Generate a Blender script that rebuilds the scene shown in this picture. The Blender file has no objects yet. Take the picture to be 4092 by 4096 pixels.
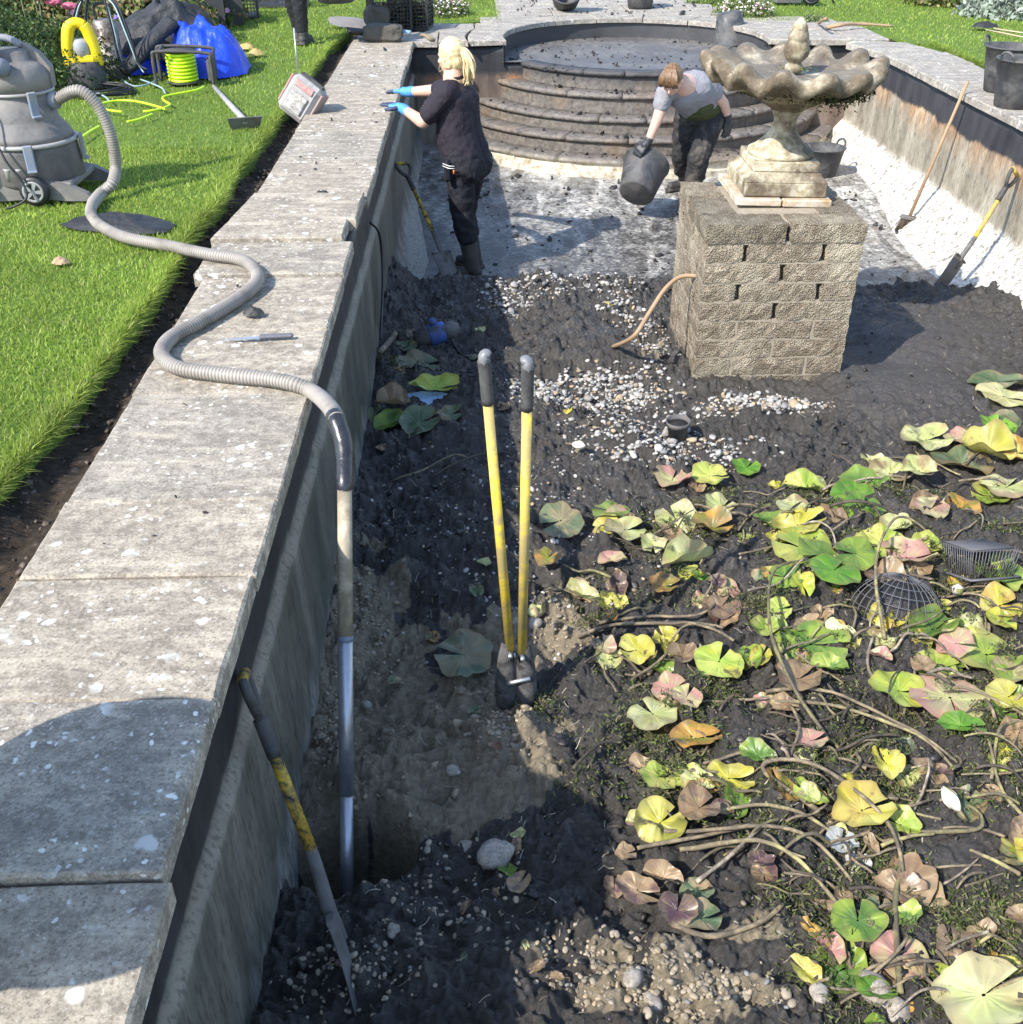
import bpy, bmesh, math, random
import numpy as np
from mathutils import Vector, Matrix, Euler
PI = math.pi
random.seed(7); rng = np.random.default_rng(7)
S = bpy.context.scene
COL = S.collection
# ------------------------------------------------------------------ camera
CAM_H, CAM_PITCH, FREL = 1.66, math.radians(32.33), 4200/4092
_p = CAM_PITCH
_yaw = math.radians(1.80)            # the view is turned slightly right of the pond's long axis
_fw = Vector((math.sin(_yaw)*math.cos(_p), math.cos(_yaw)*math.cos(_p), -math.sin(_p)))
_rt = Vector((math.cos(_yaw), -math.sin(_yaw), 0))
_up = _rt.cross(_fw)
cam = bpy.data.cameras.new('camera'); camo = bpy.data.objects.new('camera', cam); COL.objects.link(camo)
cam.sensor_fit = 'HORIZONTAL'; cam.sensor_width = 36; cam.lens = 36*FREL
cam.clip_start = 0.05; cam.clip_end = 500
camo.matrix_world = Matrix(((_rt.x,_up.x,-_fw.x,0),(_rt.y,_up.y,-_fw.y,0),(_rt.z,_up.z,-_fw.z,CAM_H),(0,0,0,1)))
S.camera = camo
# ------------------------------------------------------------------ light
SUN_DIR = Vector((0.83, 0.71, -1.0)).normalized()
w = bpy.data.worlds.new('World'); S.world = w; w.use_nodes = True
_nt = w.node_tree; _bg = _nt.nodes['Background']
_sky = _nt.nodes.new('ShaderNodeTexSky'); _sky.sky_type = 'NISHITA'; _sky.sun_disc = False
_sky.sun_elevation = math.asin(-SUN_DIR.z); _sky.sun_rotation = math.atan2(-SUN_DIR.x, -SUN_DIR.y)
_sky.air_density = 1.0; _sky.dust_density = 0.6
_nt.links.new(_sky.outputs[0], _bg.inputs[0]); _bg.inputs[1].default_value = 0.15
sun = bpy.data.lights.new('sun', 'SUN'); sun.energy = 3.1; sun.angle = math.radians(0.6); sun.color = (1, 0.95, 0.87)
suno = bpy.data.objects.new('sun', sun); COL.objects.link(suno)
suno.rotation_euler = SUN_DIR.to_track_quat('-Z', 'Y').to_euler()
S.view_settings.view_transform = 'Standard'; S.view_settings.look = 'None'
S.view_settings.exposure = 1.38; S.view_settings.gamma = 1
S.cycles.max_bounces = 6
# ------------------------------------------------------------------ picking points of the place: photo pixel (1930 wide) -> ground
def ray(px, py):
    u = (px*2.1203-2046)/4200; v = -(py*2.1203-2048)/4200
    return _fw + _rt*u + _up*v
def G(px, py, z=0.0):                 # on the level z
    r = ray(px, py); t = (z-CAM_H)/r.z
    return Vector((r.x*t, r.y*t, z))
def WY(px, py, y):                    # on the upright plane y
    r = ray(px, py); t = y/r.y
    return Vector((r.x*t, y, CAM_H+r.z*t))
def WX(px, py, x):
    r = ray(px, py); t = x/r.x
    return Vector((x, r.y*t, CAM_H+r.z*t))
def crop(ox, oy, s):
    return lambda x, y: ((ox+x/s)/2.1203, (oy+y/s)/2.1203)
# ------------------------------------------------------------------ noise
def _h(ix, iy, s):
    n = (ix.astype(np.int64)*374761393 + iy.astype(np.int64)*668265263 + s*1274126177) & 0xffffffff
    n = ((n ^ (n >> 13))*1274126177) & 0xffffffff
    return ((n ^ (n >> 16)) & 0xffff)/65535.0
def vn(x, y, s=0):
    ix = np.floor(x); iy = np.floor(y); fx = x-ix; fy = y-iy
    fx = fx*fx*fx*(fx*(fx*6-15)+10); fy = fy*fy*fy*(fy*(fy*6-15)+10)
    a = _h(ix,iy,s); b = _h(ix+1,iy,s); c = _h(ix,iy+1,s); d = _h(ix+1,iy+1,s)
    return (a*(1-fx)+b*fx)*(1-fy)+(c*(1-fx)+d*fx)*fy
def fbm(x, y, o=4, s=0, g=.5):
    t = 0; a = 1; m = 0
    for k in range(o):
        t = t+a*vn(x*2**k+k*17.3, y*2**k-k*9.1, s+k); m += a; a *= g
    return t/m
def worley(x, y, s=0):
    ix = np.floor(x); iy = np.floor(y); best = np.full(x.shape, 9.0); second = best.copy(); cid = np.zeros(x.shape)
    for dx in (-1,0,1):
        for dy in (-1,0,1):
            cx = ix+dx; cy = iy+dy
            px = cx+_h(cx,cy,s+11); py = cy+_h(cx,cy,s+23)
            d = np.hypot(px-x, py-y); c = _h(cx,cy,s+37)
            nb = d < best
            second = np.where(nb, best, np.minimum(second, d)); cid = np.where(nb, c, cid); best = np.where(nb, d, best)
    return best, second, cid
def sstep(a, b, x):
    t = np.clip((x-a)/(b-a), 0, 1); return t*t*(3-2*t)
# ------------------------------------------------------------------ materials
class NB:
    def __init__(s, name):
        s.m = bpy.data.materials.new(name); s.m.use_nodes = True; s.t = s.m.node_tree
        s.b = s.t.nodes['Principled BSDF']; s.pos = None
    def nd(s, ty): return s.t.nodes.new('ShaderNode'+ty)
    def put(s, sock, v):
        if isinstance(v, bpy.types.NodeSocket): s.t.links.new(v, sock)
        elif v is not None:
            if hasattr(sock.default_value, '__len__') and not hasattr(v, '__len__'): v = (v,v,v,1)[:len(sock.default_value)]
            if hasattr(v, '__len__') and len(v) == 3 and len(sock.default_value) == 4: v = (*v, 1)
            sock.default_value = v
    def P(s):
        if s.pos is None: s.pos = s.nd('NewGeometry').outputs['Position']
        return s.pos
    def obj(s): return s.nd('TexCoord').outputs['Object']
    def scl(s, v, vec=None):
        n = s.nd('Mapping'); s.put(n.inputs[0], vec or s.P()); n.inputs['Scale'].default_value = v; return n.outputs[0]
    def noise(s, sc, det=4, ro=.6, vec=None, dist=0):
        n = s.nd('TexNoise'); s.put(n.inputs['Vector'], vec or s.P())
        n.inputs['Scale'].default_value = sc; n.inputs['Detail'].default_value = det; n.inputs['Roughness'].default_value = ro; n.inputs['Distortion'].default_value = dist
        return n.outputs[0]
    def vor(s, sc, feat='F1', vec=None, out=0, rnd=1):
        n = s.nd('TexVoronoi'); n.feature = feat; s.put(n.inputs['Vector'], vec or s.P()); n.inputs['Scale'].default_value = sc; n.inputs['Randomness'].default_value = rnd
        return n.outputs[out]
    def ramp(s, f, st, interp='LINEAR'):
        n = s.nd('ValToRGB'); s.put(n.inputs[0], f); cr = n.color_ramp; cr.interpolation = interp
        while len(cr.elements) < len(st): cr.elements.new(.5)
        for e, (p, c) in zip(cr.elements, st):
            e.position = p; e.color = (c, c, c, 1) if not hasattr(c, '__len__') else (*c, 1)
        return n.outputs[0]
    def mix(s, f, a, b, mode='MIX'):
        n = s.nd('Mix'); n.data_type = 'RGBA'; n.blend_type = mode
        s.put(n.inputs[0], f); s.put(n.inputs[6], a); s.put(n.inputs[7], b); return n.outputs[2]
    def ma(s, op, a, b=None, c=None):
        n = s.nd('Math'); n.operation = op; s.put(n.inputs[0], a)
        if b is not None: s.put(n.inputs[1], b)
        if c is not None: s.put(n.inputs[2], c)
        return n.outputs[0]
    def sep(s, v=None):
        n = s.nd('SeparateXYZ'); s.put(n.inputs[0], v or s.P()); return n.outputs
    def attr(s, name, out=0):
        n = s.nd('Attribute'); n.attribute_name = name; return n.outputs[out]
    def bump(s, h, st=.5, d=.01):
        n = s.nd('Bump'); n.inputs['Strength'].default_value = st; n.inputs['Distance'].default_value = d
        s.put(n.inputs['Height'], h)
        if s.b.inputs['Normal'].links: s.t.links.new(s.b.inputs['Normal'].links[0].from_socket, n.inputs['Normal'])
        s.t.links.new(n.outputs[0], s.b.inputs['Normal'])
    def done(s, col=None, rough=None, metal=None, spec=None, trans=None):
        s.put(s.b.inputs['Base Color'], col); s.put(s.b.inputs['Roughness'], rough); s.put(s.b.inputs['Metallic'], metal)
        s.put(s.b.inputs['Specular IOR Level'], spec)
        return s.m
def simple(name, col, rough=.6, var=.25, sc=12, bump=.2, bs=60, metal=0, dirt=None, dirt_amt=.5, spec=None, bd=.004):
    """paint / plastic / rubber: a base colour with uneven tone, optional dirt patches and fine relief"""
    n = NB(name); f = n.noise(sc, 5, .65)
    c = n.mix(f, [x*(1-var) for x in col], [min(1, x*(1+var)) for x in col])
    r = n.ramp(f, [(.3, max(.05, rough-.12)), (.7, min(1, rough+.12))])
    if dirt is not None:
        d = n.ramp(n.noise(sc*.7, 6, .7, dist=.6), [(.5-dirt_amt*.25, 0), (.5+(1-dirt_amt)*.25+.02, 1)])
        d = n.ma('SUBTRACT', 1.0, d)
        c = n.mix(d, c, dirt); r = n.mix(d, r, (.8,.8,.8))
    n.bump(n.noise(bs, 4, .6), bump, bd)
    return n.done(c, r, metal, spec)
# ------------------------------------------------------------------ objects
def fast(name, V, F, mat=None, parent=None, smooth=False, link=True):
    V = np.asarray(V, dtype=np.float32).reshape(-1, 3); F = np.asarray(F, dtype=np.int32)
    me = bpy.data.meshes.new(name); k = F.shape[1]
    me.vertices.add(len(V)); me.vertices.foreach_set('co', V.ravel())
    me.loops.add(F.size); me.loops.foreach_set('vertex_index', F.ravel())
    me.polygons.add(len(F)); me.polygons.foreach_set('loop_start', np.arange(0, F.size, k, dtype=np.int32))
    if smooth: me.polygons.foreach_set('use_smooth', np.ones(len(F), bool))
    me.update(calc_edges=True); me.validate()
    return mk(name, me, mat, parent)
def mk(name, me, mat=None, parent=None):
    o = bpy.data.objects.new(name, me); COL.objects.link(o)
    if mat is not None and not me.materials: me.materials.append(mat)
    if parent is not None:
        o.parent = parent
    return o
def setcol(me, name, arr):
    a = me.attributes.new(name, 'FLOAT_COLOR', 'POINT'); arr = np.asarray(arr, dtype=np.float32)
    if arr.shape[1] == 3: arr = np.hstack([arr, np.ones((len(arr), 1), np.float32)])
    a.data.foreach_set('color', arr.ravel())
def tag(o, label=None, cat=None, group=None, kind=None):
    if label: o['label'] = label
    if cat: o['category'] = cat
    if group: o['group'] = group
    if kind: o['kind'] = kind
    return o
def thing(name, label, cat, loc=(0,0,0), rot=(0,0,0), group=None):
    o = bpy.data.objects.new(name, None); COL.objects.link(o); o.empty_display_size = .1
    o.location = loc; o.rotation_euler = rot
    return tag(o, label, cat, group)
class B:
    """collects shapes (local coordinates) for one mesh"""
    def __init__(s): s.v = []; s.f = []; s.sm = []
    def add(s, vs, fs, sm=False, M=None):
        k = len(s.v)
        s.v += [tuple(M @ Vector(v)) if M is not None else tuple(v) for v in vs]
        s.f += [[i+k for i in f] for f in fs]; s.sm += [sm]*len(fs); return s
    def box(s, c, d, rot=None, bev=0.0, jit=0.0):
        x, y, z = d[0]/2, d[1]/2, d[2]/2; b = min(bev, x*.9, y*.9, z*.9)
        M = Matrix.Translation(c) @ (Euler(rot).to_matrix().to_4x4() if rot else Matrix())
        R = lambda: random.uniform(-jit, jit)
        if b <= 0:
            vs = [(sx*x+R(), sy*y+R(), sz*z+R()) for sz in (-1,1) for sx, sy in ((-1,-1),(1,-1),(1,1),(-1,1))]
            return s.add(vs, [(3,2,1,0),(4,5,6,7),(0,1,5,4),(1,2,6,5),(2,3,7,6),(3,0,4,7)], False, M)
        vs = []; idx = {}
        for sx in (-1,1):
            for sy in (-1,1):
                for sz in (-1,1):
                    j = (R(), R(), R())
                    for a in range(3):
                        q = [sx*(x-b), sy*(y-b), sz*(z-b)]; q[a] = (sx*x, sy*y, sz*z)[a]
                        idx[(sx,sy,sz,a)] = len(vs); vs.append((q[0]+j[0], q[1]+j[1], q[2]+j[2]))
        fs = []
        for a in range(3):
            o1, o2 = [k for k in range(3) if k != a]
            for sg in (-1,1):
                l = []
                for u, v in ((-1,-1),(1,-1),(1,1),(-1,1)):
                    t = [0,0,0]; t[a] = sg; t[o1] = u; t[o2] = v; l.append(idx[(*t, a)])
                fs.append(l if (sg > 0) == (a != 1) else l[::-1])
        for a in range(3):
            o1, o2 = [k for k in range(3) if k != a]
            for u in (-1,1):
                for v in (-1,1):
                    l = []
                    for sg, ax in ((-1,o1),(1,o1),(1,o2),(-1,o2)):
                        t = [0,0,0]; t[a] = sg; t[o1] = u; t[o2] = v; l.append(idx[(*t, ax)])
                    fs.append(l)
        for sx in (-1,1):
            for sy in (-1,1):
                for sz in (-1,1): fs.append([idx[(sx,sy,sz,a)] for a in range(3)])
        return s.add(vs, fs, False, M)
    def lathe(s, prof, n=24, M=None, sm=True, wob=None):
        vs = []; fs = []
        for k, (r, z) in enumerate(prof):
            for i in range(n):
                a = 2*PI*i/n; rr = r*(wob(a, k) if wob else 1); vs.append((rr*math.cos(a), rr*math.sin(a), z))
        for k in range(len(prof)-1):
            for i in range(n):
                j = (i+1) % n; fs.append((k*n+i, k*n+j, (k+1)*n+j, (k+1)*n+i))
        if prof[0][0] > 1e-4: fs.append(tuple(range(n))[::-1])
        if prof[-1][0] > 1e-4: fs.append(tuple((len(prof)-1)*n+i for i in range(n)))
        return s.add(vs, fs, sm, M)
    def tube(s, pts, r, n=8, sm=True, cap=True, flat=1.0):
        P = [Vector(p) for p in pts]; m = len(P); rr = r if hasattr(r, '__len__') else [r]*m
        vs = []; fs = []; nrm = None
        for k in range(m):
            t = (P[min(k+1, m-1)]-P[max(k-1, 0)]).normalized()
            if nrm is None:
                a = Vector((0,0,1)) if abs(t.z) < .9 else Vector((1,0,0)); nrm = t.cross(a).normalized()
            else:
                nrm = (nrm - t*nrm.dot(t)); nrm = nrm.normalized() if nrm.length > 1e-6 else t.orthogonal().normalized()
            bi = t.cross(nrm)
            for i in range(n):
                a = 2*PI*i/n; vs.append(P[k]+(nrm*math.cos(a)+bi*math.sin(a)*flat)*rr[k])
        for k in range(m-1):
            for i in range(n):
                j = (i+1) % n; fs.append((k*n+i, k*n+j, (k+1)*n+j, (k+1)*n+i))
        if cap: fs.append(tuple(range(n))[::-1]); fs.append(tuple((m-1)*n+i for i in range(n)))
        return s.add(vs, fs, sm)
    def ell(s, c, r, M=None, u=14, v=9):
        vs = [(0,0,-1)]; fs = []
        for k in range(1, v):
            ph = -PI/2+PI*k/v
            for i in range(u): vs.append((math.cos(ph)*math.cos(2*PI*i/u), math.cos(ph)*math.sin(2*PI*i/u), math.sin(ph)))
        vs.append((0,0,1)); T = len(vs)-1
        for i in range(u): fs.append((0, 1+(i+1) % u, 1+i))
        for k in range(v-2):
            for i in range(u):
                j = (i+1) % u; fs.append((1+k*u+i, 1+k*u+j, 1+(k+1)*u+j, 1+(k+1)*u+i))
        for i in range(u): fs.append((1+(v-2)*u+i, 1+(v-2)*u+(i+1) % u, T))
        r = r if hasattr(r, '__len__') else (r, r, r)
        MM = Matrix.Translation(c) @ (M.to_4x4() if M is not None else Matrix()) @ Matrix.Diagonal((*r, 1))
        return s.add(vs, fs, True, MM)
    def prism(s, poly, z0, z1, M=None, sm=False):
        n = len(poly); vs = [(x,y,z0) for x,y in poly]+[(x,y,z1) for x,y in poly]
        fs = [tuple(range(n))[::-1], tuple(range(n,2*n))]+[(i,(i+1) % n,n+(i+1) % n,n+i) for i in range(n)]
        return s.add(vs, fs, sm, M)
    def build(s, name, mat, parent=None):
        me = bpy.data.meshes.new(name); me.from_pydata(s.v, [], s.f); me.polygons.foreach_set('use_smooth', s.sm); me.update()
        bm = bmesh.new(); bm.from_mesh(me); bmesh.ops.recalc_face_normals(bm, faces=bm.faces[:]); bm.to_mesh(me); bm.free()
        return mk(name, me, mat, parent)
def catmull(pts, n=8):
    P = [Vector(p) for p in pts]; out = []
    for i in range(len(P)-1):
        a = P[max(i-1,0)]; b = P[i]; c = P[i+1]; d = P[min(i+2,len(P)-1)]
        for k in range(n):
            t = k/n; out.append(.5*((2*b)+(c-a)*t+(2*a-5*b+4*c-d)*t*t+(3*b-a-3*c+d)*t**3))
    out.append(P[-1]); return out
def dup(root, loc=None, rot=None, label=None):
    r = root.copy(); COL.objects.link(r)
    if loc is not None: r.location = loc
    if rot is not None: r.rotation_euler = rot
    if label: r['label'] = label
    for c in root.children:
        k = c.copy(); COL.objects.link(k); k.parent = r
        for g in c.children:
            q = g.copy(); COL.objects.link(q); q.parent = k
    return r
def reparent(o, p):                   # a part made in world coordinates under an Empty that only has a location
    o.parent = p; o.matrix_parent_inverse = Matrix.LocRotScale(p.location, p.rotation_euler, None).inverted(); return o
def stamp(name, T, F, pos, rotm, scl, mat, parent=None, smooth=True, col=None):
    """many copies of a small template joined into one mesh (stuff)"""
    T = np.asarray(T, float); F = np.asarray(F); n = len(pos)
    V = np.einsum('nij,kj->nki', rotm, T)*np.asarray(scl).reshape(n, 1, -1)+np.asarray(pos)[:, None, :]
    FF = (F[None]+(np.arange(n)*len(T))[:, None, None]).reshape(-1, F.shape[1])
    o = fast(name, V.reshape(-1, 3), FF, mat, parent, smooth)
    if col is not None: setcol(o.data, 'Col', np.repeat(col, len(T), axis=0))
    return o
def rots(n, full=True, tilt=.3):
    a = rng.uniform(0, 2*PI, n); c, s_ = np.cos(a), np.sin(a); Z = np.zeros(n); O = np.ones(n)
    Rz = np.stack([np.stack([c,-s_,Z],-1), np.stack([s_,c,Z],-1), np.stack([Z,Z,O],-1)], 1)
    b = rng.uniform(0, 2*PI, n) if full else rng.normal(0, tilt, n); c, s_ = np.cos(b), np.sin(b)
    Rx = np.stack([np.stack([O,Z,Z],-1), np.stack([Z,c,-s_],-1), np.stack([Z,s_,c],-1)], 1)
    b = rng.uniform(0, 2*PI, n); c, s_ = np.cos(b), np.sin(b)
    R2 = np.stack([np.stack([c,-s_,Z],-1), np.stack([s_,c,Z],-1), np.stack([Z,Z,O],-1)], 1)
    return Rz @ Rx @ R2
def ico(sub=0):
    t = (1+5**.5)/2
    V = [(-1,t,0),(1,t,0),(-1,-t,0),(1,-t,0),(0,-1,t),(0,1,t),(0,-1,-t),(0,1,-t),(t,0,-1),(t,0,1),(-t,0,-1),(-t,0,1)]
    F = [(0,11,5),(0,5,1),(0,1,7),(0,7,10),(0,10,11),(1,5,9),(5,11,4),(11,10,2),(10,7,6),(7,1,8),(3,9,4),(3,4,2),(3,2,6),(3,6,8),(3,8,9),(4,9,5),(2,4,11),(6,2,10),(8,6,7),(9,8,1)]
    V = [Vector(v).normalized() for v in V]
    for _ in range(sub):
        mid = {}; F2 = []
        def md(a, b):
            k = (min(a,b), max(a,b))
            if k not in mid: mid[k] = len(V); V.append(((V[a]+V[b])/2).normalized())
            return mid[k]
        for a,b,c in F:
            x, y, z = md(a,b), md(b,c), md(c,a); F2 += [(a,x,z),(b,y,x),(c,z,y),(x,y,z)]
        F = F2
    return np.array([tuple(v) for v in V]), np.array(F)
# ================================================================== materials of the setting
def stone_mat(name, base=(.37,.33,.27), dark=(.13,.115,.10), pale=(.60,.58,.53), lichen=1.0, bumpy=.6):
    n = NB(name)
    big = n.noise(1.7, 4, .6); f = n.noise(26, 8, .72); g = n.noise(120, 5, .7)
    streak = n.noise(9, 5, .65, vec=n.scl((.45, 1.6, 1)))
    c = n.mix(n.ramp(big, [(.3,0),(.7,1)]), base, [base[0]*.78, base[1]*.79, base[2]*.82])
    c = n.mix(n.ramp(f, [(.40,.8),(.57,0)]), c, dark)
    c = n.mix(n.ramp(n.noise(6,5,.65), [(.40,.5),(.55,0)]), c, dark)
    c = n.mix(n.ramp(streak, [(.50,0),(.66,.6)]), c, (.52,.455,.35))
    c = n.mix(n.ramp(g, [(.36,.75),(.48,0)]), c, [x*.7 for x in dark])
    c = n.mix(n.ramp(g, [(.58,0),(.72,.8)]), c, pale)
    # round crusts of pale lichen, in clumps
    wv = n.nd('VectorMath'); wv.operation = 'ADD'
    nn = n.nd('TexNoise'); n.put(nn.inputs['Vector'], n.P()); nn.inputs['Scale'].default_value = 22; nn.inputs['Detail'].default_value = 3
    sc = n.nd('VectorMath'); sc.operation = 'SCALE'; n.put(sc.inputs[0], nn.outputs[1]); sc.inputs['Scale'].default_value = .05
    n.put(wv.inputs[0], n.P()); n.put(wv.inputs[1], sc.outputs[0])
    for s_, lo, hi, mk_, cc in ((13, .20, .24, .50, (.66,.67,.63)), (30, .17, .23, .47, (.70,.69,.64)), (5.2, .17, .20, .56, (.48,.49,.46))):
        v = n.vor(s_, vec=wv.outputs[0])
        clump = n.ramp(n.noise(2.3+s_*.05, 3), [(mk_, 0), (mk_+.10, 1)])
        m = n.ma('MULTIPLY', n.ramp(v, [(lo, .9*lichen), (hi, 0)]), clump)
        c = n.mix(m, c, cc)
    n.bump(f, bumpy, .006); n.bump(g, bumpy*.7, .002); n.bump(big, .3, .01)
    return n.done(c, .88, spec=.25)
M_stone = stone_mat('weathered_stone', (.42,.36,.275), (.17,.145,.115), (.60,.57,.50), 1.0, .6)
M_stoneb = stone_mat('weathered_stone_grey', (.385,.34,.27), (.16,.138,.112), (.60,.585,.54), 1.0, .6)
M_stone2 = stone_mat('weathered_stone_far', (.40,.365,.31), (.17,.15,.13), (.62,.60,.56), .8)
def wall_mat(name, right):
    """old pond render: black algae above the water line, rust and tan streaks under it, lime at the foot"""
    n = NB(name); x, y, z = n.sep()
    st = n.noise(6, 6, .65, vec=n.scl((1, 1, .34 if right else .16))); fine = n.noise(60, 5, .7, vec=n.scl((1,1,.25)))
    wob = n.ma('MULTIPLY_ADD', n.ma('SUBTRACT', n.noise(2.2, 6, .7, vec=n.scl((1,1,.5))), .5), .18, z)
    wob2 = n.ma('MULTIPLY_ADD', n.ma('SUBTRACT', st, .5), .10, z)
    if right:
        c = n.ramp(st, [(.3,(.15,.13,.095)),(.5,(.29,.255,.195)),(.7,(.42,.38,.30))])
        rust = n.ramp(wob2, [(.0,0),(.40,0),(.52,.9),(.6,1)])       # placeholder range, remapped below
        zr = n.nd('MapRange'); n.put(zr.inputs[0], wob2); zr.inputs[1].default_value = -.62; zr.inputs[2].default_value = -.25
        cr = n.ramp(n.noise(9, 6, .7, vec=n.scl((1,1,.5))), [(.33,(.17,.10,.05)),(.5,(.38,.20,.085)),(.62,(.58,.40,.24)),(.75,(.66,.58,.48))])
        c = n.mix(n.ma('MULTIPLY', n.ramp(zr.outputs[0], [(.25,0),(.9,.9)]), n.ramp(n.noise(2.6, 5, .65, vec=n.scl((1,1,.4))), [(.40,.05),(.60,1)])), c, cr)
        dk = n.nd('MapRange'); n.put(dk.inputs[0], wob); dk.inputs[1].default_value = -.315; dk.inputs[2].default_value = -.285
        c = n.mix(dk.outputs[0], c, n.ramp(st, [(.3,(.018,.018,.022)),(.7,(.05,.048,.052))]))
        wt = n.nd('MapRange'); n.put(wt.inputs[0], n.ma('MULTIPLY_ADD', n.ma('SUBTRACT', n.noise(5,5,.7), .5), .16, z)); wt.inputs[1].default_value = -.76; wt.inputs[2].default_value = -.81
        white = n.mix(n.ramp(n.noise(11,7,.75,vec=n.scl((1,1,.3)),dist=.8), [(.55,0),(.66,.85)]), n.ramp(n.noise(34, 6, .75, vec=n.scl((1,1,.5))), [(.38,(.12,.11,.09)),(.45,(.48,.45,.38)),(.62,(.68,.66,.61))]), (.10,.09,.075))
        c = n.mix(wt.outputs[0], c, white)
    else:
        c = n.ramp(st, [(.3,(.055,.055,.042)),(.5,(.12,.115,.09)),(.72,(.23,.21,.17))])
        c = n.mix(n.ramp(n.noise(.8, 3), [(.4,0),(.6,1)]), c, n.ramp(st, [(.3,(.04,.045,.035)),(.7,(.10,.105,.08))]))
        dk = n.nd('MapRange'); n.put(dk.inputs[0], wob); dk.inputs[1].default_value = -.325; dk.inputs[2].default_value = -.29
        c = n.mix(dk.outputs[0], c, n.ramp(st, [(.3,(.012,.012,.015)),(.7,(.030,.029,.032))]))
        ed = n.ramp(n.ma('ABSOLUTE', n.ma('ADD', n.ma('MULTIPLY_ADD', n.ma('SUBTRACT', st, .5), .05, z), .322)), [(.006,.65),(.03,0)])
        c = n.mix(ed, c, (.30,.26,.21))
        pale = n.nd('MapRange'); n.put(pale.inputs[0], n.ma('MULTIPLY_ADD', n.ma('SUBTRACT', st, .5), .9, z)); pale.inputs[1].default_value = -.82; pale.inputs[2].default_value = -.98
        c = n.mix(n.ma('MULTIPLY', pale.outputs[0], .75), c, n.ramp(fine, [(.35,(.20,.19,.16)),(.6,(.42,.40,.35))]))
    c = n.mix(n.ramp(fine, [(.36,.6),(.5,0)]), c, (.03,.03,.03))
    n.bump(fine, .5, .004); n.bump(st, .3, .006)
    return n.done(c, n.ramp(st, [(.3,.45),(.7,.8)]), spec=.4)
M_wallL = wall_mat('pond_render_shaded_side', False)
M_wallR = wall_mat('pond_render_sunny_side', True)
def back_mat():
    n = NB('pond_render_end'); x, y, z = n.sep()
    st = n.noise(5, 6, .65, vec=n.scl((1,1,.3))); f = n.noise(30, 6, .7)
    wz = n.ma('MULTIPLY_ADD', n.ma('SUBTRACT', f, .5), .12, z)
    c = n.ramp(st, [(.3,(.06,.042,.033)),(.5,(.13,.095,.072)),(.7,(.25,.205,.16))])
    m = n.nd('MapRange'); n.put(m.inputs[0], wz); m.inputs[1].default_value = -.36; m.inputs[2].default_value = -.30
    c = n.mix(n.ma('MULTIPLY', n.ramp(n.ma('ABSOLUTE', n.ma('ADD', wz, .37)), [(.01,.9),(.07,0)]), n.ramp(st, [(.45,0),(.6,1)])), c, (.30,.12,.045))
    c = n.mix(m.outputs[0], c, n.ramp(st, [(.3,(.010,.010,.012)),(.7,(.035,.034,.036))]))
    n.bump(f, .5, .006); return n.done(c, .6)
M_back = back_mat()
def step_mat():
    n = NB('pond_step_stone'); x, y, z = n.sep(); f = n.noise(22, 7, .7); b = n.noise(2.2, 4, .6)
    c = n.ramp(f, [(.3,(.055,.048,.042)),(.5,(.13,.115,.10)),(.7,(.22,.195,.165))])
    c = n.mix(n.ramp(b, [(.52,0),(.70,.55)]), c, n.ramp(f, [(.3,(.12,.07,.035)),(.7,(.26,.18,.11))]))
    up = n.nd('MapRange'); n.put(up.inputs[0], z); up.inputs[1].default_value = -.36; up.inputs[2].default_value = -.26
    c = n.mix(up.outputs[0], c, n.ramp(f, [(.3,(.03,.028,.028)),(.7,(.085,.08,.078))]))
    lo = n.nd('MapRange'); n.put(lo.inputs[0], n.ma('MULTIPLY_ADD', n.ma('SUBTRACT', f, .5), .10, z)); lo.inputs[1].default_value = -.86; lo.inputs[2].default_value = -.91
    c = n.mix(lo.outputs[0], c, n.ramp(n.noise(14,6,.7), [(.33,(.22,.17,.11)),(.5,(.52,.47,.37)),(.7,(.66,.63,.57))]))
    n.bump(f, .6, .006); n.bump(n.noise(90,4,.6), .3, .002)
    return n.done(c, n.ramp(f, [(.3,.55),(.7,.85)]))
M_step = step_mat()
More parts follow.
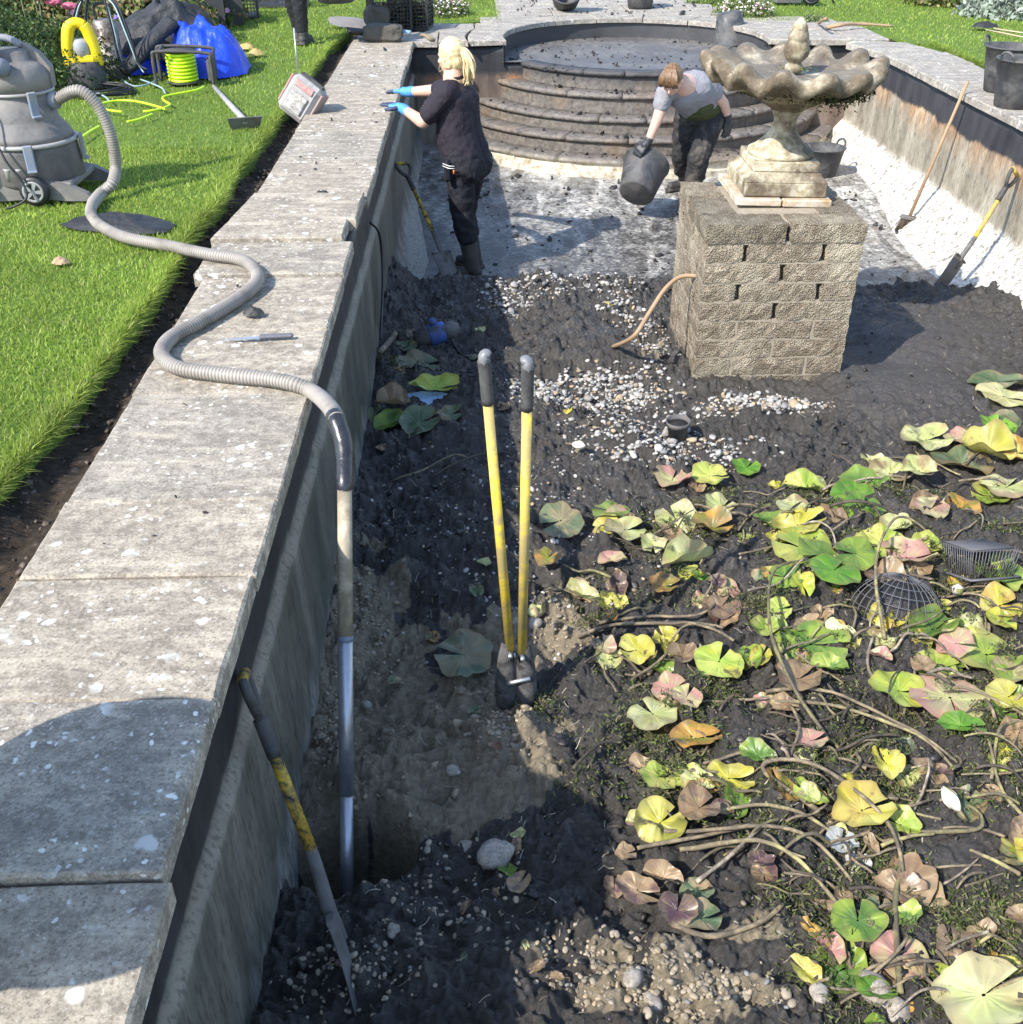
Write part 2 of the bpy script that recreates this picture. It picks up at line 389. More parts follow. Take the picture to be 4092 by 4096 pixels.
def floor_mat():
    """limed concrete under a film of black silt, swept into smears"""
    n = NB('silted_pond_floor')
    sm = n.noise(3.2, 8, .72, vec=n.scl((1.0, .42, 1)), dist=1.2); sk = n.noise(24, 8, .78, vec=n.scl((.55, 1.0, 1)), dist=1.5)
    big = n.noise(.75, 3, .6); cr = n.vor(26, 'DISTANCE_TO_EDGE', vec=n.scl((.6,1.2,1)))
    c = n.ramp(n.noise(9, 5, .6), [(.3,(.42,.385,.32)),(.6,(.62,.60,.55))])
    k = n.ma('ADD', n.ma('MULTIPLY', sk, .6), n.ma('MULTIPLY', sm, .5))
    yy = n.sep()[1]; xx = n.sep()[0]
    near = n.nd('MapRange'); n.put(near.inputs[0], yy); near.inputs[1].default_value = 9.4; near.inputs[2].default_value = 7.0
    left = n.nd('MapRange'); n.put(left.inputs[0], xx); left.inputs[1].default_value = .9; left.inputs[2].default_value = -.5
    k = n.ma('MULTIPLY_ADD', near.outputs[0], .075, n.ma('MULTIPLY_ADD', left.outputs[0], .05, n.ma('MULTIPLY_ADD', big, .08, k)))
    d = n.ramp(k, [(.52,0),(.585,.55),(.67,.97)])
    c = n.mix(d, c, n.ramp(sk, [(.4,(.05,.046,.042)),(.7,(.018,.017,.017))]))
    c = n.mix(n.ma('MULTIPLY', n.ramp(cr, [(.02,.8),(.06,0)]), n.ramp(n.noise(5,3), [(.45,0),(.55,1)])), c, (.05,.045,.04))
    c = n.mix(n.ramp(n.noise(1.9, 4, .6), [(.62,0),(.72,.7)]), c, (.30,.21,.13))
    n.bump(k, .5, .008); n.bump(sk, .4, .003)
    return n.done(c, n.mix(d, (.6,.6,.6), (.32,.32,.32)), spec=.5)
M_floor = floor_mat()
def basin_mat():
    n = NB('silted_basin_floor'); f = n.noise(14, 8, .75, dist=.8); b = n.noise(1.6, 4)
    c = n.ramp(f, [(.3,(.05,.046,.044)),(.5,(.135,.125,.115)),(.68,(.21,.195,.18))])
    c = n.mix(n.ramp(b, [(.42,.6),(.6,0)]), c, (.06,.055,.053))
    c = n.mix(n.ramp(n.noise(36,5,.7), [(.64,0),(.70,.9)]), c, (.02,.02,.02))
    n.bump(f, .6, .008); return n.done(c, n.ramp(f, [(.35,.35),(.6,.7)]))
M_basin = basin_mat()
M_basinwall = simple('basin_wall_render', (.045,.044,.047), .6, .5, 7, .5, 30)
def soil_mat():
    n = NB('dark_soil'); f = n.noise(40, 8, .75); b = n.noise(5, 3)
    c = n.ramp(f, [(.3,(.012,.010,.008)),(.55,(.045,.034,.025)),(.72,(.11,.085,.06))])
    c = n.mix(n.ramp(b, [(.4,0),(.7,.5)]), c, (.09,.065,.042))
    n.bump(f, .9, .012); return n.done(c, .9, spec=.2)
M_soil = soil_mat()
def lawn_mat():
    n = NB('lawn_ground'); f = n.noise(60, 5, .7); b = n.noise(1.1, 4)
    c = n.ramp(f, [(.3,(.06,.10,.015)),(.6,(.13,.21,.03)),(.8,(.20,.27,.05))])
    c = n.mix(n.ramp(b, [(.35,0),(.7,.5)]), c, (.10,.15,.03))
    n.bump(f, .8, .02); return n.done(c, .85, spec=.2)
M_lawn = lawn_mat()
def attr_mat(name, rough=.6, transl=0.0, spec=.4, bs=0, vein=False):
    n = NB(name); c = n.attr('Col')
    if bs: n.bump(n.noise(bs, 3), .4, .002)
    m = n.done(c, rough, spec=spec)
    if transl:
        t = n.nd('BsdfTranslucent'); n.put(t.inputs[0], c); mx = n.nd('MixShader'); mx.inputs[0].default_value = transl
        n.t.links.new(n.b.outputs[0], mx.inputs[1]); n.t.links.new(t.outputs[0], mx.inputs[2])
        n.t.links.new(mx.outputs[0], n.t.nodes['Material Output'].inputs[0])
    return m
M_grass = attr_mat('grass_blade', .5, .5, .35)
M_leafattr = attr_mat('foliage_leaf', .5, .3, .3)
M_peb = attr_mat('pebble', .6, 0, .4, 150)
# ================================================================== levels of the pond
XL, XR, YB = -.625, 3.89, 11.62          # inner edges of the coping, face of the end wall
def floor_z(x, y): return -1.14+.12*sstep(8.2, 10.3, np.asarray(y, float))
def sheet(name, xs, ys, zf, mat, smooth=True):
    X, Y = np.meshgrid(np.asarray(xs, float), np.asarray(ys, float)); Z = zf(X, Y)+X*0
    V = np.stack([X, Y, Z], -1).reshape(-1, 3); nx, ny = X.shape[1], X.shape[0]
    i = np.arange(nx-1)[None]+np.arange(ny-1)[:, None]*nx
    F = np.stack([i, i+1, i+nx+1, i+nx], -1).reshape(-1, 4)
    return fast(name, V, F, mat, None, smooth)
pf = sheet('pond_floor', np.arange(XL-.1, XR+.12, .04), np.arange(-1.0, YB+.3, .04),
           lambda x, y: floor_z(x, y)+.012*(fbm(x*3, y*3, 4, 5)-.5)-.7*sstep(6.9,6.2,y), M_floor)
tag(pf, kind='structure')
def extrude(name, prof, path_axis, a0, a1, fixed, mat, step=.06, amp=.006):
    """a wall face: profile (offset, z) swept along x or y"""
    A = np.arange(a0, a1+step*.5, step); pr = []
    for (o0, z0), (o1, z1) in zip(prof[:-1], prof[1:]):
        m = max(1, int(math.hypot(o1-o0, z1-z0)/.05))
        pr += [(o0+(o1-o0)*k/m, z0+(z1-z0)*k/m) for k in range(m)]
    pr.append(prof[-1]); pr = np.array(pr)
    AA, O = np.meshgrid(A, pr[:, 0], indexing='ij'); _, Zz = np.meshgrid(A, pr[:, 1], indexing='ij')
    nz = (fbm(AA*4, Zz*4, 4, 3)-.5)*amp*2
    O = O+nz
    V = np.stack([O, AA, Zz] if path_axis == 'y' else [AA, O, Zz], -1).reshape(-1, 3)
    nx = AA.shape[1]; i = np.arange(nx-1)[None]+np.arange(len(A)-1)[:, None]*nx
    return fast(name, V, np.stack([i, i+1, i+nx+1, i+nx], -1).reshape(-1, 4), mat, None, True)
cove = lambda x0, x1, z0, z1, n=6: [(x1+(x0-x1)*(1-math.sin(k/n*PI/2)), z1+(z0-z1)*(1-math.cos(k/n*PI/2)) if 0 else z0+(z1-z0)*math.sin(k/n*PI/2)) for k in range(n+1)]
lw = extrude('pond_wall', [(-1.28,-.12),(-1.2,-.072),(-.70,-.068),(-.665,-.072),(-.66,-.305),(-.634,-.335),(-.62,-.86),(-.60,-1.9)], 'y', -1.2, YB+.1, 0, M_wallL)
tag(lw, 'shaded long pond wall below the coping that carries the hose', 'wall')
lc = extrude('cove', [(-.625,-.84)]+[(-.622+.30*(1-math.cos(t*PI/2)), -.86-.30*math.sin(t*PI/2)) for t in (.25,.5,.75,1)], 'y', 7.0, YB+.05, 0, M_wallL); lc.parent = lw
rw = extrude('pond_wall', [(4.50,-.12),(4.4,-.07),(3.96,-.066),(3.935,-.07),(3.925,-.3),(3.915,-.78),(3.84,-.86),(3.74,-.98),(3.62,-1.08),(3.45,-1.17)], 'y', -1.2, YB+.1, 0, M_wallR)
tag(rw, 'sunlit long pond wall with black band and orange rust streaks', 'wall')
for x0, x1, lb in ((-.72, .30, 'short end wall behind the blonde woman, black and rusty'), (3.02, 4.0, 'short end wall behind the fountain bowl')):
    bw = extrude('end_wall', [(YB+.3,-.07),(YB+.02,-.068),(YB+.015,-.3),(YB,-.8),(YB-.03,-1.2)], 'x', x0, x1, 0, M_back)
    tag(bw, lb, 'wall')
    sk = extrude('wall_foot', [(YB+.3,-.222),(YB+.02,-.222),(YB,-.8),(YB-.03,-1.2)], 'x', *((.28,.80) if x0 < 0 else (2.5,3.04)), 0, M_back); sk.parent = bw
# ------------------------------------------------------------------ coping slabs
def slab(parent, poly, z1, th, mat, seed, name='slab', chip=.007, sub=.05):
    """a worn flagstone: outline polygon (x, y), arris chipped, top slightly uneven"""
    pts = []
    n = len(poly)
    for i in range(n):
        a = Vector(poly[i]); b = Vector(poly[(i+1) % n]); m = max(1, int((b-a).length/sub))
        for k in range(m): pts.append(a+(b-a)*(k/m))
    P = np.array([(p.x, p.y) for p in pts]); c = P.mean(0)
    j = (fbm(P[:,0]*9+seed, P[:,1]*9, 3, seed)-.5)*chip*1.5
    d = P-c; L = np.linalg.norm(d, axis=1, keepdims=True); P1 = P+d/L*j[:, None]
    ed = .006+.012*np.maximum(0, fbm(P[:,0]*14-seed, P[:,1]*14, 3, seed+5)-.35)
    P2 = P1-d/L*ed[:, None]; N = len(P)
    zt = z1+(fbm(P[:,0]*5, P[:,1]*5, 2, seed)-.5)*.004
    V = [(x,y,z1-th) for x,y in P1]+[(x,y,z1-e*.8) for (x,y),e in zip(P1, ed)]+[(x,y,z) for (x,y),z in zip(P2, zt)]+[(c[0],c[1],z1+.001)]
    F = []
    for i in range(N):
        k = (i+1) % N
        F += [(i,k,N+k,N+i),(N+i,N+k,2*N+k,2*N+i)]
    me = bpy.data.meshes.new(name); me.from_pydata(V, [], F+[(2*N+i,2*N+(i+1) % N,3*N) for i in range(N)]+[tuple(range(N))[::-1]]); me.update()
    return mk(name, me, mat, parent)
cl = thing('stone_coping', 'broad pale stone coping beside the lawn, hose and knife lying on it', 'coping')
jl = [-1.2,-.35,.55,1.345,1.84,2.33,2.72,3.47,4.05,4.68,5.14,5.95,6.75,7.6,8.5,9.3,10.2,11.0,11.70]
for k in range(len(jl)-1):
    y0, y1 = jl[k]+.0025, jl[k+1]-.0025; xo, xi, z = -1.255+rng.uniform(-.010,.010), XL+rng.uniform(-.006,.005), rng.uniform(-.0025,.0025)
    if k == 9: xo, z = -1.31, .012
    if k == 10: z = .032; xo = -1.325
    if k == 7 or k == 8: z = -.004
    if k == 4: z = -.003
    if k == 3: z = .006
    if k == 2: z = -.012; xi += .012
    poly = [(xo,y0),(xi,y0),(xi,y1),(xo,y1)]
    if k == 10: poly = [(xo,y0),(xi-.05,y0),(xi-.05,y0+.30),(xi-.012,y0+.30),(xi-.01,y1),(-1.25,y1)]
    slab(cl, poly, z, .062, M_stone if k % 3 else M_stoneb, 10+k, 'slab', .0045)
cr_ = thing('stone_coping', 'sunlit stone coping on the side with the two leaning tools', 'coping')
jr = [-1.2,0,1.1,2.2,3.1,4.0,4.9,5.8,6.7,7.55,8.2,8.85,9.5,10.1,10.75,11.35]
for k in range(len(jr)-1):
    y0, y1 = jr[k]+.004, jr[k+1]-.004; z = rng.uniform(-.004,.004); xi = XR+rng.uniform(-.01,.01)
    slab(cr_, [(xi,y0),(4.52+rng.uniform(-.02,.02),y0),(4.52,y1),(xi,y1)] if k < len(jr)-2 else [(xi,y0),(4.5,y0),(4.35,y1),(3.86,y1+.2),(3.74,y1+.02)], z, .058, M_stone2, 60+k)
# ------------------------------------------------------------------ end of the pond: basin, terrace, steps
CX, CY, RB = 1.66, 11.85, 1.40
a0 = math.asin((YB-.02-CY)/RB)
A = np.linspace(a0, PI-a0, 90)
V = np.array([(CX+RB*math.cos(a), CY+RB*math.sin(a), z) for a in A for z in (-.03,-.09,-.15,-.25)])
i = np.arange(89)[:, None]*4+np.arange(3)[None]
bwall = fast('basin_wall', V, np.stack([i, i+4, i+5, i+1], -1).reshape(-1, 4), M_basinwall, None, True)
tag(bwall, 'low dark curved wall round the upper basin', 'wall')
bf = sheet('basin_floor', np.linspace(.05, 3.3, 60), np.linspace(10.9, 13.35, 46), lambda x, y: -.214+.010*fbm(x*4, y*4, 3, 2), M_basin)
# keep only what lies inside the basin or on the top step
me = bf.data
bm = bmesh.new(); bm.from_mesh(me)
dead = [v for v in bm.verts if not ((v.co.y > YB-.02 and math.hypot(v.co.x-CX, v.co.y-CY) < RB+.04) or math.hypot(v.co.x-1.7, v.co.y-12.4) < 1.36)]
bmesh.ops.delete(bm, geom=dead, context='VERTS'); bm.to_mesh(me); bm.free()
tag(bf, kind='structure')
ter = thing('stone_terrace', 'stone paving round the upper basin with two buckets standing on it', 'paving', (CX, 13.6, 0))
def tslab(poly, z, seed, mat=M_stone2, chip=.008):
    return reparent(slab(None, poly, z, .055, mat, seed, 'flagstone', chip), ter)
for k in range(9):                     # rim stones
    b0 = -.17+(PI+.34)*k/9+.004; b1 = -.17+(PI+.34)*(k+1)/9-.004; R1 = RB+.36+rng.uniform(-.02,.03)
    poly = [(CX+(RB-.03)*math.cos(t), CY+(RB-.03)*math.sin(t)) for t in np.linspace(b0,b1,6)]+[(CX+R1*math.cos(t), CY+R1*math.sin(t)) for t in np.linspace(b1,b0,6)]
    reparent(slab(None, poly, rng.uniform(-.004,.004), .05, M_stone2, 100+k, 'rim_stone', .006), ter)
seed = 130
def outside(poly):                     # push outline points off the rim circle
    out = []
    for (x, y) in poly:
        r = math.hypot(x-CX, y-CY)
        if r < RB+.37: x = CX+(x-CX)*(RB+.37)/r; y = CY+(y-CY)*(RB+.37)/r
        out.append((x, y))
    return out
ys = [YB-.045, 12.25, 12.85, 13.35, 13.95, 14.5, 15.1, 15.8, 16.6]
for j in range(len(ys)-1):
    x = -1.24 if j < 1 else (-.55 if j < 2 else (.05 if j < 3 else .25)); xe = 4.25 if j < 2 else (4.1 if j < 3 else 2.95)
    while x < xe-.15:
        wdt = min(rng.uniform(.45,.95), xe-x); x1 = x+wdt
        if xe-x1 < .2: x1 = xe
        cx, cy = (x+x1)/2, (ys[j]+ys[j+1])/2
        corners = [(x+.006,ys[j]+.006),(x1-.006,ys[j]+.006),(x1-.006,ys[j+1]-.006),(x+.006,ys[j+1]-.006)]
        rr = [math.hypot(a-CX,b-CY) for a,b in corners]
        if max(rr) > RB+.46 and not (j == 0 and .30 < cx < 3.05 and abs(cx-CX) < 1.3):
            pl = []
            for q in range(4):
                p0, p1 = corners[q], corners[(q+1) % 4]
                for t in np.linspace(0,1,8)[:-1]: pl.append((p0[0]+(p1[0]-p0[0])*t, p0[1]+(p1[1]-p0[1])*t))
            tslab(outside(pl), rng.uniform(-.006,.005), seed); seed += 1
        x = x1
gnd = []
tb = B()
NA = 48
for k in range(NA+1):
    t = -.16+(PI+.32)*k/NA
    for R in (RB+.05, RB+.9, 2.9): tb.v.append((CX+R*math.cos(t), max(CY+R*math.sin(t), YB+.02), -.035))
for k in range(NA):
    for q in range(2): tb.f.append([k*3+q, k*3+3+q, k*3+4+q, k*3+1+q]); tb.sm.append(False)
tb.box((CX, 15.2, -.06), (3.4, 3.2, .05)); tb.box((-.95, 12.1, -.06), (.7, 1.0, .05))
tag(tb.build('terrace_bed', M_soil), kind='structure')
stp = thing('pond_steps', 'flight of curved stone steps behind the man with the bucket', 'steps', (1.7, 11.5, -1.0))
SX, SY = 1.7, 12.4
def arc_stone(R0, R1, z0, z1, b0, b1, name, nose=True, n=8):
    prof = [(R0, z0),(R1-.02, z0),(R1-.004, z0+.012),(R1, (z0+z1)/2),(R1-.006, z1-.012),(R1-.025, z1),(R0, z1)] if nose else [(R0,z0),(R1,z0),(R1,z1),(R0,z1)]
    b = B(); m = len(prof); vs = []; fs = []
    for k in range(n+1):
        t = b0+(b1-b0)*k/n
        for r, z in prof:
            r += random.uniform(-.003,.003)
            vs.append((SX+r*math.cos(t), SY+r*math.sin(t), z+random.uniform(-.002,.002)))
    for k in range(n):
        for q in range(m): fs.append((k*m+q, k*m+(q+1) % m, (k+1)*m+(q+1) % m, (k+1)*m+q))
    fs += [tuple(range(m))[::-1], tuple(n*m+q for q in range(m))]
    b.add(vs, fs, nose)
    return reparent(b.build(name, M_step), stp)
rad = [1.47,1.67,1.87,2.07,2.25]; zs = [-.20,-.373,-.555,-.70,-.85]
for k, (R, z) in enumerate(zip(rad, zs)):
    half = math.acos(min(1, (SY-YB-.02)/R)) if k else math.acos((SY-YB)/R)
    m = [7,7,8,9,9][k]; off = rng.uniform(-.05,.05)
    cut = [-PI/2-half]+[(-PI/2-half)+2*half*(q+rng.uniform(-.12,.12))/m for q in range(1,m)]+[-PI/2+half]
    for q in range(m): arc_stone(R-.32 if k else R-.16, R, z-.052, z, cut[q]+.0025, cut[q+1]-.0025, 'nosing_stone')
    zb = zs[k+1]-.01 if k < 4 else -1.1
    arc_stone(R-.3, R-.035, zb, z-.05, -PI/2-half, -PI/2+half, 'riser', False, 40)
arc_stone(1.9, 2.27, -1.12, -.965, -PI/2-math.acos(.80/2.27), -PI/2+math.acos(.80/2.27), 'foot_course', False, 40)
# ------------------------------------------------------------------ soil strip and lawns
so = sheet('soil', np.arange(-1.66,-1.20,.012), np.concatenate([np.arange(-1.2,2.0,.05), np.arange(2.0,6,.012), np.arange(6,12.6,.025)]),
           lambda x, y: -.055-.045*np.exp(-((x+1.36)/.09)**2)+.05*(fbm(x*14,y*14,4,8)-.5)+.03*(fbm(x*3,y*3,2,9)-.5), M_soil)
tag(so, kind='structure')
def edgeL(y): return -1.455+.035*(fbm(np.asarray(y)*1.7, np.asarray(y)*0+3.3, 3, 21)-.5)*2-.05*sstep(3.2,2.6,np.asarray(y))+.10*sstep(10.8,12.2,np.asarray(y))
def edgeR(y): return 4.56+.03*(fbm(np.asarray(y)*2, np.asarray(y)*0+8.3, 3, 33)-.5)*2
lb = B()
yy = [-60,-1.2]+list(np.arange(-1.0,12.4,.1))+[12.5,13.2,60]
for y in yy:
    e = float(edgeL(y)); e = e if y < 12.4 else (-.95 if y < 13 else .3)
    lb.v += [(-80,y,-.01),(e,y,-.01),(e+.02,y,-.14)]
for k in range(len(yy)-1):
    for q in range(2): lb.f.append([k*3+q,k*3+q+1,k*3+q+4,k*3+q+3]); lb.sm.append(False)
k0 = len(lb.v); yr = [-60,-1.2]+list(np.arange(-1,11.6,.1))+[11.8,12.4,12.9,13.0,60]
for y in yr:
    e = float(edgeR(y)); e = e if y < 11.3 else (4.35 if y < 12.3 else (4.15 if y < 12.95 else 2.95))
    lb.v += [(80,y,-.01),(e,y,-.01),(e-.02,y,-.14)]
for k in range(len(yr)-1):
    for q in range(2): lb.f.append([k0+k*3+q,k0+k*3+q+1,k0+k*3+q+4,k0+k*3+q+3][::-1]); lb.sm.append(False)
k0 = len(lb.v)
for a,b_,c,d in ((-1.6,5,16.6,60),(-1.6,5,-60,-1.2)):
    lb.add([(a,c,-.012),(b_,c,-.012),(b_,d,-.012),(a,d,-.012)], [(0,1,2,3)])
tag(lb.build('lawn', M_lawn), kind='structure')
def grass(name, pts, hgt, lean, seed=0):
    n = len(pts); r = np.random.default_rng(seed)
    a = r.uniform(0,2*PI,n); h = hgt*r.uniform(.55,1.25,n); wd = r.uniform(.0014,.0030,n)*(1+.10*np.maximum(0,pts[:,1]-3))
    dx, dy = np.cos(a), np.sin(a); ln = r.uniform(.2,.95,n)*h
    b = r.uniform(0,2*PI,n); lx, ly = np.cos(b)*ln+lean[:,0]*h, np.sin(b)*ln+lean[:,1]*h
    hz = h*np.clip(1.10-(np.hypot(lx,ly)/h)*.60, .15, 1.1)
    base = np.column_stack([pts, np.full(n,-.01)])
    side = np.column_stack([dx*wd, dy*wd, np.zeros(n)])
    mid = base+np.column_stack([lx*.4, ly*.4, hz*.62]); tip = base+np.column_stack([lx, ly, hz])
    V = np.stack([base-side, base+side, mid+side*.8, mid-side*.8, tip], 1).reshape(-1,3)
    k = np.arange(n)[:,None]*5
    F = np.concatenate([k+np.array([[0,1,2]]), k+np.array([[0,2,3]]), k+np.array([[3,2,4]])])
    o = fast(name, V, F, M_grass, None, False)
    t = r.random(n)[:,None]; pt = fbm(pts[:,0]*1.3, pts[:,1]*1.3, 4, 40)[:,None]; p2 = fbm(pts[:,0]*7, pts[:,1]*7, 3, 44)[:,None]
    c = np.array([.17,.27,.030])*(1-t)+np.array([.40,.48,.10])*t
    c = c*(.70+.6*pt)*(.8+.4*p2)
    dry = (r.random(n) < .05)[:,None]; c = np.where(dry, np.array([.34,.33,.14]), c)
    setcol(o.data, 'Col', np.repeat(c, 5, axis=0))
    return tag(o, kind='stuff')
def samp(x0,x1,y0,y1,n,keep):
    P = np.column_stack([rng.uniform(x0,x1,n), rng.uniform(y0,y1,n)]); return P[keep(P[:,0],P[:,1])]
far = lambda P: rng.random(len(P))
G1 = samp(-3.4,-1.36,2.2,7.2,105000, lambda x,y: (x < edgeL(y)+.01)&(x > -0.44*y-.9)&(rng.random(len(x)) < np.clip((4.4/(y+.6))**1.6,0,1)))
G2 = samp(-6.5,.32,6.8,17.5,92000, lambda x,y: (x < np.where(y<12.4,edgeL(y),np.where(y<13,-.95,.3)))&(x > -.47*y-.9))
G3 = samp(2.9,9.5,7.4,17,60000, lambda x,y: (x > np.where(y<11.3,edgeR(y),np.where(y<12.3,4.35,np.where(y<12.95,4.15,2.95))))&(x < .58*y+.9))
# long fringe hanging over the cut edge
ye = np.concatenate([rng.uniform(2.2,6,15000), rng.uniform(6,12.2,9000)]); G4 = np.column_stack([edgeL(ye)-np.abs(rng.normal(0,.035,len(ye)))+.012, ye])
ye5 = rng.uniform(8,11.3,3500); G5 = np.column_stack([edgeR(ye5)+np.abs(rng.normal(0,.03,len(ye5))), ye5])
allg = np.vstack([G1,G2,G3]); hg = np.where(allg[:,1] < 7, .026, .032)
g1 = grass('lawn_grass', allg, hg, np.zeros((len(allg),2)), 1)
fr = np.vstack([G4,G5]); lean = np.column_stack([np.where(fr[:,0] < 0, .45, -.45)+rng.normal(0,.35,len(fr)), rng.normal(0,.45,len(fr))])
g2 = grass('grass_fringe', fr, rng.uniform(.03,.065,len(fr)), lean, 2)
for o_, t_ in ((g1,'short bright green lawn grass'),(g2,'longer grass hanging over the cut lawn edge')): tag(o_, t_, 'grass')
# ================================================================== black mud in the pond
def gau(x, y, cx, cy, sx, sy): return np.exp(-((x-cx)/sx)**2-((y-cy)/sy)**2)
def gD(x, y, px, py, rx, ry, z=-.97):      # the same, centre and half-axes given in photo pixels
    c = G(px, py, z); a = G(px+rx, py, z); b = G(px, py-ry, z)
    return gau(x, y, c.x, c.y, (a-c).length, abs(b.y-c.y))
def mud_edge(x): return 7.55+.22*(fbm(x*2.2, x*0+1.7, 4, 61)-.5)*2+.15*np.exp(-((x+.5)/.25)**2)-.10*sstep(2.3,3.6,x)-.35*np.exp(-((x-2.2)/.6)**2)
def mud_low(x, y):
    z = -.985+.075*(fbm(x*1.3, y*1.3, 3, 70)-.5)*2
    z = z+.05*sstep(.5,1.3,x)*sstep(4.6,3.6,y)
    z = z+.14*np.exp(-((x+.64)/.16)**2)*(gau(x,y,-.64,3.9,.3,.6)+gau(x,y,-.64,6.9,.3,.9))
    z = z+.12*gau(x,y,-.35,1.55,.6,.42)+.08*gau(x,y,.5,1.5,.5,.4)+.07*gau(x,y,.02,2.55,.28,.22)
    z = z-.50*np.exp(-(((x+.43)/.19)**2+((y-2.20)/.15)**2)**4)+.10*gau(x,y,-.40,2.52,.25,.14)
    z = z-.06*gau(x,y,-.38,2.75,.3,.35)-.07*gD(x,y,1165,745,170,40)+.10*gD(x,y,1090,640,110,50)+.06*gD(x,y,1190,690,90,26)
    z = z+.05*gD(x,y,1720,640,160,60)-.06*gD(x,y,1660,660,60,30)+.05*gD(x,y,900,560,120,20)
    z = z+.02*gau(x,y,1.65,6.0,.8,.8)
    return z
def smoothness(x, y):
    s = .9*gD(x,y,1690,700,170,90)+.6*gD(x,y,1450,745,160,22)+.7*gD(x,y,1780,600,200,60)+.5*gD(x,y,1150,640,90,30)+.6*gD(x,y,1750,1650,150,160,-.93)
    return np.clip(s, 0, .85)
def mud_z(x, y):
    x = np.asarray(x, float); y = np.asarray(y, float)
    z = mud_low(x, y); sm = smoothness(x, y); rough = 1-sm
    wx = x+.05*(fbm(x*9,y*9,3,81)-.5); wy = y+.05*(fbm(x*9,y*9,3,82)-.5)
    d1, e1, c1 = worley(wx*6.5, wy*6.5, 1); d2, e2, c2 = worley(wx*15, wy*15, 2); d3, e3, c3 = worley(wx*34, wy*34, 3)
    z = z+rough*(.075*(c1-.4)*np.clip(e1-d1,0,.5)*2.4+.050*(c2-.25)*np.clip((e2-d2)*1.8,0,1)+.020*np.clip((e3-d3)*1.6,0,1)*c3)
    rg = 1-np.abs(fbm(x*13,y*13,4,93)*2-1)*2.2; z = z+rough*.030*np.clip(rg,-.6,1)*fbm(x*2.1,y*2.1,2,94)
    z = z+rough*.022*(fbm(x*24,y*24,4,90)-.5)*2+rough*.03*(fbm(x*6,y*6,3,95)-.5)*2
    z = z+sm*(.012*(fbm(x*5,y*5,3,96)-.5)*2-.012*np.clip(.05-(e1-d1),0,.05)*20*(c1>.55))
    f = sstep(.0,.30, mud_edge(x)-y+.14*(fbm(x*11,y*11,3,77)-.5))
    return (-1.20)*(1-f)+z*f
def clay(x, y):
    m = .95*gD(x,y,935,1370,120,130)+.75*gD(x,y,740,1450,190,150,-1.0)+.5*gD(x,y,780,1250,150,110)+.9*gD(x,y,690,1180,90,140,-1.0)+.85*gD(x,y,620,1420,70,160,-1.0)+.8*gD(x,y,900,1500,110,70)+1.0*gD(x,y,1290,1880,260,70,-.9)+.8*gD(x,y,1120,1800,150,40,-.9)
    m = m+.55*gD(x,y,1400,1770,120,40,-.9)+.6*gD(x,y,1075,1160,60,60)+.6*gD(x,y,1020,1190,90,70)+.5*gD(x,y,1260,680,70,50)+.5*gD(x,y,1440,770,120,22)+.45*gD(x,y,1270,1240,80,70)
    n = fbm(x*8,y*8,5,101); return sstep(.38,.60, m*.80+(n-.5)*1.1)
xs = np.concatenate([np.arange(-.66,1.55,.0056), np.arange(1.55,2.6,.008), np.arange(2.6,3.95,.012)])
ys_ = [.75]
while ys_[-1] < 7.95: ys_.append(ys_[-1]+.0021*(ys_[-1]+1.1))
ys_ = np.array(ys_)
mo = sheet('mud', xs, ys_, mud_z, None, True)
co = np.empty(len(mo.data.vertices)*3, np.float32); mo.data.vertices.foreach_get('co', co); co = co.reshape(-1,3)
cm = clay(co[:,0], co[:,1])
setcol(mo.data, 'Col', np.column_stack([cm, smoothness(co[:,0],co[:,1]), fbm(co[:,0]*3,co[:,1]*3,3,111)]))
def mud_mat():
    n = NB('pond_mud'); a = n.nd('SeparateColor'); n.put(a.inputs[0], n.attr('Col')); cl_, sm_, bg_ = a.outputs[0], a.outputs[1], a.outputs[2]
    f = n.noise(38, 8, .75); g = n.noise(150, 4, .7); b = n.noise(7, 5, .6)
    mud = n.ramp(f, [(.28,(.014,.013,.012)),(.5,(.044,.040,.036)),(.68,(.12,.108,.094))])
    mud = n.mix(n.ramp(bg_, [(.35,0),(.7,.6)]), mud, (.040,.035,.029))
    mud = n.mix(n.ramp(n.noise(4.5,6,.7), [(.5,0),(.66,.75)]), mud, n.ramp(f, [(.3,(.03,.027,.024)),(.55,(.085,.078,.070)),(.75,(.15,.14,.125))]))
    mud = n.mix(n.ma('MULTIPLY', sm_, .5), mud, (.085,.075,.066))
    cc = n.ramp(f, [(.28,(.10,.08,.052)),(.5,(.22,.18,.12)),(.75,(.34,.285,.195))])
    m = n.ramp(n.ma('MULTIPLY_ADD', n.ma('SUBTRACT', f, .5), .9, cl_), [(.35,0),(.6,1)])
    c = n.mix(m, mud, cc)
    c = n.mix(n.ramp(g, [(.70,0),(.76,.5)]), c, (.20,.18,.15))
    n.bump(b, .5, .03); n.bump(f, 1.0, .018); n.bump(g, .6, .004)
    r = n.mix(m, n.ramp(b, [(.36,.22),(.60,.58)]), (.8,.8,.8))
    return n.done(c, r, spec=.5)
mo.data.materials.append(mud_mat()); tag(mo, kind='structure')
